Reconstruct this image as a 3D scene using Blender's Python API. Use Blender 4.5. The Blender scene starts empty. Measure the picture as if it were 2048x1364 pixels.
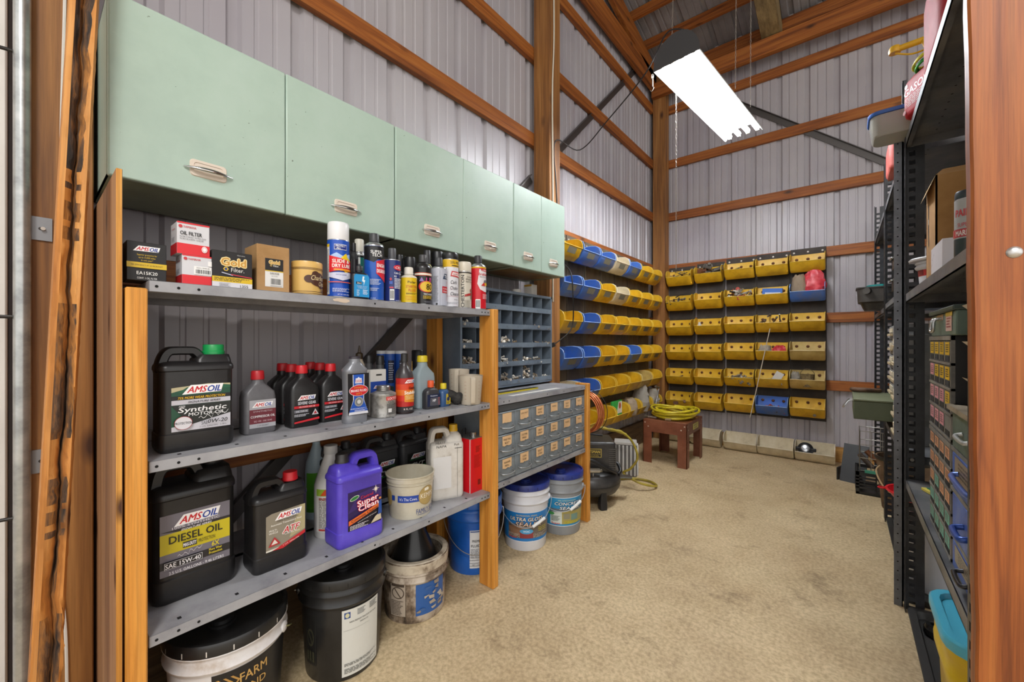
import bpy, math, random
from mathutils import Vector, Matrix
R0 = random.Random(7)
PI = math.pi
scn = bpy.context.scene
COL = scn.collection

# ---------------------------------------------------------------- camera numbers (measured from the room)
FPX = 805.0
TH = math.atan(665/FPX); SN, CS = math.sin(TH), math.cos(TH)
CAMH = 1.14
def ray(u, v=682):
    a = (u-1024)/FPX; b = (682-v)/FPX
    return (-SN+a*CS, CS+a*SN, b)
def yu(u, X):
    r = ray(u); return X*r[1]/r[0]
def px(u, v, x=None, y=None, z=None):
    r = ray(u, v)
    s = x/r[0] if x is not None else (y/r[1] if y is not None else (z-CAMH)/r[2])
    return (r[0]*s, r[1]*s, CAMH+r[2]*s)
def cylat(ul, ur, X):
    """upright cylinder with its axis on the plane x=X seen between two bearings: (x, y, radius)"""
    a, b = ray(ul), ray(ur)
    p1 = math.atan2(a[1], a[0]); p2 = math.atan2(b[1], b[0]); m = (p1+p2)/2
    d = X/math.cos(m)
    return X, d*math.sin(m), abs(d)*math.sin(abs(p1-p2)/2)

# ---------------------------------------------------------------- materials
def lin(c):
    c /= 255.0
    return c/12.92 if c <= .04045 else ((c+.055)/1.055)**2.4
def hexc(h):
    h = h.lstrip('#'); return tuple(lin(int(h[i:i+2], 16)) for i in (0, 2, 4))+(1,)
MATS = {}
def newmat(name):
    m = bpy.data.materials.new(name); m.use_nodes = True
    return m, m.node_tree.nodes, m.node_tree.links, m.node_tree.nodes['Principled BSDF']
def cm(h, rough=.45, metal=0., spec=.5):
    k = ('c', h, rough, metal)
    if k not in MATS:
        m, n, l, b = newmat('paint_'+h.strip('#')+f'_{int(rough*100)}_{int(metal*100)}')
        b.inputs['Base Color'].default_value = hexc(h); b.inputs['Roughness'].default_value = rough
        b.inputs['Metallic'].default_value = metal
        MATS[k] = m
    return MATS[k]
def mottle(name, cols, scale=8, rough=.6, metal=0, bump=.0, detail=6, stretch=(1, 1, 1), fac=(.35, .65), speck=None, bscale=60, trans=0):
    """two or three tones mixed by noise, optional dark specks and bump"""
    if name in MATS: return MATS[name]
    m, n, l, b = newmat(name)
    tc = n.new('ShaderNodeTexCoord'); mp = n.new('ShaderNodeMapping'); mp.inputs['Scale'].default_value = stretch
    l.new(tc.outputs['Object'], mp.inputs['Vector'])
    nz = n.new('ShaderNodeTexNoise'); nz.inputs['Scale'].default_value = scale; nz.inputs['Detail'].default_value = detail
    nz.inputs['Roughness'].default_value = .62
    l.new(mp.outputs[0], nz.inputs['Vector'])
    cr = n.new('ShaderNodeValToRGB'); e = cr.color_ramp.elements
    e[0].position = fac[0]; e[1].position = fac[1]; e[0].color = hexc(cols[0]); e[1].color = hexc(cols[-1])
    for i, c in enumerate(cols[1:-1]):
        q = e.new(fac[0]+(fac[1]-fac[0])*(i+1)/(len(cols)-1)); q.color = hexc(c)
    l.new(nz.outputs[0], cr.inputs[0]); out = cr.outputs[0]
    if speck:
        n2 = n.new('ShaderNodeTexNoise'); n2.inputs['Scale'].default_value = speck[1]; n2.inputs['Detail'].default_value = 3
        l.new(tc.outputs['Object'], n2.inputs['Vector'])
        r2 = n.new('ShaderNodeValToRGB'); r2.color_ramp.elements[0].position = speck[2]; r2.color_ramp.elements[1].position = speck[2]+.05
        l.new(n2.outputs[0], r2.inputs[0])
        mx = n.new('ShaderNodeMix'); mx.data_type = 'RGBA'
        l.new(r2.outputs[0], mx.inputs[0]); l.new(out, mx.inputs[6]); mx.inputs[7].default_value = hexc(speck[0])
        out = mx.outputs[2]
    l.new(out, b.inputs['Base Color'])
    b.inputs['Roughness'].default_value = rough; b.inputs['Metallic'].default_value = metal
    if trans: b.inputs['Transmission Weight'].default_value = trans
    if bump:
        n3 = n.new('ShaderNodeTexNoise'); n3.inputs['Scale'].default_value = bscale; n3.inputs['Detail'].default_value = 4
        l.new(mp.outputs[0], n3.inputs['Vector'])
        bp = n.new('ShaderNodeBump'); bp.inputs['Strength'].default_value = bump; bp.inputs['Distance'].default_value = .01
        l.new(n3.outputs[0], bp.inputs['Height']); l.new(bp.outputs[0], b.inputs['Normal'])
    MATS[name] = m
    return m
def wood(name, axis, c0, c1, c2, knots=True, rough=.6, scale=1.0, kmax=.17, kc='#4a2812'):
    """grain running along axis (0,1,2), with knots"""
    k = f'{name}_{"xyz"[axis]}'
    if k in MATS: return MATS[k]
    m, n, l, b = newmat(k)
    tc = n.new('ShaderNodeTexCoord'); mp = n.new('ShaderNodeMapping')
    s = [22*scale]*3; s[axis] = 1.1*scale; mp.inputs['Scale'].default_value = s
    l.new(tc.outputs['Object'], mp.inputs['Vector'])
    oi = n.new('ShaderNodeObjectInfo'); mu = n.new('ShaderNodeMath'); mu.operation = 'MULTIPLY'; mu.inputs[1].default_value = 13.7
    l.new(oi.outputs['Random'], mu.inputs[0]); l.new(mu.outputs[0], mp.inputs['Location'])
    nz = n.new('ShaderNodeTexNoise'); nz.inputs['Scale'].default_value = 1.6; nz.inputs['Detail'].default_value = 7; nz.inputs['Distortion'].default_value = .7
    l.new(mp.outputs[0], nz.inputs['Vector'])
    cr = n.new('ShaderNodeValToRGB'); e = cr.color_ramp.elements
    e[0].position = .3; e[1].position = .7; e[0].color = hexc(c0); e[1].color = hexc(c2)
    q = e.new(.5); q.color = hexc(c1)
    l.new(nz.outputs[0], cr.inputs[0]); out = cr.outputs[0]
    if knots:
        mp2 = n.new('ShaderNodeMapping'); s2 = [9*scale]*3; s2[axis] = 4*scale; mp2.inputs['Scale'].default_value = s2
        l.new(tc.outputs['Object'], mp2.inputs['Vector']); l.new(mu.outputs[0], mp2.inputs['Location'])
        vo = n.new('ShaderNodeTexVoronoi'); vo.inputs['Scale'].default_value = 1.0
        l.new(mp2.outputs[0], vo.inputs['Vector'])
        r2 = n.new('ShaderNodeValToRGB'); r2.color_ramp.elements[0].position = .05; r2.color_ramp.elements[1].position = kmax
        r2.color_ramp.elements[0].color = (1, 1, 1, 1); r2.color_ramp.elements[1].color = (0, 0, 0, 1)
        l.new(vo.outputs['Distance'], r2.inputs[0])
        mx = n.new('ShaderNodeMix'); mx.data_type = 'RGBA'; mx.inputs[7].default_value = hexc(kc)
        l.new(r2.outputs[0], mx.inputs[0]); l.new(out, mx.inputs[6]); out = mx.outputs[2]
    mp3 = n.new('ShaderNodeMapping'); s3 = [150*scale]*3; s3[axis] = 3*scale; mp3.inputs['Scale'].default_value = s3
    l.new(tc.outputs['Object'], mp3.inputs['Vector'])
    n3 = n.new('ShaderNodeTexNoise'); n3.inputs['Scale'].default_value = 1; n3.inputs['Detail'].default_value = 5; n3.inputs['Roughness'].default_value = .7
    l.new(mp3.outputs[0], n3.inputs['Vector'])
    r3 = n.new('ShaderNodeValToRGB'); r3.color_ramp.elements[0].position = .33; r3.color_ramp.elements[1].position = .58
    r3.color_ramp.elements[0].color = hexc('#8a7a6c'); r3.color_ramp.elements[1].color = (1, 1, 1, 1)
    l.new(n3.outputs[0], r3.inputs[0])
    m3 = n.new('ShaderNodeMix'); m3.data_type = 'RGBA'; m3.blend_type = 'MULTIPLY'; m3.inputs[0].default_value = .42
    l.new(out, m3.inputs[6]); l.new(r3.outputs[0], m3.inputs[7]); out = m3.outputs[2]
    l.new(out, b.inputs['Base Color']); b.inputs['Roughness'].default_value = rough
    bp = n.new('ShaderNodeBump'); bp.inputs['Strength'].default_value = .25; bp.inputs['Distance'].default_value = .004
    l.new(nz.outputs[0], bp.inputs['Height']); l.new(bp.outputs[0], b.inputs['Normal'])
    MATS[k] = m
    return m
def glow(name, col, st):
    m, n, l, b = newmat(name)
    b.inputs['Emission Color'].default_value = hexc(col); b.inputs['Emission Strength'].default_value = st
    b.inputs['Base Color'].default_value = hexc('#ffffff')
    return m
def clear(name, col, trans=.7, rough=.25):
    m, n, l, b = newmat(name)
    b.inputs['Base Color'].default_value = hexc(col); b.inputs['Transmission Weight'].default_value = trans
    b.inputs['Roughness'].default_value = rough; b.inputs['IOR'].default_value = 1.25
    return m

# ---------------------------------------------------------------- mesh builder
class MB:
    def __init__(s): s.v = []; s.f = []; s.m = []; s.mats = []
    def mi(s, m):
        if m not in s.mats: s.mats.append(m)
        return s.mats.index(m)
    def add(s, vs, fs, m):
        o = len(s.v); k = s.mi(m); s.v += [tuple(p) for p in vs]
        for f in fs: s.f.append([i+o for i in f]); s.m.append(k)
        return s
    def box(s, x0, x1, y0, y1, z0, z1, m):
        vs = [(x, y, z) for z in (z0, z1) for y in (y0, y1) for x in (x0, x1)]
        return s.add(vs, [(0, 2, 3, 1), (4, 5, 7, 6), (0, 1, 5, 4), (2, 6, 7, 3), (0, 4, 6, 2), (1, 3, 7, 5)], m)
    def beam(s, p, q, w, h, m, up=(0, 0, 1)):
        """box from p to q, w across, h along up"""
        p, q = Vector(p), Vector(q); d = (q-p).normalized(); u = Vector(up); u = (u-d*u.dot(d)).normalized(); c = d.cross(u)
        vs = [e+c*(i*w/2)+u*(j*h/2) for e in (p, q) for i, j in ((-1, -1), (1, -1), (1, 1), (-1, 1))]
        return s.add(vs, [(3, 2, 1, 0), (4, 5, 6, 7), (0, 1, 5, 4), (1, 2, 6, 5), (2, 3, 7, 6), (3, 0, 4, 7)], m)
    def loft(s, secs, m, cap0=True, cap1=True, closed=True):
        n = len(secs[0]); vs = [p for c in secs for p in c]; fs = []
        for i in range(len(secs)-1):
            for j in range(n if closed else n-1):
                k = (j+1) % n
                fs.append((i*n+j, i*n+k, (i+1)*n+k, (i+1)*n+j))
        if cap0: fs.append(tuple(range(n-1, -1, -1)))
        if cap1: fs.append(tuple((len(secs)-1)*n+j for j in range(n)))
        return s.add(vs, fs, m)
    def lathe(s, prof, m, c=(0, 0, 0), n=28, cap0=True, cap1=True, sx=1, sy=1):
        secs = [[(c[0]+r*sx*math.cos(2*PI*j/n), c[1]+r*sy*math.sin(2*PI*j/n), c[2]+z) for j in range(n)] for r, z in prof]
        return s.loft(secs, m, cap0, cap1)
    def tube(s, pts, r, m, n=8, closed=False, rfn=None, flat=1.0):
        P = [Vector(p) for p in pts]; N = len(P); secs = []
        t0 = (P[1]-P[0]).normalized(); u = t0.orthogonal().normalized()
        for i in range(N):
            if closed: t = (P[(i+1) % N]-P[i-1]).normalized()
            else: t = (P[min(i+1, N-1)]-P[max(i-1, 0)]).normalized()
            u = (u-t*u.dot(t)).normalized(); w = t.cross(u); rr = rfn(i/(N-1)) if rfn else r
            secs.append([P[i]+(u*math.cos(2*PI*j/n)+w*math.sin(2*PI*j/n)*flat)*rr for j in range(n)])
        if closed: secs.append(secs[0])
        return s.loft(secs, m, not closed, not closed)
    def strap(s, pts, wx, wt, m):
        """flat-section sweep in the local xz plane: wx = depth (y), wt = thickness"""
        P = [Vector((p[0], 0, p[1])) for p in pts]; y0 = 0; secs = []
        N = len(P)
        for i in range(N):
            t = (P[min(i+1, N-1)]-P[max(i-1, 0)]).normalized(); nn = Vector((-t.z, 0, t.x))
            k = 8; sec = []
            for j in range(k):
                a = 2*PI*(j+.5)/k
                ca, sa = math.cos(a), math.sin(a)
                ca = math.copysign(abs(ca)**.5, ca); sa = math.copysign(abs(sa)**.5, sa)
                sec.append(P[i]+nn*(ca*wt/2)+Vector((0, sa*wx/2, 0)))
            secs.append(sec)
        return s.loft(secs, m)
    def prism(s, outline, y0, y1, m):
        n = len(outline)
        vs = [(x, y0, z) for x, z in outline]+[(x, y1, z) for x, z in outline]
        fs = [tuple(range(n)), tuple(range(2*n-1, n-1, -1))]+[(j, j+n, (j+1) % n+n, (j+1) % n) for j in range(n)]
        return s.add(vs, fs, m)
    def disc(s, c, nrm, r, m, n=12):
        nrm = Vector(nrm).normalized(); u = nrm.orthogonal().normalized(); w = nrm.cross(u); c = Vector(c)
        return s.add([c+(u*math.cos(2*PI*j/n)+w*math.sin(2*PI*j/n))*r for j in range(n)], [tuple(range(n))], m)
    def rod(s, p, q, r, m, n=10): return s.tube([p, q], r, m, n)
    def xf(s, M):
        s.v = [tuple(M @ Vector(p)) for p in s.v]; return s
    def join(s, o, M=None):
        vs = [tuple(M @ Vector(p)) for p in o.v] if M else o.v
        off = len(s.v); s.v += vs; km = [s.mi(m) for m in o.mats]
        for f, k in zip(o.f, o.m): s.f.append([i+off for i in f]); s.m.append(km[k])
        return s
    def build(s, name, parent=None, bevel=0, smooth=32, loc=None, rz=0, seg=2):
        me = bpy.data.meshes.new(name); me.from_pydata(s.v, [], s.f)
        for m in s.mats: me.materials.append(m)
        me.polygons.foreach_set('material_index', s.m)
        me.validate(); me.update()
        if smooth:
            me.polygons.foreach_set('use_smooth', [True]*len(me.polygons)); me.set_sharp_from_angle(angle=math.radians(smooth))
        o = bpy.data.objects.new(name, me); COL.objects.link(o)
        if parent: o.parent = parent
        if loc: o.location = loc
        o.rotation_euler.z = rz
        if bevel:
            b = o.modifiers.new('Bevel', 'BEVEL'); b.width = bevel; b.segments = seg; b.limit_method = 'ANGLE'; b.angle_limit = math.radians(40)
            b.harden_normals = False
        return o
def rrect(w, d, r, z, k=4, cx=0, cy=0):
    r = min(r, w/2*.999, d/2*.999); pts = []
    for qx, qy, a0 in ((1, -1, -PI/2), (1, 1, 0), (-1, 1, PI/2), (-1, -1, PI)):
        for j in range(k+1):
            a = a0+PI/2*j/k
            pts.append((cx+qx*(w/2-r)+r*math.cos(a), cy+qy*(d/2-r)+r*math.sin(a), z))
    return pts
def curve(pts, n=8, closed=False):
    """Catmull-Rom through points"""
    P = [Vector(p) for p in pts]; out = []
    N = len(P); rng = N if closed else N-1
    for i in range(rng):
        if closed: a, b, c, d = P[i-1], P[i], P[(i+1) % N], P[(i+2) % N]
        else: a, b, c, d = P[max(i-1, 0)], P[i], P[i+1], P[min(i+2, N-1)]
        for j in range(n):
            t = j/n
            out.append(.5*((2*b)+(c-a)*t+(2*a-5*b+4*c-d)*t*t+(3*b-a-3*c+d)*t**3))
    if not closed: out.append(P[-1])
    return out

# ---------------------------------------------------------------- things
def thing(name, label, cat, loc, rz=0, group=None):
    o = bpy.data.objects.new(name, None); COL.objects.link(o); o.empty_display_size = .05
    o.location = loc; o.rotation_euler.z = rz; o['label'] = label; o['category'] = cat
    if group: o['group'] = group
    return o
def tag(o, label, cat, group=None, kind=None):
    o['label'] = label; o['category'] = cat
    if group: o['group'] = group
    if kind: o['kind'] = kind
    return o
def struct(o, label=None):
    o['kind'] = 'structure'
    if label: o['label'] = label
    return o
def dup(root, loc, rz, label, group=None):
    r = root.copy(); COL.objects.link(r); r.location = loc; r.rotation_euler.z = rz; r['label'] = label
    if group: r['group'] = group
    for ch in list(root.children):
        c = ch.copy(); COL.objects.link(c); c.parent = r
        for g in list(ch.children):
            d = g.copy(); COL.objects.link(d); d.parent = c
    return r
FX = PI/2      # facing the aisle from the left wall
FN = 0         # facing the camera side from the back wall
FL = -PI/2     # facing the aisle from the right shelving

# ---------------------------------------------------------------- printed labels
_tc = {}
def glyphs(s, bold, shear):
    k = (s, bold, shear)
    if k not in _tc:
        c = bpy.data.curves.new('t', 'FONT'); c.body = s; c.size = 1; c.resolution_u = 2; c.offset = bold; c.shear = shear; c.dimensions = '2D'; c.fill_mode = 'FRONT'
        o = bpy.data.objects.new('t', c); me = o.to_mesh()
        vs = [(v.co.x, v.co.y) for v in me.vertices]; fs = [tuple(p.vertices) for p in me.polygons]
        o.to_mesh_clear(); bpy.data.objects.remove(o); bpy.data.curves.remove(c)
        _tc[k] = (vs, fs)
    return _tc[k]
def slice_x(pts, fs, st=.007):
    """cut wide faces into upright strips so that they can follow a curve"""
    op, of = [], []
    for f in fs:
        P = [pts[i] for i in f]; a = min(q[0] for q in P); b = max(q[0] for q in P); n = max(1, int(math.ceil((b-a)/st)))
        for k in range(n):
            lo, hi = a+(b-a)*k/n, a+(b-a)*(k+1)/n; Q = P
            if n > 1:
                for lim, sg in ((lo, 1), (hi, -1)):
                    out = []
                    for i in range(len(Q)):
                        p, q = Q[i], Q[(i+1) % len(Q)]; ip, iq = (p[0]-lim)*sg >= -1e-9, (q[0]-lim)*sg >= -1e-9
                        if ip: out.append(p)
                        if ip != iq: t = (lim-p[0])/(q[0]-p[0]); out.append((lim, p[1]+(q[1]-p[1])*t))
                    Q = out
                    if len(Q) < 3: break
            if len(Q) >= 3: o = len(op); op += Q; of.append(tuple(range(o, o+len(Q))))
    return op, of
class Lab:
    """flat artwork in metres: x across from the centre, z up from the bottom of the thing"""
    def __init__(s): s.e = []
    def rect(s, x0, z0, x1, z1, c):
        s.e.append(('g', x0, z0, x1, z1, c)); return s
    def poly(s, pts, c): s.e.append(('p', pts, [tuple(range(len(pts)))], c)); return s
    def ell(s, cx, cz, rx, rz, c, n=24, a0=0, skew=0):
        pts = []
        for j in range(n):
            a = 2*PI*j/n; x, z = rx*math.cos(a), rz*math.sin(a)
            pts.append((cx+x*math.cos(a0)-z*math.sin(a0)+skew*z, cz+x*math.sin(a0)+z*math.cos(a0)))
        return s.poly(pts, c)
    def text(s, t, cx, cz, h, c, w=None, shear=0, bold=.0, rot=0, out=None):
        vs, fs = glyphs(t, 0, shear)
        if not vs: return s
        x0 = min(v[0] for v in vs); x1 = max(v[0] for v in vs)
        k = h/.72; kx = w/(x1-x0) if w else k
        def stamp(offs, col):
            for i, (dx, dz) in enumerate(offs):
                P = []
                for x, y in vs:
                    X = (x-(x0+x1)/2)*kx+dx; Z = (y-.36)*k+dz
                    P.append((cx+X*math.cos(rot)-Z*math.sin(rot), cz+X*math.sin(rot)+Z*math.cos(rot)))
                s.e.append(('q' if i else 'p', P, fs, col))
        d = bold*k*.55
        if out: q = d+.075*k; stamp([(q*math.cos(PI*j/4), q*math.sin(PI*j/4)) for j in range(8)], out[0])
        stamp([(0, 0)] if bold < .012 else [(-d, -d*.5), (d, -d*.5), (0, d*.6)], c); return s
    def lines(s, x0, x1, z0, z1, n, c, seed=1, fill=.5):
        r = random.Random(seed); pts = []; fs = []
        dz = (z1-z0)/n
        for i in range(n):
            x = x0; z = z1-(i+.5)*dz
            e = x1-(x1-x0)*r.random()*.3
            while x < e:
                L = (x1-x0)*(.04+.1*r.random()); q = min(x+L, e); k = len(pts)
                pts += [(x, z-dz*fill/2), (q, z-dz*fill/2), (q, z+dz*fill/2), (x, z+dz*fill/2)]; fs.append((k, k+1, k+2, k+3)); x = q+(x1-x0)*.022
        s.e.append(('p', pts, fs, c)); return s
    def bars(s, x0, x1, z0, z1, c='#151515', bg='#f2f2f0', seed=3):
        s.rect(x0, z0, x1, z1, bg); r = random.Random(seed); pts = []; fs = []; w = x1-x0; x = x0+w*.06
        while x < x1-w*.1:
            L = w*r.choice((.015, .03, .045)); k = len(pts)
            pts += [(x, z0+(z1-z0)*.12), (x+L, z0+(z1-z0)*.12), (x+L, z1-(z1-z0)*.1), (x, z1-(z1-z0)*.1)]; fs.append((k, k+1, k+2, k+3)); x += L+w*r.choice((.02, .035))
        s.e.append(('p', pts, fs, c)); return s
    def put(s, mb, y=None, R=None, cx=0, cy=0, z=0, rot=0, eps=.00024, rough=.4, x=0, base=.0006):
        """y: flat on the plane local y; R: wrapped on a cylinder (number or function of z)"""
        d = base-eps
        for e in s.e:
            d += eps if e[0] != 'q' else .00006
            if e[0] == 'g':
                _, x0, z0, x1, z1, c = e; n = 1 if R is None else max(2, int(abs(x1-x0)/.006)+1)
                nz = 1 if not callable(R) else 4
                pts = [(x0+(x1-x0)*j/n, z0+(z1-z0)*q/nz) for q in range(nz+1) for j in range(n+1)]
                fs = [(q*(n+1)+j, q*(n+1)+j+1, (q+1)*(n+1)+j+1, (q+1)*(n+1)+j) for q in range(nz) for j in range(n)]
            else:
                _, pts, fs, c = e
                if R is not None: pts, fs = slice_x(pts, fs)
            out = []
            for X, Z in pts:
                if R is None: out.append((X+x, y-d, Z+z))
                else:
                    r = (R(Z+z) if callable(R) else R); a = rot+(X+x)/r
                    out.append((cx+(r+d)*math.sin(a), cy-(r+d)*math.cos(a), Z+z))
            mb.add(out, fs, cm(c, rough))
        return mb
def brandmark(L, cx, cz, w, slope=0, under='#f4f2f2'):
    """red/blue slanted oil logo"""
    h = w*.2
    L.poly([(cx-w*.56, cz-h*.75), (cx+w*.47, cz-h*.62), (cx+w*.54, cz+h*.7), (cx-w*.34, cz+h*.7)], under)
    L.text('AMS', cx-w*.17, cz, h, '#c8202a', w=w*.53, shear=.35, bold=.045)
    L.text('OIL', cx+w*.285, cz, h, '#1f3f98', w=w*.36, shear=.3, bold=.045)
    return L
LAMP, WORLD, EXPO = 42.0, 1.08, 0.60
FILL_LAMPS = [(.9, -1.0, 3.6, 70)]  # place and power of the fill lamp added out of view
# ================================================================ materials of the place
M_STEEL = mottle('white_wall_steel', ('#a6a0a6', '#ada8ac', '#b3aeb1'), scale=1.2, rough=.36, detail=3)
M_ROOF = mottle('roof_steel', ('#807d7e', '#949192'), scale=4, rough=.45)
ORG = ('#70390f', '#9d581d', '#b06d2c')
M_GIRT_X = wood('girt_lumber', 0, *ORG, scale=.8); M_GIRT_Y = wood('girt_lumber', 1, *ORG, scale=.8)
M_POST = wood('post_lumber', 2, '#6e4522', '#94622f', '#ab7840', scale=.7)
M_LEG = wood('orange_stud', 2, '#bd7626', '#d8933a', '#e5a550', scale=.9, kmax=.2, kc='#7a4418')
M_FLOOR = None
def floor_mat():
    m, n, l, b = newmat('stained_concrete')
    tc = n.new('ShaderNodeTexCoord')
    def noise(s, d, ro=.6):
        z = n.new('ShaderNodeTexNoise'); z.inputs['Scale'].default_value = s; z.inputs['Detail'].default_value = d; z.inputs['Roughness'].default_value = ro
        l.new(tc.outputs['Object'], z.inputs['Vector']); return z
    def ramp(src, p0, c0, p1, c1):
        r = n.new('ShaderNodeValToRGB'); e = r.color_ramp.elements; e[0].position = p0; e[1].position = p1; e[0].color = hexc(c0); e[1].color = hexc(c1)
        l.new(src, r.inputs[0]); return r
    def mul(a, bb, f=1):
        x = n.new('ShaderNodeMix'); x.data_type = 'RGBA'; x.blend_type = 'MULTIPLY'; x.inputs[0].default_value = f
        l.new(a, x.inputs[6]); l.new(bb, x.inputs[7]); return x.outputs[2]
    a = ramp(noise(2.2, 9, .68).outputs[0], .30, '#b59d77', .70, '#d9c49d')
    c = ramp(noise(70, 6, .6).outputs[0], .36, '#b5aca0', .62, '#ffffff')
    d = ramp(noise(3.6, 12, .78).outputs[0], .30, '#8d7a64', .46, '#ffffff')
    o = mul(mul(a.outputs[0], c.outputs[0], .6), d.outputs[0], .75)
    l.new(o, b.inputs['Base Color']); b.inputs['Roughness'].default_value = .62
    bp = n.new('ShaderNodeBump'); bp.inputs['Strength'].default_value = .2; bp.inputs['Distance'].default_value = .003
    l.new(noise(60, 6).outputs[0], bp.inputs['Height']); l.new(bp.outputs[0], b.inputs['Normal'])
    return m

# ================================================================ room shell
XW, YB = -1.783, 4.90          # steel planes of the two walls
XG, YG = -1.745, 4.862         # faces of the girts
f = MB().box(-2.0, 6.0, -5.0, 5.1, -.12, 0, floor_mat()).build('floor', smooth=0); struct(f)
def steel_profile(a0, a1, ph):
    """(along, out) pairs of ribbed sheet; out>0 away from the room"""
    P = .2286; pts = []; k = math.floor((a0-ph)/P)
    a = ph+k*P
    while a < a1:
        for da, o in ((0, 0), (.010, .02), (.042, .02), (.054, 0), (.093, 0), (.097, .004), (.109, .004), (.113, 0), (.160, 0), (.164, .004), (.176, .004), (.180, 0)):
            if a0 <= a+da <= a1: pts.append((a+da, o))
        a += P
    return [(a0, pts[0][1])]+pts+[(a1, pts[-1][1])]
def roof_z(y): return 4.40+.22*(4.9-y)
pr = steel_profile(-4.6, YB, .3961*1.783)
w = MB(); vs = []; fs = []
for i, (a, o) in enumerate(pr):
    vs += [(XW-o, a, 0), (XW-o, a, roof_z(a))]
    if i: fs.append((2*i-2, 2*i-1, 2*i+1, 2*i))
w.add(vs, fs, M_STEEL); struct(w.build('wall_left', smooth=15))
pr = steel_profile(XW, 5.6, -.2967*4.9)
w = MB(); vs = []; fs = []
for i, (a, o) in enumerate(pr):
    vs += [(a, YB+o, 0), (a, YB+o, 4.42)]
    if i: fs.append((2*i-2, 2*i, 2*i+1, 2*i-1))
w.add(vs, fs, M_STEEL); struct(w.build('wall_back', smooth=15))
pr = steel_profile(-1.9, 5.6, .02)
w = MB(); vs = []; fs = []
for i, (a, o) in enumerate(pr):
    vs += [(a, 5.0, roof_z(5.0)+o), (a, -4.6, roof_z(-4.6)+o)]
    if i: fs.append((2*i-2, 2*i-1, 2*i+1, 2*i))
w.add(vs, fs, M_ROOF); struct(w.build('ceiling', smooth=15))
# skirt boards
struct(MB().box(XG-.036, XG, .13, 4.7, 0, .24, wood('skirt_lumber', 1, '#4f3b26', '#6b5236', '#7d6444')).build('baseboard_left'))
struct(MB().box(XG+.1, 5.5, YG, YB-.002, 0, .14, wood('skirt_back', 0, '#8a6030', '#b2823f', '#c99a55')).build('baseboard_back'))
# girts, posts and roof timbers: each its own board
def beam(name, x0, x1, y0, y1, z0, z1, m, label=None):
    c = ((x0+x1)/2, (y0+y1)/2, (z0+z1)/2)
    o = MB().box(x0-c[0], x1-c[0], y0-c[1], y1-c[1], z0-c[2], z1-c[2], m).build(name, loc=c, bevel=.003, seg=1)
    return struct(o, label)
GZ = (.67, 1.315, 1.945, 2.56, 3.185, 3.83)
for i, z in enumerate(GZ):
    beam('wall_girt', XW+.002, XG, -3.0 if i > 3 else .13, 4.74, z, z+.095, M_GIRT_Y, 'orange horizontal girt board across the left steel wall')
    beam('wall_girt', XG+.13, 5.4, YG, YB-.002, z, z+.095, M_GIRT_X, 'orange horizontal girt board across the back steel wall')
beam('wall_post', XG, XG+.14, 2.36, 2.495, 0, 4.9, M_POST, 'square wooden post standing against the left wall beside the green cabinets')
beam('wall_post', XG, XG+.14, 4.722, 4.862, 0, 4.3, M_POST, 'square wooden post in the back corner')
beam('wall_post', XG, XG+.14, .004, .122, 0, 5.0, M_POST, 'dark wooden post behind the door track')
beam('ceiling_beam', XG, XG+.045, -3, 4.72, 4.05, 4.26, M_GIRT_Y, 'wide timber along the top of the left wall')
beam('ceiling_beam', XG+.005, 5.4, 4.66, 4.72, 3.975, 4.135, M_GIRT_X, 'thick header timber along the back wall')
beam('ceiling_beam', XG, 5.4, YG-.01, YB-.002, 4.26, 4.38, M_GIRT_X, 'eave board under the roof at the back wall')
for y, zz in ((4.416, 0), (4.034, 0), (3.6, 0), (3.15, 0), (2.7, 0), (2.2, 0), (1.6, 0), (1.0, 0), (.4, 0)):
    beam('roof_purlin', XG, 5.4, y, y+.04, roof_z(y)-.1, roof_z(y)-.004, M_GIRT_X, 'roof purlin under the ceiling steel')
def rafter(x0, x1, ya, yb, dz, h, m, label):
    cy = (ya+yb)/2; cz = roof_z(cy)+dz
    r = MB(); za, zb = roof_z(ya)+dz-cz, roof_z(yb)+dz-cz; xm = (x0+x1)/2
    vs = [(x-xm, y-cy, z) for x in (x0, x1) for y, z in ((ya, za-h), (yb, zb-h), (yb, zb), (ya, za))]
    r.add(vs, [(0, 1, 2, 3), (7, 6, 5, 4), (0, 4, 5, 1), (1, 5, 6, 2), (2, 6, 7, 3), (3, 7, 4, 0)], m)
    return struct(r.build('roof_rafter', loc=(xm, cy, cz), bevel=.003, seg=1), label)
rafter(XG, XG+.045, 4.84, -3, -.1, .2, M_GIRT_Y, 'sloping rafter against the left gable wall')
rafter(-.64, -.48, 4.84, -3, -.1, .2, wood('rafter_lumber', 1, '#6d5a3a', '#8d7850', '#a08a5e', scale=.7), 'sloping roof rafter above the shop light')
# steel wind braces
M_BRACE = cm('#5a5654', .4, .6)
def brace(p, q, nrm, label):
    b = MB(); p, q = Vector(p), Vector(q); c = (p+q)/2
    b.beam(p-c, q-c, .058, .006, M_BRACE, nrm)
    n = Vector(nrm); d = (q-p).normalized(); s = n.cross(d)
    b.beam(p-c+n*.012+s*.026, q-c+n*.012+s*.026, .006, .024, M_BRACE, nrm)
    o = b.build('wall_brace', loc=c); return struct(o, label)
brace((-1.772, 2.5, 2.45), (-1.772, 4.7, 4.52), (1, 0, 0), 'dark steel diagonal brace behind the girts of the left wall')
brace((-1.772, .12, .12), (-1.772, 2.36, 2.33), (1, 0, 0), 'dark steel diagonal brace behind the wooden shelving')
brace((-1.3, 4.888, 4.03), (2.0, 4.888, 1.33), (0, -1, 0), 'dark steel diagonal brace behind the girts of the back wall')
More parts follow.
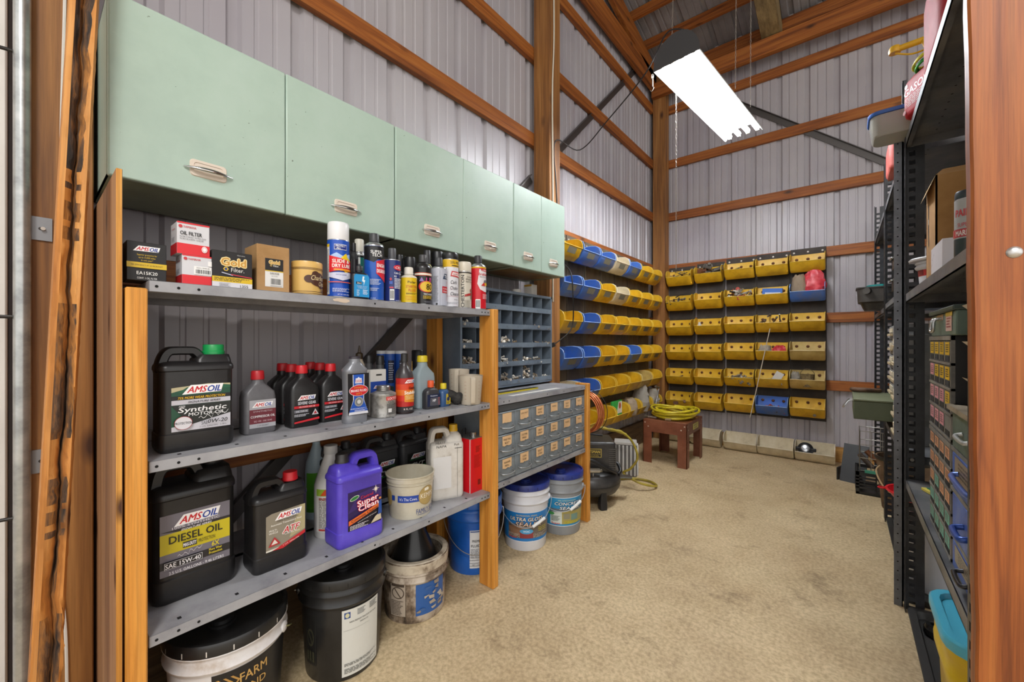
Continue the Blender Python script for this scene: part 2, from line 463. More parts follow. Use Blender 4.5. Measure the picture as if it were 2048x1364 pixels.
# ---------------- overhead door, its track and the edge of the frame on the left
dm = mottle('door_white', ('#c9c4be', '#d5d0ca'), scale=5, rough=.5, speck=('#6a625c', 40, .72))
d = MB()
d.box(-1.70, -1.655, -2.7, -.0285, .01, 3.2, dm)
struct(d.build('door_1', bevel=.004, seg=1))
t = thing('door_track', 'galvanized vertical track of the white overhead door at the left edge', 'door track', (-1.585, -.004, 0))
g = mottle('galvanized', ('#8d8f8f', '#a7a9a8', '#b9bab8'), scale=14, rough=.32, metal=.75)
b = MB()
for a, bb in ((-1, 1),):
    pts = [(.016*math.cos(x), .015*math.sin(x)) for x in [PI*j/10-PI*.5 for j in range(-3, 11)]]
    inner = [(p[0]*.8, p[1]*.8) for p in pts]
    for z0, z1 in ((.0, 3.4),):
        o = pts+inner[::-1]; n = len(o)
        b.add([(x, y, z0) for x, y in o]+[(x, y, z1) for x, y in o], [tuple(range(n-1, -1, -1)), tuple(range(n, 2*n))]+[(j, (j+1) % n, (j+1) % n+n, j+n) for j in range(n)], g)
b.box(-.02, -.016, -.014, -.006, 0, 3.4, g)
b.build('rail', t, smooth=40)
for z in (1.43, .83, 2.1):
    k = MB(); k.box(-.019, -.0155, .006, .05, z-.03, z+.03, cm('#8b8c8f', .4, .5)); k.disc((-.0152, .03, z), (1, 0, 0), .004, cm('#2b2623')); k.rod((-.0155, .034, z), (-.008, .034, z), .0045, cm('#b5aba0', .3, .8))
    k.build('bracket', t)
for z in (1.86, 1.20, .70):
    k = MB(); k.rod((-.01, -.035, z), (-.004, -.004, z), .0045, cm('#2e2a28', .4, .6)); k.build('roller_shaft', t)
# lean of rough split lumber, cord on the dark post
def split_beam():
    m = wood('split_lumber', 2, '#9a5f28', '#c4823c', '#d29a58', scale=.8, rough=.75, kmax=.2)
    dk = mottle('split_dark', ('#2f2722', '#5d432f', '#9a6630', '#b87c3c'), scale=3, rough=.85, stretch=(14, 14, 1.6), bump=.6, bscale=4, fac=(.36, .66))
    r = random.Random(5); secs = []; N = 170
    w = [r.uniform(-1, 1) for _ in range(N+9)]; sm = lambda i, k: sum(w[i:i+k])/k
    for i in range(N+1):
        z = 2.42*i/N; c = .010*sm(i, 8)+.004*math.sin(z*2.3); j = lambda s: r.uniform(-s, s)
        g2 = .003+.006*max(0, math.sin(z*3.1+1))+abs(sm(i, 3))*.004
        secs.append([(-.045, -.023, z), (-.045, .024, z), (.034+.003*sm(i, 4)+j(.001), .0235+j(.0006), z), (.043+.003*sm(i, 5), .019, z), (.041+.004*w[i], .009+c+g2, z), (.034+.003*w[i+3], .004+c+g2*.6, z),
                     (.018+j(.003), .002+c, z), (.032+.004*w[i+5], c-g2*.3, z), (.040+.003*w[i+2], -.005+c-g2*.5, z), (.0445, -.013, z), (.042+.002*sm(i, 3), -.0225+j(.0006), z)])
    b = MB().loft(secs, m)
    kk = b.mi(dk); nn = 11
    for q in range(len(b.f)):
        if len(b.f[q]) == 4 and ((q % nn) in (5, 6) or ((q % nn) in (4, 7, 8) and sm((q//nn) % N, 9) > -.05)): b.m[q] = kk
    o = b.build('split_timber', smooth=40, loc=(-1.37, .0125, 0))
    o.rotation_euler.x = -math.atan(.0385)
    return tag(o, 'long weathered split timber leaning upright beside the dark post at the left edge', 'timber')
split_beam()
wm = cm('#d8d4cc', .5)
o = MB().tube(curve([(-1.6, .073, 4.2), (-1.6, .071, 2.4), (-1.602, .062, 1.7), (-1.601, .06, 1.4), (-1.6, .064, .9)], 10), .0035, wm, 6).build('white_cable')
tag(o, 'thin white cable running down the dark post behind the split timber', 'cable')
o = MB().tube(curve([(-1.6, .052, .78), (-1.598, .058, .55), (-1.597, .07, .34), (-1.595, .072, .02)], 10), .0035, wm, 6).build('white_cable')
tag(o, 'short end of white cable low down between the split timber and the plywood panel', 'cable')
o = MB().tube(curve([(-1.6, 2.385, 4.6), (-1.598, 2.405, 3.4), (-1.598, 2.385, 2.9), (-1.6, 2.395, 2.06), (-1.6, 2.395, 1.42)], 12), .0055, cm('#cfc8b6', .5), 8).build('white_cable')
tag(o, 'cream cable stapled down the tall wooden post above the green cabinets', 'cable')
# bolt-headed timber post in the foreground
pm = wood('red_orange_post', 2, '#743a17', '#9a5422', '#aa642c', scale=1.3, rough=.5, kmax=.13)
t = thing('timber_post', 'big reddish orange timber post with a round bolt head, right foreground', 'post', (.32, 1.22, 0))
b = MB(); secs = []
rr = random.Random(3)
for i in range(41):
    z = 3.4*i/40; s = -.008*(z-.5)+rr.uniform(-.0012, .0012); x0 = .193-.32+s; x1 = .47-.32; y0, y1 = -.07, -.030
    secs.append([(x0+.004, y0, z), (x1, y0, z), (x1, y1, z), (x0, y1, z), (x0, y0+.005, z)])
b.loft(secs, pm); b.build('timber', t, smooth=30)
b = MB().lathe([(.0, .004), (.006, .0035), (.0095, .0012), (.0105, 0)], cm('#c9c8c6', .3, .8), n=20, cap0=False, cap1=False).xf(Matrix.Rotation(PI/2, 4, 'X'))
b.build('bolt_head', t, loc=(.239-.32, -.0705, 1.302))
# ================================================================ green wall cabinets
M_GRN = mottle('mint_enamel', ('#a2b7aa', '#abc0b2', '#b1c4b8'), scale=2.5, rough=.32, speck=('#5f6a58', 70, .715))
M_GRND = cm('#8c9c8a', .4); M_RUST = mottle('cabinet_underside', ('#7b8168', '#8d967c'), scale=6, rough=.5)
M_CHR = cm('#c8c8c8', .14, 1.0)
def wall_cabinet(y0, y1, label, panel=False):
    x0, x1, z0, z1 = XG, -1.415, 1.558, 2.02
    c = (x1, (y0+y1)/2, z0); w = y1-y0; d = x1-x0; h = z1-z0
    t = thing('wall_cabinet', label, 'cabinet', c, FX, 'mint green steel wall cabinets')
    s = MB(); e = .0012
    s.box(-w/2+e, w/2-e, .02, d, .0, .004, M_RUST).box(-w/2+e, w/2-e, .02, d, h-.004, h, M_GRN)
    s.box(-w/2+e, -w/2+.005, .02, d, 0, h, M_GRN).box(w/2-.005, w/2-e, .02, d, 0, h, M_GRN).box(-w/2+e, w/2-e, d-.004, d, 0, h, M_GRN)
    if panel: s.box(-w/2+.05, w/2-.06, .06, d-.05, -.0015, .001, mottle('brown_panel', ('#6b5230', '#8a6a3c'), scale=12, rough=.6))
    s.build('case', t, smooth=0)
    for k in (-1, 1):
        a, b = (-w/2+.0015, -.001) if k < 0 else (.001, w/2-.0015)
        dr = MB().box(a, b, 0, .019, -.002, h, M_GRN).build('door', t, bevel=.004, seg=2)
        # chrome bow handle on a cream back plate
        cx = (a+b)/2; cz = .072
        pl = MB().loft([rrect(.088, .048, .010, 0), rrect(.084, .044, .009, .003), rrect(.070, .032, .008, .003), rrect(.068, .030, .008, .0012)], cm('#d9cbbb', .5)).xf(Matrix.Rotation(PI/2, 4, 'X'))
        p = pl.build('handle_plate', dr, loc=(cx, 0, cz))
        n = 14; pts = [(cx-.058+.116*i/n, -.004-.014*math.sin(PI*i/n), cz-.004) for i in range(n+1)]
        MB().tube(pts, .004, M_CHR, 10, rfn=lambda q: .0015+.0062*math.sin(PI*q), flat=.7).build('handle', dr, smooth=60)
    return t
wall_cabinet(.130, .962, 'mint green wall cabinet at the left end, its doors the largest in view')
wall_cabinet(.964, 1.727, 'middle mint green wall cabinet above the spray cans')
wall_cabinet(1.729, 2.257, 'narrow mint green wall cabinet at the right end of the row beside the tall post', True)
# ================================================================ wooden post shelving with steel shelves
M_SHF = mottle('grey_shelf_enamel', ('#828287', '#97979b', '#a1a1a4'), scale=7, rough=.42, speck=('#5a4b40', 24, .74))
M_HOLE = cm('#0c0b0b', .9)
M_PLY = wood('panel_plywood', 2, '#8a6144', '#a67c58', '#b48a64', scale=.8)
M_PLYE = wood('panel_edge', 2, '#b0701f', '#cf8f3a', '#dba04a', scale=1)
def steel_shelf(parent, xf_, xb, y0, y1, z, holes=True, name='shelf'):
    """pan shelf with turned-down lips, top at z; world coordinates relative to parent"""
    s = MB(); th = .0025; lip = .027
    s.box(xb, xf_, y0, y1, z-th, z, M_SHF).box(xf_-th, xf_, y0, y1, z-lip, z, M_SHF).box(xb, xb+th, y0, y1, z-lip, z, M_SHF)
    s.box(xf_-.016, xf_, y0, y1, z-lip, z-lip+th, M_SHF)
    s.box(xb, xf_, y0, y0+th, z-lip, z, M_SHF).box(xb, xf_, y1-th, y1, z-lip, z, M_SHF).box(xf_-.27, xf_-.25, y0, y1, z-lip*.8, z, M_SHF)
    if holes:
        for y in (y0+.014, y0+.055, y0+.095, y1-.014, y1-.034, y1-.054, (y0+y1)/2, (y0*.3+y1*.7)):
            s.disc((xf_+.0006, y, z-.0135), (1, 0, 0), .0034, M_HOLE, 10)
        k = int((y1-y0)/.06)
        for i in range(1, k):
            if i % 2: s.add([(xf_-.03+a*.006, y0+(y1-y0)*i/k+b*.004, z+.0005) for a, b in ((-1, -1), (1, -1), (1, 1), (-1, 1))], [(0, 1, 2, 3)], M_HOLE)
    return s.build(name, parent, bevel=.0015, seg=1, smooth=0)
Z1, Z2, Z3 = 1.283, .856, .445
XF, XBK = -1.257, -1.715
t = thing('storage_shelf', 'wooden post shelving with three grey steel shelves full of oil jugs and spray cans', 'shelving', (0, .145, 0))
for z in (Z1, Z2, Z3): steel_shelf(t, XF, XBK, .185-.145, 1.3635-.145, z)
for y in (.143, 1.365):
    for x in (-1.329, -1.720):
        if y < 1 and x < -1.5: zt = 1.26
        else: zt = 1.262 if y < 1 else 1.287
        MB().box(0, .089, 0, .038, 0, zt, M_LEG).build('leg', t, loc=(x, y-.145, 0), bevel=.003, seg=1)
b = MB(); yy = .655-.145; r_ = random.Random(3)
b.add([(XF+.0009, yy+.030*math.cos(2*PI*j/18)*(1+r_.uniform(-.25, .2)), Z1-.011+.007*math.sin(2*PI*j/18)*(1+r_.uniform(-.3, .2))) for j in range(18)], [tuple(range(18))], cm('#cbb9a6', .8)); b.build('paint_scuff', t, smooth=0)  # pale paper remnant stuck to the lip of the top shelf
for z in (Z1, Z2, Z3):     # small cleats under the shelves at the ends
    MB().box(-1.62, -1.34, .183-.145, .187-.145, z-.06, z-.03, M_LEG).build('cleat', t)
o = MB().box(-.235, .235, -.0052, .0052, 0, 1.523, M_PLY).build('plywood_panel', loc=(-1.475, .1335, 0), bevel=.001, seg=1)
o.data.materials.append(M_PLYE)
for p in o.data.polygons:
    if abs(p.normal.x) > .9: p.material_index = 1
tag(o, 'tall brown plywood panel standing on edge at the left end of the shelving', 'panel')
t = thing('storage_shelf', 'lower bench shelving with wooden legs holding the drawer cabinet and the bolt bins', 'shelving', (0, 1.405, 0))
steel_shelf(t, XF, XBK, 0, 2.247-1.405, .862); steel_shelf(t, XF, XBK, 0, 2.247-1.405, .468)
for x in (-1.333, -1.720): MB().box(0, .089, 0, .038, 0, .872, M_LEG).build('leg', t, loc=(x, 2.25-1.405, 0), bevel=.003, seg=1)
MB().box(0, .089, 0, .036, 0, .86, M_LEG).build('leg', t, loc=(-1.720, 1.405+.001-1.405, 0), bevel=.003, seg=1)
o = MB().box(-.22, .22, -.015, .015, .0, .001, cm('#e8e6e0')).xf(Matrix.Rotation(PI/2, 4, 'Z')).build('paper_strip', loc=(-1.30, 1.78, .8628)); tag(o, 'long white paper strip lying along the front of the bench top', 'paper')
# ================================================================ bolt bin cabinet with open pigeonholes
M_BLG = mottle('blue_grey_enamel', ('#5a6675', '#66727f', '#707c88'), scale=5, rough=.4)
BX, BY0, BY1, BZ0, BZ1 = -1.51, 1.415, 2.25, .872, 1.434
t = thing('bolt_bin_cabinet', 'blue grey steel pigeonhole cabinet of loose bolts on the bench', 'cabinet', (BX, (BY0+BY1)/2, BZ0), FX)
W = BY1-BY0; H = BZ1-BZ0; D = .23; c = MB(); e = .014
c.box(-W/2, -W/2+e, 0, D, 0, H, M_BLG).box(W/2-e, W/2, 0, D, 0, H, M_BLG).box(-W/2, W/2, D-.003, D, 0, H, M_BLG).box(-W/2, W/2, .0, D, H-.016, H, M_BLG).box(-W/2, W/2, 0, D, 0, .012, M_BLG)
c.build('case', t, bevel=.002, seg=1, smooth=0)
RH = (H-.016)/5; CW = (W-2*e)/8
for r in range(5):
    z = .010+r*RH
    s = MB()
    s.box(-W/2+e, W/2-e, 0, .002, z, z+.03, M_BLG).add([(-W/2+e, .002, z+.004), (W/2-e, .002, z+.004), (W/2-e, D-.004, z+.0), (-W/2+e, D-.004, z+.0)], [(0, 1, 2, 3)], M_BLG)
    L = Lab()
    for k in range(8):
        L.text(['1', '1¼', '1½', '2', '2½', '3', '¾', '½'][(k+r) % 8], -W/2+e+CW*(k+.5), z+.015, .010, '#15181c')
    L.put(s, y=0)
    s.build('bin_shelf', t, smooth=0)
for k in range(1, 8):
    x = -W/2+e+CW*k
    MB().box(x-.001, x+.001, .003, D-.004, .012, H-.017, M_BLG).build('divider', t, smooth=0)
BOLT = [cm('#c9c4ba', .4, .3), cm('#a79b8b', .4, .3), cm('#dedad2', .35, .3), cm('#8d7a60', .5, .3)]
def bits(w, d, h, n, seed, mats, L=(.012, .035), rad=(.002, .005)):
    r = random.Random(seed); b = MB()
    for i in range(n):
        q = r.random(); x, y = r.uniform(-w/2, w/2), r.uniform(-d/2, d/2); mx = max(0, 1-(2*x/w)**2*.7); z = .003+h*mx*q
        a, e2 = r.uniform(0, 2*PI), r.uniform(-.5, .5); l = r.uniform(*L)/2; dv = Vector((math.cos(a)*math.cos(e2), math.sin(a)*math.cos(e2), math.sin(e2)*.8))*l
        p = Vector((x, y, z+abs(dv.z))); rr = r.uniform(*rad); m = r.choice(mats)
        b.rod(p-dv, p+dv, rr, m, 6); b.rod(p+dv, p+dv*1.25, rr*1.8, m, 6)
    return b
k = 0
NAMES = ('bottom', 'second from bottom', 'middle', 'second from top', 'top'); ORD = ('first', 'second', 'third', 'fourth', 'fifth', 'sixth', 'seventh', 'eighth')
for r, cols in ((0, ((2, .6), (3, 1), (4, .7), (5, 1.5), (6, .6), (7, .5))), (1, ((0, 1), (2, .1), (3, .7), (4, .5), (5, .7), (6, .6))), (2, ((0, .8), (2, .6), (3, .9), (4, .6), (6, .4), (7, .4))), (3, ((0, .5), (5, .3), (6, .35), (7, .2)))):
    for ci, am in cols:
        k += 1
        z = BZ0+.010+r*RH+.003; y = BY0+e+CW*(ci+.5)
        b = bits(CW*.84, .075, .060*am, int(16+40*am), 100+k, BOLT, L=(.014, .034), rad=(.0025, .0055))
        b.add([(-CW*.42, -.05, .001), (CW*.42, -.05, .001), (CW*.42, .05, .001), (-CW*.42, .05, .001)], [(0, 1, 2, 3)], BOLT[1])
        o = b.build('loose_bolts', loc=(BX-.047, y, z+.001), rz=FX)
        tag(o, f'loose bolts lying in the {ORD[ci]} pigeonhole of the {NAMES[r]} row', 'bolts', 'piles of bolts in the pigeonhole cabinet', 'stuff')
# things on top of the bench and on the bin cabinet
o = MB().box(-.0125, .0125, -.24, .24, 0, .008, cm('#c9b623', .4)).box(-.013, .013, -.24, .24, .0081, .0095, cm('#26261c', .5)).build('spirit_level', loc=(-1.385, 1.66, .8628)); tag(o, 'long thin yellow and black level on the bench top before the bolt bins', 'level')
b = MB().lathe([(.028, 0), (.03, .001), (.03, .028), (.029, .03)], cm('#dcd8d0')); o = b.build('white_tub', loc=(-1.60, 1.98, BZ1+.001)); tag(o, 'small white round tub on top of the pigeonhole cabinet', 'tub')
b = MB().box(-.03, .03, -.03, .03, 0, .075, cm('#dedbd2')).box(-.03, .03, -.0305, -.0300, .062, .075, cm('#c79a3c')); o = b.build('white_carton', loc=(-1.60, 2.13, BZ1+.001), bevel=.001); tag(o, 'small white carton with a tan stripe on top of the pigeonhole cabinet', 'carton')
# ================================================================ drawer cabinet with hand-lettered cards
M_DRW = mottle('drawer_grey', ('#6d757b', '#7d858b', '#888f94'), scale=8, rough=.4, speck=('#453b33', 18, .72))
DX, DY0, DY1, DZ0, DZ1 = -1.262, 1.41, 2.243, .4685, .832
t = thing('drawer_cabinet', 'grey steel cabinet of eighteen small drawers with tan handwritten cards', 'cabinet', (DX, (DY0+DY1)/2, DZ0), FX)
W = DY1-DY0; H = DZ1-DZ0; c = MB()
c.box(-W/2, W/2, .012, .29, 0, H, M_DRW).box(-W/2, -W/2+.006, .0, .012, 0, H, M_DRW).box(W/2-.006, W/2, .0, .012, 0, H, M_DRW).box(-W/2, W/2, 0, .012, H-.03, H, cm('#4a4c4e', .5))
c.build('case', t, bevel=.001, seg=1)
CARD = [['', 'LOC NUT', 'SHEET\nMETAL', 'PIPES', 'BUSH\nINGS', 'NUTS'], ['FINE THD\nBOLT', 'COTTER\nPINS', 'MACH\nSCREW', 'ROLL\nPINS', 'FUSES', 'TAPS'], ['WASHER\nFEN.', 'COPR\nTUBE', 'ELECT\nCONNS', 'WOOD\nSCREW', 'ORINGS', 'HOSE\nCLMPS']]
dw = (W-.014)/6; dh = (H-.034)/3
hm = cm('#9a9c9d', .3, .7); cd = mottle('tan_card', ('#d9b183', '#e2bd90'), scale=20, rough=.8)
rr = random.Random(11)
for r in range(3):
    for k in range(6):
        x = -W/2+.007+dw*(k+.5); z = .004+(2-r)*dh
        dmb = MB().box(-dw/2+.002, dw/2-.002, 0, .0118, 0, dh-.004, M_DRW).box(-dw/2+.002, dw/2-.002, -.004, 0, dh-.010, dh-.004, M_DRW)
        dr = dmb.build('drawer', t, bevel=.0015, seg=1, loc=(x, 0, z))
        L = Lab(); cw, ch = dw*.50, dh*.42; cz = dh*.70
        pts = [(-cw/2+cw*j/8, cz-ch/2+rr.uniform(-.003, .003)) for j in range(9)]+[(cw/2, cz+ch/2), (-cw/2, cz+ch/2)]
        cb = MB(); cb.add([(px_, -.0045, pz_) for px_, pz_ in pts], [tuple(range(len(pts)))], cd)
        for i, w in enumerate(CARD[r][k].split('\n')):
            if w: L.text(w, 0, cz+.006-i*.016, .009, '#2a1c12', w=min(cw*.8, len(w)*.008), bold=.01)
        L.put(cb, y=-.0047); cb.build('card', dr)
        hb = MB(); hw = dw*.33
        hb.tube(curve([(-hw, 0, dh*.34), (-hw*.9, -.018, dh*.30), (0, -.026, dh*.26), (hw*.9, -.018, dh*.30), (hw, 0, dh*.34)], 5), .0034, hm, 8)
        hb.disc((-hw, -.002, dh*.35), (0, -1, 0), .006, hm); hb.disc((hw, -.002, dh*.35), (0, -1, 0), .006, hm)
        hb.build('handle', dr, smooth=60)
# ================================================================ spray cans, boxes and tins on the top shelf
SILV = cm('#b9bbbd', .25, .8); BLK = cm('#1c1c1e', .4); BLKR = cm('#232325', .6)
def carton(name, label, y0, y1, z, h, xf_, d, col, art=None, side=None, rz=FX, cat='box', bev=.0012, top=None):
    t = thing(name, label, cat, (xf_-d/2, (y0+y1)/2, z), rz); w = y1-y0
    m = col if not isinstance(col, str) else cm(col, .5)
    MB().box(-w/2, w/2, -d/2, d/2, 0, h, m).build('carton', t, bevel=bev, seg=1, smooth=0)
    if art:
        L = Lab(); art(L, w, h); b = MB(); L.put(b, y=-d/2)
        if side:
            S = Lab(); side(S, d, h); c = MB(); S.put(c, y=0); b.join(c, Matrix.Translation((-w/2, 0, 0)) @ Matrix.Rotation(-PI/2, 4, 'Z'))
        if top: b.box(-w/2+.001, w/2-.001, -d/2+.001, d/2-.001, h, h+.0005, cm(top))
        b.build('printed_face', t, smooth=0)
    return t
def a_ea(L, w, h):
    brandmark(L, 0, h*.83, w*.62)
    L.text('Superior protection for', 0, h*.67, h*.045, '#d8b423', w=w*.5); L.text('up to 15,000 miles', 0, h*.60, h*.045, '#d8b423', w=w*.42); L.text('in one year*', 0, h*.53, h*.045, '#d8b423', w=w*.3)
    L.rect(-w/2, h*.33, w/2, h*.47, '#d3b01f'); L.text('98% EFFICIENCY AT 20 MICRONS**', 0, h*.40, h*.04, '#3a3010', w=w*.8)
    L.text('EA15K20', 0, h*.20, h*.085, '#e8e6e2', w=w*.52, bold=.02); L.text('CONT. 1 OIL FILTER', 0, h*.07, h*.05, '#e8e6e2', w=w*.5, bold=.01)
carton('oil_filter_box', 'black oil filter box with a yellow stripe beside the plywood panel', yu(248, -1.285)+.004, yu(333, -1.285), Z1, .092, -1.285, .075, '#1b191a', a_ea)
def a_ya(up):
    def f(L, w, h):
        L.rect(-w/2, 0, w/2, h*.33, '#d8212b'); L.rect(-w/2, h*.955, w/2, h, '#d8212b'); L.text('YAMAHA', -w*.12, h*.86, h*.07, '#c8343a', w=w*.4, bold=.02); L.ell(-w*.40, h*.86, h*.05, h*.05, '#c8343a')
        if up:
            L.text('OIL FILTER', -w*.08, h*.66, h*.12, '#1d1d20', w=w*.66, bold=.03)
            L.text('FILTRE A HUILE / FILTRO OLIO', -w*.02, h*.54, h*.045, '#2c2c30', w=w*.8); L.text('FILTRO DE ACEITE / OLFILTER', -w*.06, h*.47, h*.045, '#2c2c30', w=w*.72)
            L.ell(w*.33, h*.2, w*.09, h*.1, '#efeeee'); L.ell(w*.33, h*.2, w*.07, h*.075, '#d8212b'); L.ell(w*.33, h*.2, w*.06, h*.065, '#efeeee')
        else:
            L.rect(-w*.14, h*.36, w*.46, h*.64, '#efeeec'); L.text('5GH-13440-80', w*.15, h*.59, h*.045, '#333', w=w*.42) if False else L.text('5GH-13440-80', w*.15, h*.59, h*.045, '#333333', w=w*.42); L.bars(-w*.12, w*.44, h*.38, h*.55)
            L.rect(w*.3, h*.67, w*.44, h*.84, '#efeeec')
    return f
def s_ya(L, w, h): L.rect(-w/2, 0, w/2, h*.33, '#c91d27'); L.text('YAMAHA', 0, h*.8, h*.05, '#c8343a', w=w*.5); L.lines(-w*.3, w*.2, h*.4, h*.55, 4, '#8f8f95')
carton('oil_filter_box', 'lower white and red filter box of the stack of two on the top shelf', .252, .318, Z1, .077, -1.285, .066, '#d2d2d6', a_ya(0), s_ya)
carton('oil_filter_box', 'upper white and red oil filter box of the stack of two on the top shelf', .242, .309, Z1+.0775, .08, -1.285, .066, '#d2d2d6', a_ya(1), s_ya)
def gold(L, w, h, cx, cz, s):
    L.text('Gold', cx, cz, s*.30, '#c9953e', w=s*.82, bold=.05, out=('#f0dca0', 1)); L.text('Filter.', cx+s*.13, cz-s*.30, s*.16, '#e9e7e2', w=s*.44, bold=.01); L.ell(cx-s*.26, cz-s*.29, s*.09, s*.085, '#e3bf34', 6); L.ell(cx-s*.26, cz-s*.29, s*.05, s*.05, '#2a3b7c', 12)
def a_gold(L, w, h):
    L.rect(-w/2, h*.0, w/2, h*.155, '#d8d6da'); L.rect(-w/2, h*.155, w/2, h*.30, '#d9b51e'); L.lines(-w*.45, w*.45, h*.18, h*.28, 3, '#5c4a10'); gold(L, w, h, w*.02, h*.72, w*.75)
    L.poly([(-w*.28, h*.40), (0, h*.34), (-w*.02, h*.365), (-w*.28, h*.42)], '#cfd2e8'); L.poly([(-w*.05, h*.36), (w*.48, h*.31), (w*.48, h*.335), (-w*.05, h*.385)], '#c4343e'); L.text('1355', w*.28, h*.07, h*.075, '#26262a', w=w*.2); L.text('Genuine', w*.2, h*.92, h*.03, '#cccccc', w=w*.2); L.lines(-w*.34, -w*.05, h*.03, h*.13, 4, '#8b8b92')
carton('oil_filter_box', 'black and yellow gold-lettered filter box numbered 1355 on the top shelf', .313, .406, Z1, .098, -1.28, .09, '#1e1c1d', a_gold, top='#37342f')
def a_card(L, w, h):
    L.rect(-w*.26, h*.12, w*.30, h*.72, '#e4e2de'); L.rect(-w*.26, h*.46, w*.30, h*.72, '#1d1b1c'); L.rect(-w*.26, h*.445, w*.3, h*.465, '#d9b52e'); gold(L, w, h, w*.02, h*.645, w*.40)
    L.text('500438', w*.02, h*.405, h*.04, '#28282a', w=w*.28); L.text('SAV 99 MM', w*.02, h*.345, h*.018, '#28282a'); L.bars(-w*.12, w*.24, h*.15, h*.31, bg='#e4e2de')
carton('cardboard_box', 'plain tan cardboard filter box with a black and white sticker on the top shelf', .424, .512, Z1, .138, -1.30, .10, mottle('kraft_card', ('#9c7648', '#ad8657', '#b48d5f'), scale=6, rough=.8), a_card)
# tan candy tin
X, Y, R = cylat(582, 645, -1.335)
t = thing('candy_tin', 'tan round tin with brown cursive lettering on the top shelf', 'tin', (X, Y, Z1), FX)
tn = cm('#d6ae62', .35); MB().lathe([(R*.98, 0), (R, .003), (R, .088)], tn, n=40).build('tin_body', t, smooth=40)
MB().lathe([(R*1.012, .0885), (R*1.012, .104), (R*.985, .108), (R*.9, .1085)], tn, n=40).build('lid', t, smooth=40)
L = Lab(); br = '#4a2a1c'
for z in (.006, .012, .082, .0855): L.rect(-R*1.5, z, R*1.5, z+.0012, br)
L.ell(R*.35, .052, R*.62, .022, br); L.ell(R*.15, .068, R*.26, .010, br); L.ell(R*.62, .035, R*.3, .012, br); L.ell(-R*.28, .052, .014, .012, br)
L.text('Charles', R*.32, .057, .016, '#e8d3a0', w=R*.95, shear=.3); L.text('Chips', R*.62, .039, .014, '#e8d3a0', w=R*.5, shear=.3); L.lines(R*.5, R*.95, .012, .02, 3, br)
b = MB(); L.put(b, R=R); b.build('printed_band', t, smooth=0)
def spray(label, ul, ur, X, vtop, col, art=None, cap='full', capcol='#1c1c1e', capz=None, bodyz=None, dome=SILV, z=Z1, name='spray_can', rot=None, group=None, x2=None, H=None, R=None, Y=None):
    if R is None: X, Y, R = cylat(ul, ur, X)
    if H is None: H = px((ul+ur)/2, vtop, x=X)[2]-z
    t = thing(name, label, 'spray can', (X, Y, z), FX, group)
    bz = (bodyz or .70)*H; bm = cm(col, .3) if isinstance(col, str) else col
    rim = SILV
    MB().lathe([(R*.93, 0), (R, .003), (R, .006)], rim, n=32).build('bottom_rim', t, smooth=40)
    b = MB().lathe([(R, .0062), (R, bz)], bm, n=36, cap0=False, cap1=False)
    if art:
        L = Lab(); art(L, R, bz); L.put(b, R=R, rot=-.33 if rot is None else rot, rough=.3)
    b.build('printed_can', t, smooth=40)
    if cap == 'full':
        MB().lathe([(R, bz), (R*.99, bz+.002)], dome, n=32, cap0=False).build('shoulder', t, smooth=40)
        MB().lathe([(R*.97, bz+.0025), (R*.985, bz+.004), (R*.97, H-.006), (R*.9, H-.001), (R*.6, H)], cm(capcol, .35), n=32).build('cap', t, smooth=50)
    else:
        cz = capz*H if capz else bz+.022; cr = R*(cap if isinstance(cap, float) else .55)
        MB().lathe([(R*1.01, bz), (R*1.0, bz+.003), (R*.93, bz+(cz-bz)*.45), (cr*1.05, cz-.002), (cr*.8, cz)], dome, n=32).build('shoulder', t, smooth=50)
        MB().lathe([(cr, cz), (cr*.97, H-.004), (cr*.85, H-.0005), (cr*.4, H)], cm(capcol, .45), n=24).build('cap', t, smooth=50)
    return t
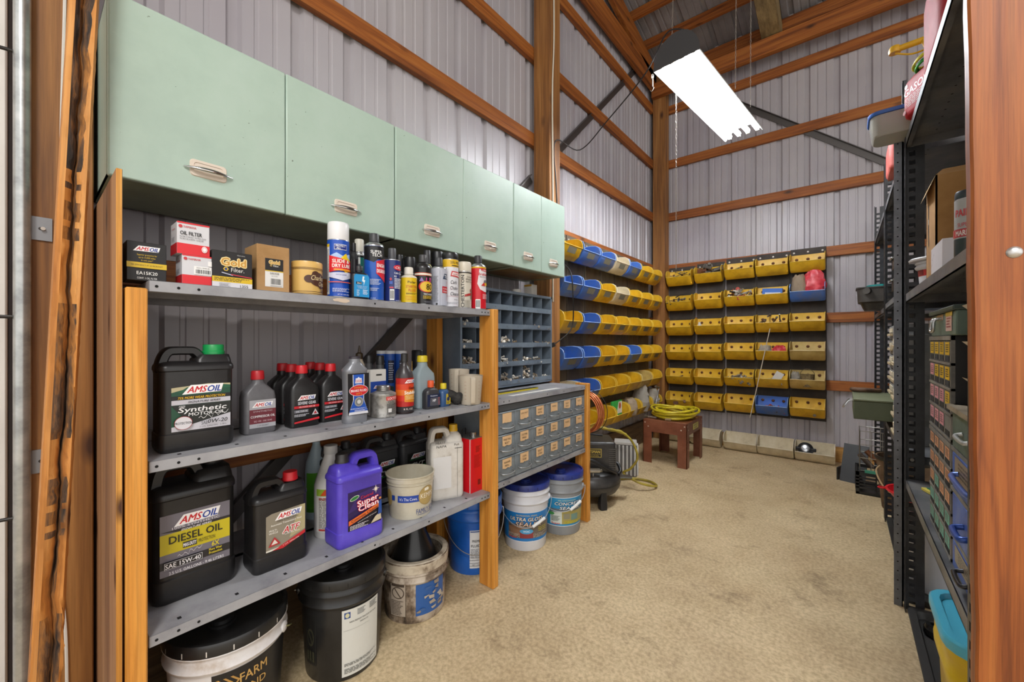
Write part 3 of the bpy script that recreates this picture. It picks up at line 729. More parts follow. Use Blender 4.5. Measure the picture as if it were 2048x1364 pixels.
def a_slide(L, R, h):
    L.rect(-R*1.45, .012, -R*1.0, h*.9, '#d9d8d4'); L.lines(-R*1.4, -R*1.05, .02, h*.84, 30, '#7d7d85'); L.rect(-R*1.45, h*.88, -R*1.0, h*.93, '#d8b52a')
    L.poly([(-R*.98, h*.72), (-R*.3, h*.78), (R*.2, h*.73), (R*1.2, h*.78), (R*1.2, h*.68), (-R*.98, h*.66)], '#a9c3ea')
    L.rect(-R*.5, h*.83, R*.62, h*.925, '#e6e6e6'); L.rect(-R*.47, h*.838, R*.59, h*.917, '#1a2d80'); L.text('PROTECT', R*.06, h*.895, h*.034, '#e9e9ee', w=R*.85, bold=.03); L.text('ALL', -R*.12, h*.857, h*.034, '#e9e9ee', w=R*.35, bold=.03)
    L.poly([(R*.1, h*.70), (R*.5, h*.76), (R*.72, h*.70), (R*1.2, h*.66), (R*1.2, h*.48), (R*.5, h*.44), (R*.1, h*.50)], '#e8c51f')
    L.poly([(-R*.98, h*.73), (R*.1, h*.68), (R*1.2, h*.64), (R*1.2, h*.46), (-R*.1, h*.47), (-R*.98, h*.44)], '#d6232a'); L.poly([(R*.3, h*.74), (R*.55, h*.775), (R*.68, h*.70), (R*.5, h*.66)], '#e8c51f')
    L.text('SLIDE &', R*.1, h*.635, h*.06, '#f4efe6', w=R*1.5, bold=.04); L.text('DRY LUBE', R*.15, h*.555, h*.06, '#f4efe6', w=R*1.6, bold=.04); L.rect(-R*.5, h*.47, R*1.1, h*.50, '#e5952a')
    L.poly([(-R*.98, h*.43), (R*1.1, h*.45), (R*1.1, h*.36), (R*.2, h*.30), (-R*.98, h*.36)], '#c9cbe0'); L.text('WHITE & CLEANER', R*.1, h*.40, h*.02, '#2c3f95', w=R*.9); L.rect(-R*1.0, h*.265, R*1.2, h*.28, '#e2603a'); L.lines(-R*.6, R*.9, h*.10, h*.17, 4, '#c8cde6'); L.text('NET WT 12OZ (340G)', R*.3, h*.06, h*.018, '#e8e8ee', w=R)
spray('tall white-capped blue and red lubricant spray can on the top shelf', 654, 699, -1.325, 447, '#1d4fb4', a_slide, capcol='#e4e4e6', bodyz=.755)
spray('dark bottle with a black cap standing behind the white-capped blue can', 697, 718, -1.42, 486, '#2a2527', lambda L, R, h: (L.poly([(-R, h*.62), (R, h*.7), (R, h*.62), (-R, h*.5)], '#b3262d'), L.rect(-R, h*.2, R, h*.48, '#a9a9b2')), cap=.45, capz=.86, bodyz=.72, dome=BLKR, name='dark_bottle')
spray('white and green can with an off-white cap behind the small blue bottle', 707, 730, -1.42, 479, '#c9cbc6', lambda L, R, h: (L.rect(0, h*.1, R*1.5, h*.93, '#1f6b62'), L.rect(-R*.9, h*.93, R*1.2, h*.97, '#1a1a1a')), cap=.85, capz=.80, bodyz=.76, capcol='#cfcbbd')
# flat blue squeeze bottle
def squeeze(label, y, X, w, d, H, col, capcol, art, neckz, shz, capr, z=Z1, name='squeeze_bottle', top=None, rz=FX, cat='bottle', caprz=None, rough=.3, mat=None, bodyr=.35):
    t = thing(name, label, cat, (X, y, z), rz); m = mat or cm(col, rough)
    r = min(w, d)*bodyr
    secs = [rrect(w*.94, d*.9, r*.9, 0), rrect(w, d, r, .004), rrect(w, d, r, shz*.5), rrect(w, d, r, shz)]
    for q in (.25, .5, .75, 1):
        e = q**1.0; s = 1-(1-math.cos(q*PI/2))
        ww = 2*capr*.85+(w-2*capr*.85)*math.cos(q*PI/2); dd = 2*capr*.85+(max(d, 2*capr*.86)-2*capr*.85)*math.cos(q*PI/2)
        secs.append(rrect(ww, dd, min(ww, dd)*(.35+.14*q), shz+(neckz-shz)*math.sin(q*PI/2)))
    secs.append(rrect(2*capr*.85, 2*capr*.85, capr*.84, neckz+.006))
    MB().loft(secs, m).build('bottle', t, smooth=45)
    cr = capr
    prof = caprz or [(cr, neckz+.004), (cr, neckz+.02), (cr*.9, neckz+.022), (cr*.45, neckz+.024), (cr*.38, H)]
    MB().lathe(prof, cm(capcol, .45), n=20).build('cap', t, smooth=40)
    L = Lab(); art(L, w, H); b = MB(); L.put(b, y=-d/2-.0004); b.build('label', t, smooth=0)
    return t
def a_2in1(L, w, H):
    h = .085; L.poly([(-w*.44, .008), (w*.44, .008), (w*.44, h-.008), (w*.36, h), (-w*.36, h), (-w*.44, h-.008)], '#2c93cf')
    L.poly([(w*.05, h*.93), (w*.16, h*.93), (w*.12, h*.80), (w*.2, h*.78), (w*.1, h*.55), (w*.12, h*.70), (w*.02, h*.74)], '#e8f2f6'); L.rect(-w*.32, h*.60, w*.0, h*.70, '#15171c'); L.text('2in1', -w*.16, h*.65, h*.075, '#e9e9ec', w=w*.24, bold=.03)
    L.text('SUPER DUTY', w*.02, h*.52, h*.05, '#c7d6e8', w=w*.6); L.text('LUBRICANT', w*.02, h*.455, h*.05, '#c7d6e8', w=w*.5); L.lines(-w*.3, -w*.12, h*.12, h*.38, 6, '#cfe4f2'); L.lines(w*.05, w*.36, h*.2, h*.4, 5, '#e5f0f7')
squeeze('small flat bottle with a bright blue label and black pointed cap on the top shelf', yu(718, -1.295), -1.295, .064, .034, .123, '#15171b', '#1d1d20', a_2in1, .094, .082, .013)
def a_st(L, R, h):
    L.rect(-R*1.5, h*.76, R*1.5, h*.995, '#1d1c1e'); L.poly([(-R*1.2, h*.76), (-R*.25, h*.7), (R*.2, h*.76)], '#1d1c1e'); L.text('SUPER', R*.02, h*.895, h*.052, '#eeeeee', w=R*1.15, bold=.02); L.text('TECH', R*.1, h*.835, h*.06, '#eeeeee', w=R*1.05, bold=.02)
    L.poly([(-R*.02, h*.72), (R*1.4, h*.80), (R*1.4, h*.34), (R*.9, h*.37), (-R*.02, h*.50)], '#cf2633'); L.text('ENGINE', R*.62, h*.65, h*.065, '#f3eeee', w=R*1.1, bold=.03); L.text('DEGREASER', R*.68, h*.55, h*.065, '#f3eeee', w=R*1.25, bold=.03); L.lines(-R*.6, R*.5, h*.29, h*.40, 5, '#c9d4ea'); L.lines(-R*.6, R*.3, h*.18, h*.24, 3, '#c9d4ea'); L.text('15 OZ', -R*.3, h*.05, h*.022, '#dde4f2')
spray('tall blue engine degreaser can with a black top and grey cap', 728, 768, -1.325, 468, '#1f55b0', a_st, cap=.52, capz=.875, bodyz=.80, capcol='#3b3b3e')
def a_crc(L, R, h):
    L.ell(R*.62, h*.83, R*.7, h*.065, '#cf2838'); L.text('CRC', R*.62, h*.83, h*.06, '#f0eeee', w=R*.95, shear=.3, bold=.02); L.text('Cable Clean', R*.55, h*.70, h*.05, '#e9eaf2', w=R*1.1, bold=.02); L.text('RD', R*.15, h*.62, h*.045, '#e9eaf2', w=R*.3, bold=.02); L.lines(R*.02, R*1.2, h*.33, h*.58, 7, '#d9dbe8', fill=.6)
    L.ell(-R*.4, h*.55, R*.14, h*.04, '#c23846', 4); L.rect(-R*.55, h*.43, -R*.2, h*.50, '#3a5bb0'); L.rect(-R*.55, h*.335, -R*.1, h*.37, '#c2485c'); L.bars(-R*.5, -R*.02, h*.06, h*.31); L.text('14 OZ (396G)', R*.6, h*.05, h*.03, '#d0d3e2', w=R*.9)
spray('dark blue cable cleaner can with a grey cap and white lettering', 767, 801, -1.325, 497, '#22306e', a_crc, cap=.5, capz=.80, bodyz=.765, capcol='#454548')
spray('black-capped dark can behind, between the dark blue and yellow cans', 791, 807, -1.46, 510, '#232024', cap='full', bodyz=.66)
spray('dark can with a wide glossy black cap behind the yellow starting fluid', 808, 832, -1.44, 515, '#2a2728', lambda L, R, h: L.rect(-R, h*.9, R, h*.95, '#8a3030'), cap='full', bodyz=.66)
def a_pol(L, R, h):
    L.text('Polar', R*.1, h*.83, h*.09, '#262420', w=R*1.05, bold=.03); L.text('STARTING', R*.18, h*.66, h*.10, '#c5522a', w=R*1.65, bold=.02); L.text('FLUID', R*.18, h*.52, h*.10, '#c5522a', w=R*1.0, bold=.02); L.lines(-R*.6, R*.9, h*.36, h*.42, 2, '#5b4f22'); L.text('EXTREMELY', R*.05, h*.27, h*.05, '#dc8a25', w=R*1.5); L.text('FLAMMABLE', R*.05, h*.18, h*.05, '#dc8a25', w=R*1.5)
spray('short yellow starting fluid can with an off-white cap', 801, 834, -1.315, 535, '#d8b71c', a_pol, cap=.56, capz=.80, bodyz=.70, capcol='#d9d3c6', dome=cm('#cfc8b8', .4))
def a_jb(L, R, h):
    L.rect(-R*1.5, h*.795, R*1.5, h*.875, '#c84a2e'); L.rect(-R*1.5, h*.81, R*1.5, h*.86, '#e2dccb'); L.text('J B', R*.4, h*.70, h*.10, '#d0498c', w=R*.9, bold=.03); L.poly([(-R*.75, h*.64), (-R*.45, h*.75), (-R*.2, h*.64)], '#8a6fb0')
    L.ell(R*.15, h*.50, R*.95, h*.155, '#c8393a'); L.ell(R*.22, h*.50, R*.85, h*.14, '#dcb530'); L.text('80', R*.45, h*.50, h*.16, '#1c1a1a', w=R*.75, bold=.03); L.text('TWICE AS GOOD', R*.4, h*.30, h*.05, '#e9e5df', w=R*1.3, bold=.02); L.lines(-R*.3, R*1.1, h*.17, h*.26, 4, '#d7b437'); L.ell(R*.4, h*.09, R*.6, h*.035, '#4a4a4f')
spray('black penetrating oil can with a large number 80 and small grey cap', 828, 863, -1.325, 510, '#1e1c1d', a_jb, cap=.48, capz=.85, bodyz=.72, capcol='#3c3b3d', dome=cm('#232122', .3))
spray('can with a striped red and yellow shoulder behind the number 80 can', 842, 866, -1.42, 501, '#c9352f', cap=.62, capz=.76, bodyz=.62, capcol='#2d2c2e', dome=cm('#c8c08a', .3))
def a_sil(L, R, h):
    L.poly([(R*.15, h*.72), (R*.35, h*.86), (R*1.2, h*.86), (R*1.1, h*.72)], '#2a3a55'); L.text('TC', R*.65, h*.79, h*.09, '#e6e6ea', w=R*.6, bold=.03); L.rect(R*.05, h*.36, R*1.3, h*.53, '#b3202e'); L.text('Contact', R*.6, h*.475, h*.045, '#efe9e9', w=R*.9); L.text('Cleaner', R*.6, h*.405, h*.045, '#efe9e9', w=R*.9); L.rect(R*.78, h*.17, R*.83, h*.68, '#d8433a'); L.ell(-R*.6, h*.07, R*.14, h*.03, '#2a2a2c', 5); L.rect(-R*.25, h*.02, -R*.22, h*.95, '#8c8f98'); L.lines(-R*1.0, -R*.4, h*.12, h*.8, 22, '#8f929c')
spray('silver contact cleaner can with a red label and a red straw', 861, 894, -1.325, 516, '#b6b8c4', a_sil, cap=.5, capz=.83, bodyz=.77, capcol='#3d3d40')
spray('black-capped can standing behind the silver contact cleaner', 862, 887, -1.43, 504, '#29282b', cap='full', bodyz=.72)
def a_gum(L, R, h):
    L.rect(-R*1.5, h*.845, R*1.5, h*1.0, '#dcb22b'); L.text('25% FREE', R*.3, h*.935, h*.05, '#201d17', w=R*1.3, bold=.02); L.rect(-R*.2, h*.862, R*1.2, h*.88, '#3a3320'); L.poly([(-R*.35, h*.65), (-R*.2, h*.76), (R*1.2, h*.74), (R*1.2, h*.63)], '#c33034'); L.poly([(-R*.2, h*.672), (-R*.1, h*.735), (R*1.2, h*.72), (R*1.2, h*.652)], '#e9e4e2'); L.text('GUMOUT', R*.5, h*.695, h*.04, '#c33034', w=R*1.15, bold=.03)
    L.text('Carb', R*.05, h*.53, h*.075, '#222226', w=R*.75, shear=.15, bold=.01); L.text('Choke', R*.1, h*.41, h*.075, '#222226', w=R*.95, shear=.15, bold=.01); L.text('Cleaner', R*.25, h*.29, h*.075, '#222226', w=R*1.2, shear=.15, bold=.01); L.rect(-R*1.0, h*.235, R*1.2, h*.24, '#c58d92'); L.text('4-1b', R*.3, h*.17, h*.03, '#222226'); L.lines(-R*.7, R*.9, h*.08, h*.12, 2, '#a9a9af')
spray('white carburetor cleaner can with a black cap and a yellow band', 883, 917, -1.33, 500, '#d7d6db', a_gum, cap='full', bodyz=.865, H=.240)
def a_ch(L, R, h):
    L.text('CHESTERTON', -R*.62, h*.47, R*.42, '#1d1b1a', w=h*.86, bold=.04, rot=PI/2); L.rect(-R*1.4, h*.955, R*1.4, h*.985, '#2a2826'); L.text('Chesterton', R*.45, h*.86, h*.035, '#3c3834', w=R*1.0); L.text('SPRASOLVO', R*.4, h*.79, h*.05, '#35312e', w=R*1.2); L.text('PENETRATING', R*.35, h*.725, h*.035, '#35312e', w=R*1.1); L.poly([(-R*.35, h*.32), (R*.9, h*.39), (R*.9, h*.45), (-R*.35, h*.38)], '#a83230'); L.ell(R*.55, h*.5, R*.14, h*.035, '#a83230'); L.rect(R*.55, h*.26, R*.9, h*.55, '#7a5f52'); L.lines(-R*.4, R*.7, h*.04, h*.24, 8, '#a39d91')
spray('beige can with vertical black lettering and a worn white cap', 913, 943, -1.325, 525, '#c8c1b2', a_ch, cap='full', bodyz=.785, capcol='#d4cdbd')
def a_br(L, R, h):
    L.rect(-R*1.5, h*.965, R*1.5, h, '#dcae2c'); L.poly([(-R*.3, h*.94), (-R*.55, h*.6), (-R*.2, h*.47), (R*.4, h*.42), (R*1.4, h*.42), (R*1.4, h*.94)], '#ded9dc'); L.ell(R*.5, h*.925, R*.6, h*.035, '#c51f2d'); L.text('CRC', R*.5, h*.925, h*.04, '#f2eeee', w=R*.8, shear=.3, bold=.02); L.text('Brakleen', R*.4, h*.83, h*.065, '#c51f2d', w=R*1.6, bold=.02); L.text('Brake Parts Cleaner', R*.4, h*.765, h*.03, '#4a4a55', w=R*1.3); L.ell(R*.55, h*.655, R*.28, h*.045, '#6b6b70'); L.ell(R*.7, h*.60, R*.35, h*.035, '#d9ac2a'); L.poly([(-R*.1, h*.56), (R*.3, h*.64), (R*.5, h*.55)], '#c93430'); L.lines(R*.1, R*1.2, h*.25, h*.37, 5, '#e9b9bb'); L.bars(-R*.75, -R*.2, h*.03, h*.24)
spray('red brake cleaner can with a black cap at the right end of the top shelf', 940, 972, -1.315, 512, '#c91f2c', a_br, cap=.5, capz=.86, bodyz=.78, capcol='#2c2b2d')
# ================================================================ jugs and bottles
JBLK = mottle('black_plastic', ('#1b1a1b', '#222122'), scale=30, rough=.38); JGRY = mottle('charcoal_plastic', ('#343436', '#3e3e40'), scale=20, rough=.4)
def jug(label, X, y, w, d, H, mat, capcol, art, z, cat='oil jug', name='oil_jug', body=.795, flip=1, group=None, capr=.019, taper=1., rz=FX, grip=.9, capx=.27, inset=True):
    """gallon jug: rounded rectangular body, sloping shoulder, flat-topped grip on one side and a screw cap on the other"""
    t = thing(name, label, cat, (X, y, z), rz, group); zb = body*H; r = min(w, d)*.16
    secs = [rrect(w*.93, d*.9, r*.9, 0), rrect(w*.985, d*.97, r, .006), rrect(w, d, r, .05*H)]
    if inset: secs += [rrect(w, d, r, .17*H), rrect(w*.97, d*.955, r, .18*H), rrect(w*.97, d*.955, r, zb-.04*H), rrect(w, d, r, zb-.03*H)]
    secs += [rrect(w, d, r, zb), rrect(w*.985, d*.94, r, zb+.02*H), rrect(w*.95, d*.80, r, zb+.04*H), rrect(w*.85, d*.55, r*.8, zb+.052*H)]
    MB().loft(secs, mat).build('body', t, smooth=38)
    b = MB(); nx = flip*w*capx; nz = .925*H
    b.loft([rrect(w*.52, d*.80, r*.8, zb+.02*H, cx=flip*w*.225), rrect(w*.50, d*.74, r*.8, zb+.07*H, cx=flip*w*.225), rrect(w*.42, d*.60, r*.7, zb+.115*H, cx=flip*w*.25), rrect(capr*2.3, capr*2.2, capr*.95, nz-.03*H, cx=nx), rrect(capr*1.9, capr*1.9, capr*.92, nz-.02*H, cx=nx), rrect(capr*1.85, capr*1.85, capr*.9, nz, cx=nx)], mat)
    b.build('neck', t, smooth=45)
    g = MB(); x0 = -flip*w*.44; f_ = flip*w
    g.strap(curve([(x0, zb-.05*H), (x0+f_*.012, zb+.03*H), (x0+f_*.05, H*.90), (x0+f_*.10, H*.940), (x0+f_*.16, H*.950), (-f_*.10, H*.950), (-f_*.02, H*.945), (f_*.04, H*.91), (f_*.10, zb+.06*H)], 3), d*.46, H*.085, mat)
    g.build('grip', t, smooth=50)
    c = MB().lathe([(capr*1.08, nz-.004), (capr*1.08, nz+.004), (capr, nz+.006), (capr, H*1.0), (capr*.93, H*1.008), (capr*.5, H*1.009)], cm(capcol, .4), n=28, c=(nx, 0, 0)); c.build('cap', t, smooth=40)
    if art:
        L = Lab(); art(L, w, H); q = MB(); L.put(q, y=-(d*.955/2 if inset else d/2)-.0004); q.build('label', t, smooth=0)
    return t
def sig(L, x, z, w, c): # handwritten flourish
    r = random.Random(4); pts = [(x+w*i/14, z+w*.10*math.sin(i*1.9)*(.5+r.random())+w*.012*i) for i in range(15)]
    for a, b in zip(pts, pts[1:]): L.poly([(a[0], a[1]-w*.008), (b[0], b[1]-w*.008), (b[0], b[1]+w*.014), (a[0], a[1]+w*.014)], c)
def a_0w20(L, w, H):
    a, b, z0, z1 = -w*.35, w*.43, H*.195, H*.63; h = z1-z0
    L.poly([(a, z0), (b, z0), (b, z1-h*.03), (a+(b-a)*.7, z1), (a, z1-h*.06)], '#1c4c37'); L.poly([(a, z1-h*.16), (a+(b-a)*.5, z1-h*.02), (b, z1-h*.10), (b, z1-h*.02), (a+(b-a)*.6, z1), (a, z1-h*.06)], '#b9b08c')
    L.poly([(a+(b-a)*.1, z1-h*.17), (b, z1-h*.12), (b, z1-h*.06), (a+(b-a)*.7, z1-h*.01), (a+(b-a)*.25, z1-h*.06)], '#1f5a40')
    L.rect(a, z1-h*.33, b, z1-h*.24, '#1b1b1c'); L.rect(a, z1-h*.43, b, z1-h*.33, '#c3c2cb'); L.poly([(a, z0), (b, z0), (b, z0+h*.30), (a+(b-a)*.6, z0+h*.20), (a, z0+h*.10)], '#c3c2cb'); L.poly([(a+(b-a)*.3, z0+h*.12), (b, z0+h*.30), (b, z0+h*.56), (a, z0+h*.56)], '#1d2220')
    brandmark(L, w*.06, z1-h*.11, w*.5); m = (a+b)/2
    L.text('75% MORE WEAR PROTECTION', m, z1-h*.285, h*.055, '#e2b61f', w=(b-a)*.8, bold=.03, shear=.15); L.text('SIGNATURE SERIES', m+w*.03, z1-h*.38, h*.045, '#22252b', w=(b-a)*.56, shear=.3, bold=.02)
    L.text('100%', a+w*.13, z0+h*.535, h*.04, '#e8e8ea', shear=.2); L.text('Synthetic', m+w*.01, z0+h*.46, h*.11, '#e8e8ea', w=(b-a)*.82, bold=.04, shear=.12); L.text('MOTOR OIL', m+w*.06, z0+h*.35, h*.075, '#e8e8ea', w=(b-a)*.62, bold=.03, shear=.1); sig(L, m-w*.05, z0+h*.25, w*.4, '#e8e8ea')
    L.ell(a+w*.14, z0+h*.18, w*.115, w*.105, '#a6323c'); L.ell(a+w*.14, z0+h*.18, w*.108, w*.098, '#d8d6dc'); L.text('PROTECTION', a+w*.14, z0+h*.18, h*.05, '#25252a', w=w*.22, bold=.02); L.text('SAE', m+w*.02, z0+h*.14, h*.08, '#2b2d33', w=w*.08); L.text('0W-20', m+w*.2, z0+h*.16, h*.085, '#1d1e22', w=w*.27, shear=.2, bold=.03); L.text('1 U.S. GALLON - 3.78 L', m+w*.14, z0+h*.06, h*.035, '#33353b', w=w*.36)
jug('black gallon jug with a green cap and green motor oil label on the middle shelf', -1.36, .292, .162, .105, .272, JBLK, '#1d9a52', a_0w20, Z2, capr=.024)
def a_dies(L, w, H):
    a, b, z0, z1 = -w*.42, w*.40, H*.205, H*.635; h = z1-z0; m = (a+b)/2
    L.rect(a, z0, b, z1, '#74707a'); L.rect(a, z0+h*.36, b, z0+h*.69, '#c7b622'); L.poly([(a+w*.2, z0+h*.69), (b, z0+h*.69), (b, z0+h*.735), (a, z0+h*.735)], '#2a282b'); L.rect(a, z0+h*.12, b, z0+h*.245, '#29272a'); brandmark(L, m+w*.02, z1-h*.13, w*.5)
    L.text('100% SYNTHETIC', m, z0+h*.765, h*.04, '#e0dde4', w=(b-a)*.68); L.text('SIGNATURE SERIES', m, z0+h*.71, h*.032, '#f0eef2', w=(b-a)*.44, shear=.3, bold=.03); L.text('DIESEL OIL', m, z0+h*.585, h*.125, '#26251a', w=(b-a)*.76, bold=.03); L.rect(m-w*.16, z0+h*.40, m+w*.0, z0+h*.49, '#201f20'); L.text('MAX-DUTY', m-w*.08, z0+h*.445, h*.062, '#eceaec', w=w*.15, bold=.03); L.text('PROTECTION', m+w*.12, z0+h*.445, h*.062, '#26251a', w=w*.2)
    sig(L, m-w*.22, z0+h*.29, w*.28, '#e6e3e8'); L.text('6X', m+w*.22, z0+h*.33, h*.085, '#d9c52a', w=w*.09, bold=.04); L.text('More Wear', m+w*.22, z0+h*.24, h*.045, '#d9c52a', w=w*.16, bold=.03); L.text('Protection', m+w*.22, z0+h*.185, h*.045, '#d9c52a', w=w*.16, bold=.03); L.rect(a+w*.04, z0+h*.13, m+w*.06, z0+h*.24, '#e4e2e6'); L.rect(a+w*.045, z0+h*.135, m+w*.055, z0+h*.235, '#242225'); L.text('SAE 15W-40', m-w*.16, z0+h*.185, h*.075, '#eeecef', w=w*.4, bold=.02); L.text('2.5 U.S. GALLONS - 9.46 LITERS', m+w*.0, z0+h*.06, h*.05, '#ecebef', w=(b-a)*.78, bold=.01)
jug('large black diesel oil jug with a purple and yellow label on the bottom shelf', -1.445, .302, .188, .155, .372, JBLK, '#1b1a1b', a_dies, Z3, capr=.024, body=.77)
def a_atf(L, w, H):
    a, b, z0, z1 = -w*.29, w*.43, H*.22, H*.645; h = z1-z0; m = (a+b)/2
    L.poly([(a, z0), (a+w*.3, z0), (b, z0+h*.20), (b, z1), (b-w*.12, z1), (a+w*.1, z1-h*.03), (a, z1-h*.08)], '#8e8676'); L.poly([(a+w*.42, z0+h*.2), (b, z0+h*.32), (b, z1), (b-w*.1, z1)], '#b1a680'); L.poly([(a+w*.1, z0), (a+w*.3, z0-h*.02), (b, z0+h*.2), (b, z0+h*.29), (a+w*.26, z0+h*.07)], '#c22630'); L.poly([(a, z0), (a+w*.1, z0), (a+w*.24, z0+h*.05), (a, z0+h*.04)], '#e2dcd0')
    brandmark(L, m+w*.05, z1-h*.14, w*.46); L.text('100% SYNTHETIC', m+w*.03, z1-h*.265, h*.035, '#2b2a28', w=w*.4); L.text('Automatic Transmission Fluid', m, z1-h*.335, h*.05, '#f0ece4', w=w*.56, bold=.02); L.text('ATF', m+w*.09, z0+h*.46, h*.17, '#c22630', w=w*.32, bold=.03, shear=.3, out=('#f2eee8', 1)); L.text('MULTI-', a+w*.12, z0+h*.54, h*.05, '#f0ece4', w=w*.14, bold=.02); L.text('VEHICLE', a+w*.12, z0+h*.475, h*.05, '#f0ece4', w=w*.16, bold=.02); L.poly([(a+w*.03, z0+h*.13), (a+w*.25, z0+h*.15), (a+w*.14, z0+h*.36)], '#b3262e'); L.poly([(a+w*.08, z0+h*.17), (a+w*.2, z0+h*.18), (a+w*.14, z0+h*.30)], '#ddd6cb'); L.text('SIGNATURE SERIES', m+w*.1, z0+h*.345, h*.03, '#f0ece4', w=w*.28); L.text('1 U.S. GALLON', m+w*.08, z0+h*.12, h*.035, '#f2e9e4', w=w*.3, rot=.22)
jug('black gallon jug with a red cap and silver transmission fluid label on the bottom shelf', -1.385, .505, .157, .105, .272, JBLK, '#cf2028', a_atf, Z3, capr=.021)
def a_cvt(L, w, H):
    a, b, z0, z1 = -w*.3, w*.42, H*.2, H*.62; h = z1-z0; m = (a+b)/2; L.rect(a, z0, b, z1, '#1d1e1e'); brandmark(L, m+w*.02, z1-h*.14, w*.48); L.text('100% SYNTHETIC', m, z1-h*.28, h*.045, '#3f9a54', w=(b-a)*.8); L.text('CVT', m, z1-h*.5, h*.2, '#d7dcd6', w=(b-a)*.7, bold=.03, shear=.2); L.poly([(a, z0+h*.3), (b, z0+h*.42), (b, z0+h*.46), (a, z0+h*.34)], '#2f9348')
for i, (yy, s) in enumerate(((.80, 'leftmost of the three charcoal jugs, behind the purple cleaner'), (.995, 'middle one of the three charcoal jugs, behind the white ice cream pail'), (1.165, 'rightmost of the three charcoal jugs, behind the stained white jug'))):
    jug(s, -1.615, yy+.015, .16, .105, .272, JGRY, '#2a2a2c', a_cvt, Z3, group='charcoal transmission fluid jugs')
def quart(label, X, y, w, d, H, mat, capcol, art, z=Z2, group=None, neck=.017, name='oil_bottle', sh=.60, rz=FX):
    t = thing(name, label, 'bottle', (X, y, z), rz, group); r = d*.2; hs = sh*H
    secs = [rrect(w*.93, d*.92, r, 0), rrect(w, d, r, .004), rrect(w, d, r, hs-.004), rrect(w*.98, d*.98, r, hs), rrect(w*.94, d*.95, r, hs+.012), rrect(w*.56, d*.62, r, hs+.16*H), rrect(neck*2.1, neck*2.1, neck, hs+.20*H), rrect(neck*1.9, neck*1.9, neck*.94, H-.026)]
    MB().loft(secs, mat).build('body', t, smooth=35)
    MB().lathe([(neck*1.08, H-.027), (neck*1.1, H-.024), (neck*1.02, H-.003), (neck*.9, H), (neck*.4, H)], cm(capcol, .4), n=22).build('cap', t, smooth=40)
    L = Lab(); art(L, w, H); b = MB(); L.put(b, y=-d/2-.0003); b.build('label', t, smooth=0)
    return t
def a_comp(L, w, H):
    a, b, z0, z1 = -w*.36, w*.46, H*.10, H*.54; h = z1-z0; L.rect(a, z0, b, z1, '#a9a8ad'); L.rect(a, z0+h*.15, b, z0+h*.66, '#6a2430'); brandmark(L, w*.05, z1-h*.17, w*.6); L.text('SYNTHETIC', w*.05, z0+h*.59, h*.055, '#c9b6ba', w=w*.6); L.text('COMPRESSOR OIL', w*.05, z0+h*.41, h*.085, '#ebe6e8', w=w*.76, bold=.02); L.text('ISO 100 - SAE 30/40', w*.05, z0+h*.24, h*.06, '#d9b9bf', w=w*.56); L.text('1 US QUART', w*.05, z0+h*.08, h*.04, '#3a3a3f', w=w*.35)
quart('grey quart bottle of compressor oil with a red cap on the middle shelf', -1.41, .462, .088, .06, .192, mottle('grey_plastic', ('#5c5b5e', '#67666a'), scale=25, rough=.4), '#b8242c', a_comp)
def a_sg(L, w, H):
    a, b, z0, z1 = -w*.40, w*.46, H*.10, H*.54; h = z1-z0; brandmark(L, w*.04, z1-h*.14, w*.58); L.text('SEVERE GEAR', w*.04, z1-h*.33, h*.11, '#dddce2', w=w*.62, bold=.03); L.rect(a, z1-h*.52, b, z1-h*.43, '#c2222c'); L.text('100% SYNTHETIC GEAR LUBE', w*.04, z1-h*.475, h*.05, '#efdddd', w=w*.56); L.rect(a, z1-h*.68, w*.08, z1-h*.57, '#6d6d75'); L.text('SAE 75W-90', -w*.15, z1-h*.625, h*.06, '#e6e6ea', w=w*.38); L.poly([(w*.2, z1-h*.8), (w*.44, z1-h*.8), (w*.32, z1-h*.58)], '#c9c5c8'); L.poly([(w*.26, z1-h*.77), (w*.38, z1-h*.77), (w*.32, z1-h*.65)], '#b32630'); L.lines(a, w*.12, z1-h*.82, z1-h*.72, 3, '#c9c9d0'); L.poly([(a, z0), (b, z0+h*.10), (b, z0+h*.02), (a, z0-h*.06)], '#cc2630')
for i, (X, y, s) in enumerate(((-1.405, .592, 'black gear oil bottle with a red cap, front of the left file'), (-1.50, .597, 'second black gear oil bottle from the front in the left file'), (-1.585, .60, 'rearmost black gear oil bottle of the left file'), (-1.425, .700, 'black gear oil bottle with a red cap, front of the right file'), (-1.51, .702, 'second black gear oil bottle from the front in the right file'), (-1.595, .704, 'rearmost black gear oil bottle of the right file'))):
    quart(s, X, y, .093, .062, .203, JBLK, '#c81f28', a_sg, group='black gear oil bottles with red caps')
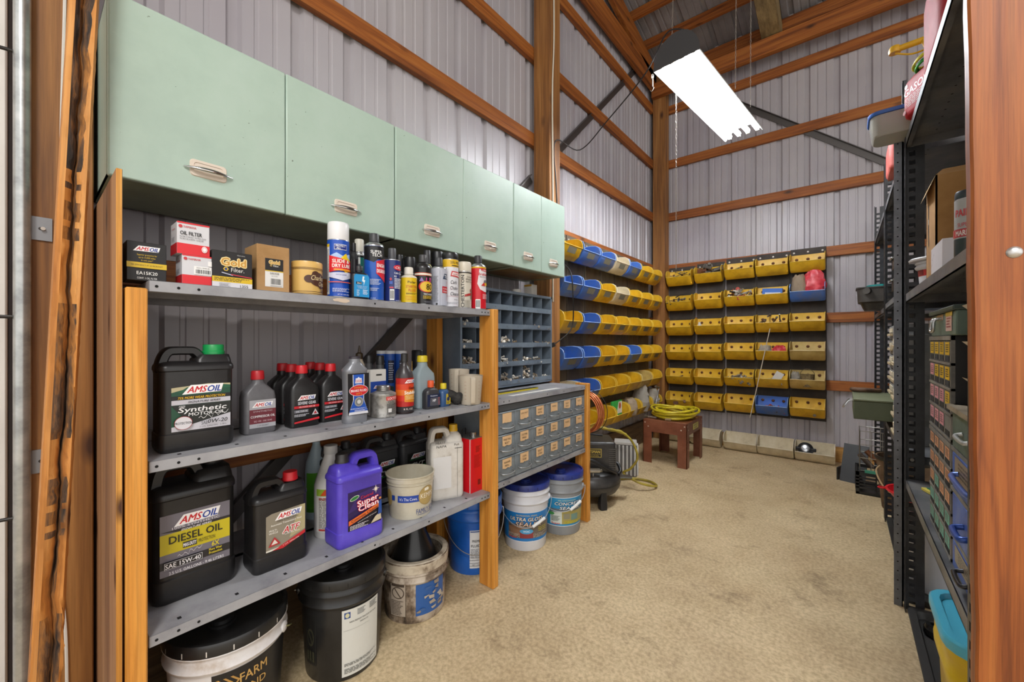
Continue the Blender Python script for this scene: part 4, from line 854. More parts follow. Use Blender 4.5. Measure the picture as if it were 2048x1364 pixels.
# brake fluid bottle
t = thing('brake_fluid_bottle', 'silver waisted bottle with a blue and red brake fluid label on the middle shelf', 'bottle', (-1.325, yu(709, -1.325), Z2), FX)
sp = cm('#84868c', .35, .3); w, d = .084, .052
MB().loft([rrect(w*.96, d*.96, .02, 0), rrect(w, d, .021, .006), rrect(w, d, .021, .02), rrect(w*.93, d*.95, .02, .03), rrect(w*.9, d*.92, .02, .06), rrect(w*.95, d*.96, .02, .12), rrect(w, d, .021, .175), rrect(w*1.02, d*1.02, .021, .178), rrect(w*1.0, d, .021, .186), rrect(w*.6, d*.72, .018, .205), rrect(w*.45, w*.45, w*.22, .212), rrect(w*.45, w*.45, w*.22, .222)], sp).build('body', t, smooth=38)
MB().lathe([(.019, .2225), (.019, .230), (.0, .231)], cm('#3c3840', .4), n=20, cap1=False).build('cap', t)
L = Lab(); L.poly([(-w*.46, .03), (w*.46, .03), (w*.47, .172), (-w*.47, .172)], '#1c1b1e'); L.poly([(-w*.44, .031), (w*.44, .031), (w*.24, .08), (w*.26, .168), (-w*.26, .168), (-w*.24, .08)], '#dcdce2'); L.poly([(-w*.41, .040), (w*.41, .040), (w*.21, .082), (w*.23, .168), (-w*.23, .168), (-w*.21, .082)], '#2455b4'); L.poly([(-w*.16, .138), (w*.16, .138), (w*.13, .155), (w*.04, .156), (0, .160), (-w*.05, .156), (-w*.13, .155)], '#dfe0e8'); L.text('LUCAS', 0, .146, .009, '#c4303a', w=w*.26, bold=.03); L.text('OIL PRODUCTS', 0, .134, .003, '#e5e5ee', w=w*.26)
L.ell(0, .113, w*.42, .0195, '#e4e3e6'); L.ell(0, .113, w*.405, .0183, '#c9252f'); L.text('SYNTHETIC', 0, .123, .005, '#e9b83a', w=w*.42); L.text('BRAKE FLUID', 0, .113, .0085, '#f3efef', w=w*.70, bold=.03); L.text('DOT 3', 0, .102, .006, '#e9b83a', w=w*.24); L.ell(0, .074, .0165, .0165, '#9a9a98'); L.ell(0, .074, .0125, .0125, '#777776'); L.ell(0, .074, .007, .007, '#c7c7c4'); L.lines(-w*.38, w*.38, .049, .053, 2, '#d9dcea'); L.lines(-w*.2, w*.4, .041, .047, 3, '#d9dcea')
b = MB(); L.put(b, y=-d/2-.0006); b.build('label', t, smooth=0)
# glue bottle with spout, grease tubes, penetrating tubes behind
def slim(label, ul, ur, X, vtop, prof, mat, capprof, capm, art=None, z=Z2, name='bottle', cat='bottle', H=None):
    X, Y, R = cylat(ul, ur, X); H = H or px((ul+ur)/2, vtop, x=X)[2]-z
    t = thing(name, label, cat, (X, Y, z), FX)
    MB().lathe([(a*R, b*H) for a, b in prof], mat, n=28).build('body', t, smooth=45); MB().lathe([(a*R, b*H) for a, b in capprof], capm, n=20).build('cap', t, smooth=45)
    if art: L = Lab(); art(L, R, H); b = MB(); L.put(b, R=R*prof[1][0], rot=-.3); b.build('label', t, smooth=0)
    return t
slim('cream squeeze bottle with a black pointed spout behind the brake fluid', 704, 733, -1.47, 691, [(.9, 0), (1, .02), (1, .62), (.85, .72), (.5, .78), (.5, .80)], cm('#b9ab98', .4), [(.52, .80), (.52, .88), (.22, .9), (.1, 1)], cm('#3a2d1c', .4), name='glue_bottle')
slim('left one of two grey bottles with black caps behind the blue carded tube', 727, 748, -1.44, 710, [(.95, 0), (1, .02), (1, .6), (.78, .70), (.72, .86)], JGRY, [(.76, .86), (.76, .98), (.6, 1)], BLK, name='grey_bottle')
slim('right one of two grey bottles with black caps behind the blue carded tube', 749, 771, -1.43, 711, [(.95, 0), (1, .02), (1, .6), (.78, .70), (.72, .84)], JGRY, [(.76, .84), (.76, .98), (.6, 1)], BLK, name='grey_bottle')
for a, c, xx, s in ((753, 771, -1.60, 'leftmost blue tube with a white cap at the back of the middle shelf'), (769, 790, -1.58, 'middle blue tube with a white cap at the back of the middle shelf'), (790, 814, -1.56, 'rightmost blue tube with a white cap at the back of the middle shelf')):
    slim(s, a, c, xx, 701, [(1, 0), (1, .02), (1, .95)], cm('#2858b0', .4), [(1.03, .94), (1.03, .995), (.9, 1)], cm('#d9dade', .4), lambda L, R, H: (L.rect(-R*.6, H*.4, R*.7, H*.82, '#1d2440'), L.lines(-R*.5, R*.6, H*.45, H*.78, 8, '#c8cce0')), name='grease_tube')
def a_slip(L, w, H): L.rect(-w/2, H*.08, w/2, H*.74, '#24479c'); L.text('SLIP', 0, H*.47, H*.11, '#eeeef3', w=w*.6, bold=.05); L.text('LOCK', 0, H*.32, H*.11, '#eeeef3', w=w*.66, bold=.05); L.rect(-w/2, 0, w/2, H*.08, '#d4482c'); L.rect(-w*.16, H*.87, w*.2, H*.90, '#2a2a2a'); brandmark(L, 0, H*.62, w*.6)
t = carton('grease_packet', 'blue carded tube with a white hang tab behind the round metal can', yu(741, -1.385), yu(774, -1.385)-.004, Z2, .174, -1.385, .03, '#d3d1cc', a_slip, cat='tube')
t = carton('dark_carton', 'small dark green and black carton behind the round metal can', yu(775, -1.42)-.012, yu(787, -1.42), Z2, .10, -1.415, .05, '#26332e', lambda L, w, h: L.lines(-w*.4, w*.4, h*.3, h*.8, 6, '#8aa08f'), cat='box')
# brush-top can
X, Y, R = cylat(740, 793, -1.345); R *= .97
t = thing('compound_can', 'stained round metal can with a screw lid and red label strip on the middle shelf', 'can', (X, Y, Z2), FX)
cmt = mottle('stained_tin', ('#77746f', '#a3a19d', '#b0aeaa'), scale=30, rough=.4, metal=.5)
MB().lathe([(R*.98, 0), (R*1.02, .002), (R*1.02, .006), (R, .008), (R, .080), (R*1.02, .082), (R*.99, .088), (R*.6, .096), (R*.52, .0965)], cmt, n=36).build('can_body', t, smooth=40)
MB().lathe([(R*.53, .097), (R*.55, .099), (R*.53, .103), (R*.55, .106), (R*.53, .110), (R*.55, .112), (R*.5, .116), (0, .1162)], cm('#8e8c89', .35, .8), n=28, cap1=False).build('screw_lid', t, smooth=30)
L = Lab(); L.rect(-R*.05, .064, R*1.3, .078, '#c3302e'); L.text('LOCTITE', R*.55, .071, .009, '#f1e6e4', w=R*.95, bold=.03); L.text('C5-A', R*.35, .058, .008, '#2b2a2a', w=R*.5); L.lines(0, R*1.2, .012, .052, 10, '#4c4a49'); L.rect(R*.1, .02, R*.4, .034, '#dad8d6')
b = MB(); L.put(b, R=R, rot=-.3); b.build('label', t, smooth=0)
def a_stab(L, R, H):
    h = H*.60; n = 6
    for i, c in enumerate(('#7a1d18', '#b3241c', '#d0401c', '#dc6a1e', '#d0301c', '#b3201c')): L.rect(-R*1.4, h*(.98-i*.155), R*1.4, h*(.98-(i-1)*.155) if i else h, c)
    L.poly([(-R*.3, h*.62), (R*1.4, h*.66), (R*1.4, h*.3), (-R*.3, h*.34)], '#d98a22'); L.poly([(-R*1.4, h*.02), (R*1.4, h*.02), (R*1.4, h*.05), (-R*1.4, h*.05)], '#2a1715'); brandmark(L, R*.45, h*.90, R*1.3); L.text('Gasoline', R*.7, h*.72, h*.08, '#24150f', w=R*1.1, bold=.02); L.text('Stabilizer', R*.55, h*.595, h*.095, '#f4efe6', w=R*1.7, bold=.04); L.lines(-R*.2, R*1.0, h*.40, h*.52, 4, '#f0d890'); L.text('8 FL OZ', R*.1, h*.14, h*.05, '#f0e3d8')
slim('slim dark bottle with an orange and red stabilizer label on the middle shelf', 790, 827, -1.345, 707, [(.95, 0), (1, .015), (1, .62), (.85, .70), (.5, .78), (.32, .84), (.3, .88)], cm('#3a3638', .3), [(.4, .86), (.38, .99), (.3, 1)], cm('#2b2a2b', .4), a_stab, name='stabilizer_bottle')
slim('small brass oil can with a pointed top behind the slim red bottle', 815, 833, -1.50, 722, [(1, 0), (1, .55), (.8, .62), (.6, .64)], mottle('brass_stained', ('#b6ab8e', '#c6b98e', '#7a6038'), scale=40, rough=.4, metal=.2), [(.55, .64), (.5, .72), (.15, .76), (.1, 1)], cm('#a8854a', .3, .8), name='oil_can', cat='can')
slim('dark can with a black cap behind the yellow-capped clear bottle', 823, 848, -1.56, 700, [(1, 0), (1, .02), (1, .66)], cm('#25324f', .4), [(.98, .66), (.98, .98), (.85, 1)], BLK, lambda L, R, H: (L.rect(-R*.8, H*.1, R*.2, H*.6, '#1c1b1e'), L.rect(-R*.6, H*.35, -R*.2, H*.5, '#b5363a')), name='spray_can', cat='spray can')
trl = clear('hazy_plastic', '#aebfc6', .35, .35)
quart('hazy pale blue quart bottle with a yellow cap on the middle shelf', -1.395, yu(846, -1.395)-.004, .095, .066, .222, trl, '#d9c22a', lambda L, w, H: (L.rect(w*.05, H*.12, w*.42, H*.5, '#a9adb0'), L.rect(w*.08, H*.40, w*.42, H*.46, '#3b4144'), L.rect(w*.1, H*.2, w*.2, H*.38, '#55595c'), L.bars(w*.12, w*.38, H*.13, H*.2)), neck=.021, sh=.60, name='clear_bottle')
def mini(label, ul, ur, X, H, mat, cap, art, shz):
    y = (yu(ul, X)+yu(ur, X))/2; w = (yu(ur, X)-yu(ul, X))*.86
    return squeeze(label, y, X, w, .042, H, '', cap, art, H*.74, H*shz, .0125, z=Z2, name='mix_oil_bottle', mat=mat, caprz=[(.0135, H*.76), (.0138, H*.78), (.0135, H-.003), (.012, H)])
mini('small charcoal bottle with an orange cap on the middle shelf', 845, 877, -1.35, .117, cm('#39383c', .35), '#d9562a', lambda L, w, H: (L.rect(-w*.47, H*.1, w*.47, H*.52, '#222a48'), L.text('Husqvarna', 0, H*.47, H*.05, '#dfe3ec', w=w*.5), L.poly([(-w*.3, H*.12), (w*.47, H*.1), (w*.4, H*.4), (-w*.25, H*.4)], '#55545b'), L.text('HP', w*.02, H*.30, H*.1, '#e8e8ec', w=w*.22, bold=.03), L.lines(w*.3, w*.44, H*.12, H*.4, 6, '#b0555c')), .55)
mini('tiny blue bottle with a yellow cap beside the charcoal one', 876, 897, -1.35, .10, cm('#3a5a86', .3), '#d8c32c', lambda L, w, H: (L.rect(-w*.05, H*.1, w*.42, H*.55, '#c9ad2e'), L.ell(w*.18, H*.33, w*.16, H*.09, '#2a3252'), L.lines(w*.0, w*.38, H*.12, H*.22, 3, '#4a3f1c')), .58)
# black glove
t = MB(); r = random.Random(2); gl = mottle('glove_knit', ('#1a191a', '#2b2a29', '#383633'), scale=40, rough=.8, bump=.4, bscale=80)
def blob(b, c, s, m, seed, n=10, rough_=.2):
    q = random.Random(seed); secs = []
    for i in range(n+1):
        a = PI*i/n; rr = math.sin(a); secs.append([(c[0]+s[0]*rr*math.cos(2*PI*j/16)*(1+q.uniform(-rough_, rough_)), c[1]+s[1]*rr*math.sin(2*PI*j/16)*(1+q.uniform(-rough_, rough_)), max(.001, c[2]-s[2]*math.cos(a)*(1+q.uniform(-rough_, rough_)*.5))) for j in range(16)])
    return b.loft(secs, m)
t.tube(curve([(-.035, .02, .035), (-.01, .0, .045), (.015, -.01, .032), (.035, -.02, .024)], 6), .02, gl, 12, rfn=lambda q: .020+.006*math.sin(q*9)*.4+.004*q, flat=1.3)
for k, (a, bz, l) in enumerate(((.9, .05, .075), (.62, .058, .08), (.3, .055, .07), (1.25, .035, .055))):
    t.tube(curve([(-.03, .02, .04), (-.03+.004*k, .03+l*.4*math.cos(a*.5), bz), (-.03+.012*k, .03+l*math.cos(a*.5), max(.012, bz-l*.35))], 5), .0095, gl, 8, rfn=lambda q: .011*(1-.3*q))
o = t.build('work_glove', loc=(-1.345, 1.202, Z2+.001), rz=FX, smooth=70); tag(o, 'crumpled black knit work glove beside the measuring pitchers', 'glove')
def pitcher(label, X, y, R, H, rz, tilt=0):
    pm_ = clear('milky_plastic', '#cfc4b2', .25, .4) if 'milky_plastic' not in MATS else MATS['milky_plastic']; MATS['milky_plastic'] = pm_
    t = thing('measuring_pitcher', label, 'pitcher', (X, y, Z2+.001), rz); b = MB(); n = 32
    def ring(r, z, lip=0): return [((r+(lip*max(0, math.cos(2*PI*j/n-PI/2))**8))*math.cos(2*PI*j/n), (r+(lip*max(0, math.cos(2*PI*j/n-PI/2))**8))*math.sin(2*PI*j/n), z) for j in range(n)]
    b.loft([ring(R*.80, 0), ring(R*.82, .004), ring(R, H, .014), ring(R*.975, H, .014), ring(R*.80, .006), ring(R*.5, .005)], pm_); b.build('pitcher_body', t, smooth=45)
    h = MB().strap(curve([(0, H-.006), (-.018, H-.01), (-.026, H-.02), (-.020, .02), (-.010, .012), (0, .012)], 5), .020, .006, pm_).xf(Matrix.Translation((0, -R*.87, 0)) @ Matrix.Rotation(PI/2, 4, 'Z')); h.build('handle', t, smooth=50)
    L = Lab()
    for k in range(6): L.rect(-R*.62, H*(.2+.12*k), -R*.48, H*(.2+.12*k)+.001, '#b06a50'); L.rect(R*.5, H*(.2+.12*k), R*.62, H*(.2+.12*k)+.001, '#b06a50')
    q = MB(); L.put(q, R=lambda z: R*(.82+.18*z/H)+.0008); q.build('measure_marks', t)
    return t
pitcher('milky plastic measuring pitcher standing at the right end of the middle shelf', -1.305, 1.285, .056, .128, FX-.62)
p = pitcher('second milky pitcher, dusty, leaning behind the first one', -1.415, 1.312, .05, .148, FX-.9); p.rotation_euler.x = -.16
# ---------------- bottom shelf
def a_sc(L, w, H):
    a, b, z0, z1 = -w*.30, w*.43, H*.175, H*.60; h = z1-z0; L.rect(a, z0, b, z1, '#2f2152'); L.poly([(a, z0+h*.46), (a+w*.2, z0+h*.9), (b, z1), (b, z0+h*.7)], '#3d2a6a'); L.poly([(a, z0), (b, z0), (b, z0+h*.42), (a, z0+h*.1)], '#1f1b25')
    cx, cz = w*.30, z1-h*.09
    for i in range(8): a2 = i*PI/4; L.poly([(cx+w*.09*math.cos(a2)*(1 if i % 2 == 0 else .6), cz+w*.09*math.sin(a2)*(1 if i % 2 == 0 else .6)), (cx+w*.02*math.cos(a2+.6), cz+w*.02*math.sin(a2+.6)), (cx, cz), (cx+w*.02*math.cos(a2-.6), cz+w*.02*math.sin(a2-.6))], '#f0e3d2')
    L.ell(a+w*.13, z1-h*.17, w*.10, h*.055, '#d7ddc9', a0=.25); L.ell(a+w*.13, z1-h*.17, w*.088, h*.042, '#2e7a3d', a0=.25); m = (a+b)/2
    L.text('Castrol', m+w*.03, z1-h*.19, h*.08, '#cc2a33', w=w*.27, bold=.03, rot=.08); L.text('Super', m+w*.05, z1-h*.315, h*.15, '#f1eef2', w=w*.46, bold=.035, rot=.1, out=('#c8263a', 1)); L.text('Clean', m+w*.06, z1-h*.455, h*.14, '#f1eef2', w=w*.44, bold=.035, rot=.1, out=('#c8263a', 1))
    L.poly([(a, z0+h*.16), (b-w*.04, z0+h*.42), (b-w*.04, z0+h*.52), (a, z0+h*.28)], '#dd6a2c'); L.text('Concrete Cleaner', m-w*.02, z0+h*.345, h*.07, '#1d1a22', w=w*.6, bold=.02, rot=.245); L.text('Industrial Strength Oil Remover', m+w*.03, z0+h*.235, h*.025, '#ece8f0', w=w*.42, rot=.2); L.poly([(b-w*.26, z0+h*.03), (b-w*.02, z0+h*.06), (b-w*.04, z0+h*.26), (b-w*.16, z0+h*.18)], '#c9bca2'); L.poly([(b-w*.1, z0+h*.2), (b-w*.01, z0+h*.22), (b-w*.02, z0+h*.6), (b-w*.08, z0+h*.55)], '#274a92'); L.ell(b-w*.05, z0+h*.64, w*.03, h*.03, '#d28a52'); L.lines(a+w*.02, b-w*.3, z0+h*.03, z0+h*.15, 4, '#d8d4de')
JPUR = mottle('purple_plastic', ('#4c3bb2', '#5746be', '#6353c6'), scale=5, rough=.36)
jug('bright purple gallon jug of concrete cleaner with a black cap on the bottom shelf', -1.335, .742, .172, .105, .305, JPUR, '#2d2a2b', a_sc, Z3, flip=-1, capr=.021, cat='cleaner jug', name='cleaner_jug', body=.76)
wj = mottle('stained_white_jug', ('#9a8f80', '#c9c3ba', '#d3cec6'), scale=14, rough=.5, fac=(.3, .55))
def a_wj(L, w, H): L.rect(-w*.44, H*.16, w*.10, H*.60, '#d7d6d6'); L.text('HEAVY', -w*.22, H*.80, H*.035, '#2a2726', w=w*.3, shear=.1); L.text('NAPA', -w*.20, H*.745, H*.035, '#2a2726', w=w*.3, shear=.1); L.text('Full', w*.26, H*.755, H*.03, '#3a3634', w=w*.14); L.rect(w*.2, H*.70, w*.42, H*.707, '#2a2726'); L.rect(w*.28, H*.02, w*.287, H*.72, '#3a3634')
jug('stained white jug with a yellow cap and handwriting on the bottom shelf', -1.39, 1.205, .15, .105, .315, wj, '#d3a520', a_wj, Z3, capr=.019, name='white_jug', cat='jug', body=.745, inset=False, rz=FX-.42)
# red solvent tin
t = thing('solvent_tin', 'bright red rectangular metal tin at the right end of the bottom shelf', 'tin', (-1.375, 1.333, Z3), FX)
w, d, H = .082, .13, .245; rt = cm('#cf1420', .3)
MB().loft([rrect(w, d, .006, 0), rrect(w, d, .006, H)], rt).build('tin_body', t, smooth=30)
b = MB().loft([rrect(w*1.01, d*1.01, .006, H), rrect(w*1.01, d*1.01, .006, H+.004), rrect(w*.95, d*.96, .006, H+.002)], cm('#8d8d8d', .3, .8)); b.build('top_plate', t)
MB().lathe([(.017, H+.002), (.017, H+.007), (.015, H+.008), (.016, H+.022), (.0, H+.0225)], cm('#a8a7a4', .25, .9), n=22, c=(w*.12, -d*.22, 0), cap1=False).build('screw_cap', t, smooth=30)
MB().tube(curve([(-w*.3, d*.05, H+.002), (-w*.28, d*.08, H+.03), (-.005, d*.15, H+.034), (w*.2, d*.22, H+.03), (w*.22, d*.25, H+.002)], 5), .0025, BLK, 6).build('wire_handle', t)
L = Lab(); L.lines(-w*.12, w*.25, H*.74, H*.86, 6, '#7a1016'); L.lines(-w*.25, w*.3, H*.45, H*.7, 12, '#ab121b'); L.rect(w*.04, H*.12, w*.26, H*.22, '#7a1016'); q = MB(); L.put(q, y=-d/2)
S = Lab(); S.rect(-d*.48, 0, -d*.44, H, '#d9d3cf'); S.rect(d*.44, 0, d*.48, H, '#d9d3cf'); c = MB(); S.put(c, y=0); q.join(c, Matrix.Translation((-w/2, 0, 0)) @ Matrix.Rotation(-PI/2, 4, 'Z')); q.build('print', t, smooth=0)
# ice cream pail
X, Y, R = cylat(771, 869, -1.365); R *= .985
t = thing('ice_cream_pail', 'empty off-white ice cream pail with a blue banner on the bottom shelf', 'pail', (X, Y, Z3), FX)
km = mottle('pail_white', ('#bdb49e', '#c9c2ae', '#cec8b6'), scale=8, rough=.4); H = .165
MB().lathe([(R*.84, 0), (R*.86, .004), (R*.965, H*.86), (R*.985, H*.865), (R*.99, H*.97), (R*1.02, H*.975), (R*1.02, H), (R*.97, H), (R*.95, H*.86), (R*.84, .006), (R*.4, .006)], km, n=44, cap1=True).build('pail_body', t, smooth=40)
Rf = lambda z: R*(.86+.105*z/(H*.86)); L = Lab()
L.rect(-R*.72, H*.42, R*.22, H*.58, '#23459c'); L.text("It's The Cows.", -R*.27, H*.50, H*.07, '#e7e7ee', w=R*.72, bold=.01); L.ell(R*.55, H*.52, R*.42, H*.23, '#9d8148'); L.ell(R*.55, H*.52, R*.40, H*.215, '#b0975e'); L.text('KEMPS', R*.55, H*.53, H*.12, '#efe8d8', w=R*.66, bold=.01); L.poly([(R*.40, H*.64), (R*.62, H*.64), (R*.64, H*.69), (R*.56, H*.72), (R*.40, H*.70)], '#efe8d8'); L.text('FAMILY SIZE', R*.52, H*.18, H*.12, '#2f4688', w=R*.95); L.rect(R*.1, H*.09, R*.95, H*.10, '#2f4688'); L.ell(-R*1.2, H*.5, R*.2, H*.2, '#b0975e'); L.rect(-R*1.0, H*.46, -R*.84, H*.58, '#23459c')
b = MB(); L.put(b, R=Rf, rot=-.42); b.build('print', t, smooth=0)
MB().lathe([(R*.99, H*.80), (R*1.0, H*.81), (R*.995, H*.82)], km, n=44, cap0=False, cap1=False).build('rim_ridge', t)
# white bottle with a tan label and the trigger-less spray jug behind
X, Y, R = cylat(628, 706, -1.44); R *= .84; Y -= .012
t = thing('cleaner_bottle', 'white cone-shouldered bottle with a grey cap and small print label behind the purple jug', 'bottle', (X, Y, Z3), FX); H = .318; wm2 = mottle('white_hdpe', ('#c4c2c0', '#d2d0ce'), scale=12, rough=.4)
MB().lathe([(R*.94, 0), (R, .006), (R, H*.56), (R*.92, H*.62), (R*.40, H*.88), (R*.38, H*.91)], wm2, n=36).build('body', t, smooth=40)
MB().strap(curve([(.0, 0), (.028, -.004), (.044, -.03), (.05, -.09), (.03, -.105)], 5), .018, .012, wm2).build('grip', t, loc=(R*.30, 0, H*.86), smooth=60)
MB().lathe([(R*.42, H*.905), (R*.42, H*.995), (R*.36, H), (R*.1, H)], cm('#b9b8b6', .5), n=24).build('cap', t, smooth=40)
L = Lab(); L.rect(-R*1.4, H*.08, R*1.4, H*.55, '#cfccc6'); L.rect(-R*1.4, H*.475, R*1.4, H*.55, '#8fae3a'); L.poly([(-R*1.1, H*.48), (R*.2, H*.49), (R*.1, H*.54), (-R*.8, H*.545)], '#cf5226'); L.lines(-R*1.2, R*1.0, H*.12, H*.45, 26, '#77726f'); L.lines(-R*1.2, R*.6, H*.43, H*.46, 2, '#b5453f'); L.rect(-R*1.2, H*.095, R*.3, H*.115, '#b5453f'); b = MB(); L.put(b, R=R); b.build('label', t, smooth=0)
X, Y, R = cylat(604, 660, -1.62); R *= .80
t = thing('spray_jug', 'pale blue bottle with a lime green label behind, left of the purple jug', 'bottle', (X, Y, Z3), FX); H = .33; pb = cm('#a9bcc6', .4)
MB().lathe([(R*.95, 0), (R, .006), (R, H*.55), (R*.9, H*.66), (R*.35, H*.86), (R*.33, H*.9)], pb, n=30).build('body', t, smooth=40); MB().lathe([(R*.38, H*.9), (R*.38, H), (R*.1, H)], cm('#c2c0bb', .5), n=20).build('cap', t, smooth=40)
L = Lab(); L.rect(-R*1.4, H*.09, R*1.4, H*.55, '#58a52c'); L.rect(-R*1.4, H*.09, R*1.4, H*.13, '#4b8f28'); b = MB(); L.put(b, R=R); b.build('label', t, smooth=0)
# ================================================================ pails on the floor
def pail(label, x, y, R, H, body, lid, rz, art=None, bail=None, rb=.87, rings=(.80, .74), z=0, lidz=.012, name='pail', spout=True, group=None, lidflange=None, openm=None, cat='pail', lower=None, back=False):
    t = thing(name, label, cat, (x, y, z), rz, group); Rz = lambda q: R*(rb+(1-rb)*min(1, q/H))*.965
    prof = [(Rz(0)*.97, 0), (Rz(0), .006)]
    a, b = rings
    prof += [(Rz(b*H-.012), b*H-.012), (Rz(b*H)+.007, b*H-.006), (Rz(b*H)+.009, b*H), (Rz(b*H)+.003, b*H+.010), (Rz(a*H), a*H), (Rz(a*H)+.008, a*H+.004), (Rz(a*H)+.006, a*H+.012), (Rz(H*.9), H*.9), (Rz(H), H-.02)]
    if openm: prof += [(Rz(H)+.008, H-.019), (Rz(H)+.008, H), (Rz(H)-.012, H), (Rz(H)-.012, H-.03), (Rz(.01)-.004, .008)]
    MB().lathe(prof, body, n=48, cap1=bool(openm)).build('pail_body', t, smooth=38)
    if lid:
        q = R
        lm = MB().lathe([(q*.985, H-.034), (q*1.0, H-.032), (q*1.0, H-.006), (q*.98, H), (q*.93, H), (q*.91, H-.010), (q*.3, H-.010), (0, H-.010)], lid, n=48, cap0=False, cap1=False)
        if spout:
            MB().lathe([(.034, H-.010), (.034, H-.004), (.027, H-.003), (.027, H+.006), (.022, H+.008), (.0, H+.008)], lid, n=24, c=(.0, -R*.25, 0), cap1=False).build('spout_cap', t, smooth=40)
        for k in range(16):
            an = 2*PI*k/16+.1
            M = Matrix.Rotation(an, 4, 'Z'); v = [M @ Vector((sx*.0014, -q-.0006, zz)) for sx, zz in ((-1, H-.028), (1, H-.028), (1, H-.014), (-1, H-.014))]
            lm.add(v, [(0, 1, 2, 3)], cm('#101011') if lidflange is None else cm(lidflange))
        lm.build('lid', t, smooth=38)
    if art:
        L = Lab(); art(L, R, H); b2 = MB(); L.put(b2, R=Rz); b2.build('label', t, smooth=0)
    if bail:
        bz, drop, wire, grip, off = bail; RR = Rz(bz*H)+.013
        pts = []
        for k in range(25):
            an = PI*k/24-PI/2
            pts.append(((RR+.006)*math.sin(an), (1 if back else -1)*(RR+.004)*math.cos(an), bz*H-drop*math.cos(an)**1.1))
        MB().tube([(-RR+.012, 0, bz*H)]+pts+[(RR-.012, 0, bz*H)], .0021, wire, 6).build('bail_handle', t, smooth=60)
        for s in (-1, 1): MB().lathe([(.016, 0), (.016, .008), (.010, .012), (0, .012)], body, n=16, cap1=False).xf(Matrix.Translation((s*(RR-.012), 0, bz*H)) @ Matrix.Rotation(s*PI/2, 4, 'Y')).build('bail_ear', t, smooth=40)
        if grip:
            i = 12+off; p0, p1 = Vector(pts[i-2]), Vector(pts[i+2]); MB().tube([p0, (p0+p1)/2+Vector((0, -.003, 0)), p1], .0085, cm('#dcdcda', .4), 10).build('bail_grip', t, smooth=60)
    return t
PB = mottle('black_pail', ('#171718', '#1e1e1f', '#272727'), scale=9, rough=.32)
PW = mottle('grimy_white_pail', ('#8d7a64', '#b7aba0', '#cdc8c6', '#d2cfce'), scale=9, rough=.45, fac=(.28, .55))
PD = mottle('dirty_pail', ('#3a2f27', '#7b6a59', '#b3a594', '#c0b4a5'), scale=11, rough=.6, fac=(.36, .62), stretch=(1, 1, .8))
PDR = mottle('dirty_rim', ('#6d5c4a', '#b3a592', '#c9bda9'), scale=16, rough=.55, fac=(.3, .55))
PBL = mottle('blue_pail', ('#1552a8', '#1c60bb', '#2168c2'), scale=6, rough=.33)
WIRE = cm('#b7b3ac', .35, .8)
FC = lambda x, y: math.atan2(-y, -x)+PI/2   # turn local -y to the camera side
def a_farm(L, R, H):
    L.poly([(-R*.1, -.0), (R*1.9, 0), (R*1.9, H*.69), (R*1.3, H*.66), (R*.5, H*.56), (R*.45, H*.60), (-R*.1, H*.60)], '#1c1b1c') if False else None
    L.rect(R*.14, 0.01, R*1.9, H*.745, '#1d1c1d')
    for k in range(3): L.poly([(R*.20+k*.016, H*.60), (R*.20+k*.016+.006, H*.60), (R*.20+k*.016+.022, H*.65), (R*.20+k*.016+.006, H*.70), (R*.20+k*.016, H*.70), (R*.20+k*.016+.016, H*.65)], '#b48a4a')
    L.text('FARM', R*.78, H*.655, H*.075, '#c29a58', w=R*.46, bold=.02); L.text('AND', R*.78, H*.55, H*.06, '#c29a58', w=R*.4, bold=.02)
pail('large grimy white pail with a black lid and dark label, lower left under the shelves', -1.405, .385, .152, .345, PW, PB, FC(-1.405, .385)-.42, a_farm, back=True, bail=(.80, .10, cm('#8f8a62', .4, .6), False, 0), rings=(.89, .79), lidflange='#c9c4bd')
def a_napa(L, R, H):
    L.rect(-R*.95, H*.16, -R*.62, H*.66, '#2a2a28'); L.rect(-R*.93, H*.17, -R*.64, H*.65, '#1b1b1b'); L.ell(-R*.785, H*.43, R*.11, H*.085, '#3b3a2c'); L.ell(-R*.785, H*.43, R*.085, H*.065, '#1b1b1b'); L.poly([(-R*.86, H*.49), (-R*.84, H*.50), (-R*.70, H*.37), (-R*.72, H*.36)], '#3b3a2c')
    for k in range(3): L.rect(-R*.9+k*R*.09, H*.20, -R*.84+k*R*.09, H*.30, '#3b3a2c')
    L.rect(-R*.03, H*.05, R*.88, H*.70, '#cfcfc9'); L.rect(R*.02, H*.615, R*.15, H*.675, '#2c4a86'); L.ell(R*.085, H*.645, R*.045, H*.022, '#c9c6a0'); L.lines(R*.3, R*.5, H*.62, H*.68, 5, '#55585a'); L.lines(R*.6, R*.84, H*.62, H*.685, 4, '#55585a')
    L.text('NAPA PREMIUM TRACTOR HYD FLUID', R*.46, H*.575, H*.017, '#33363a', w=R*.66); L.text('MADE IN USA', R*.46, H*.545, H*.014, '#33363a', w=R*.2); L.rect(R*.0, H*.50, R*.6, H*.502, '#8a8a86'); L.lines(R*.02, R*.85, H*.15, H*.18, 3, '#6f716f'); L.lines(R*.02, R*.85, H*.08, H*.13, 4, '#6f716f')
pail('black pail with a black lid and a white paper label under the bottom shelf', -1.40, .735, .146, .352, PB, PB, FC(-1.4, .735), a_napa, back=True, bail=(.78, .09, WIRE, False, 0), rings=(.84, .75))
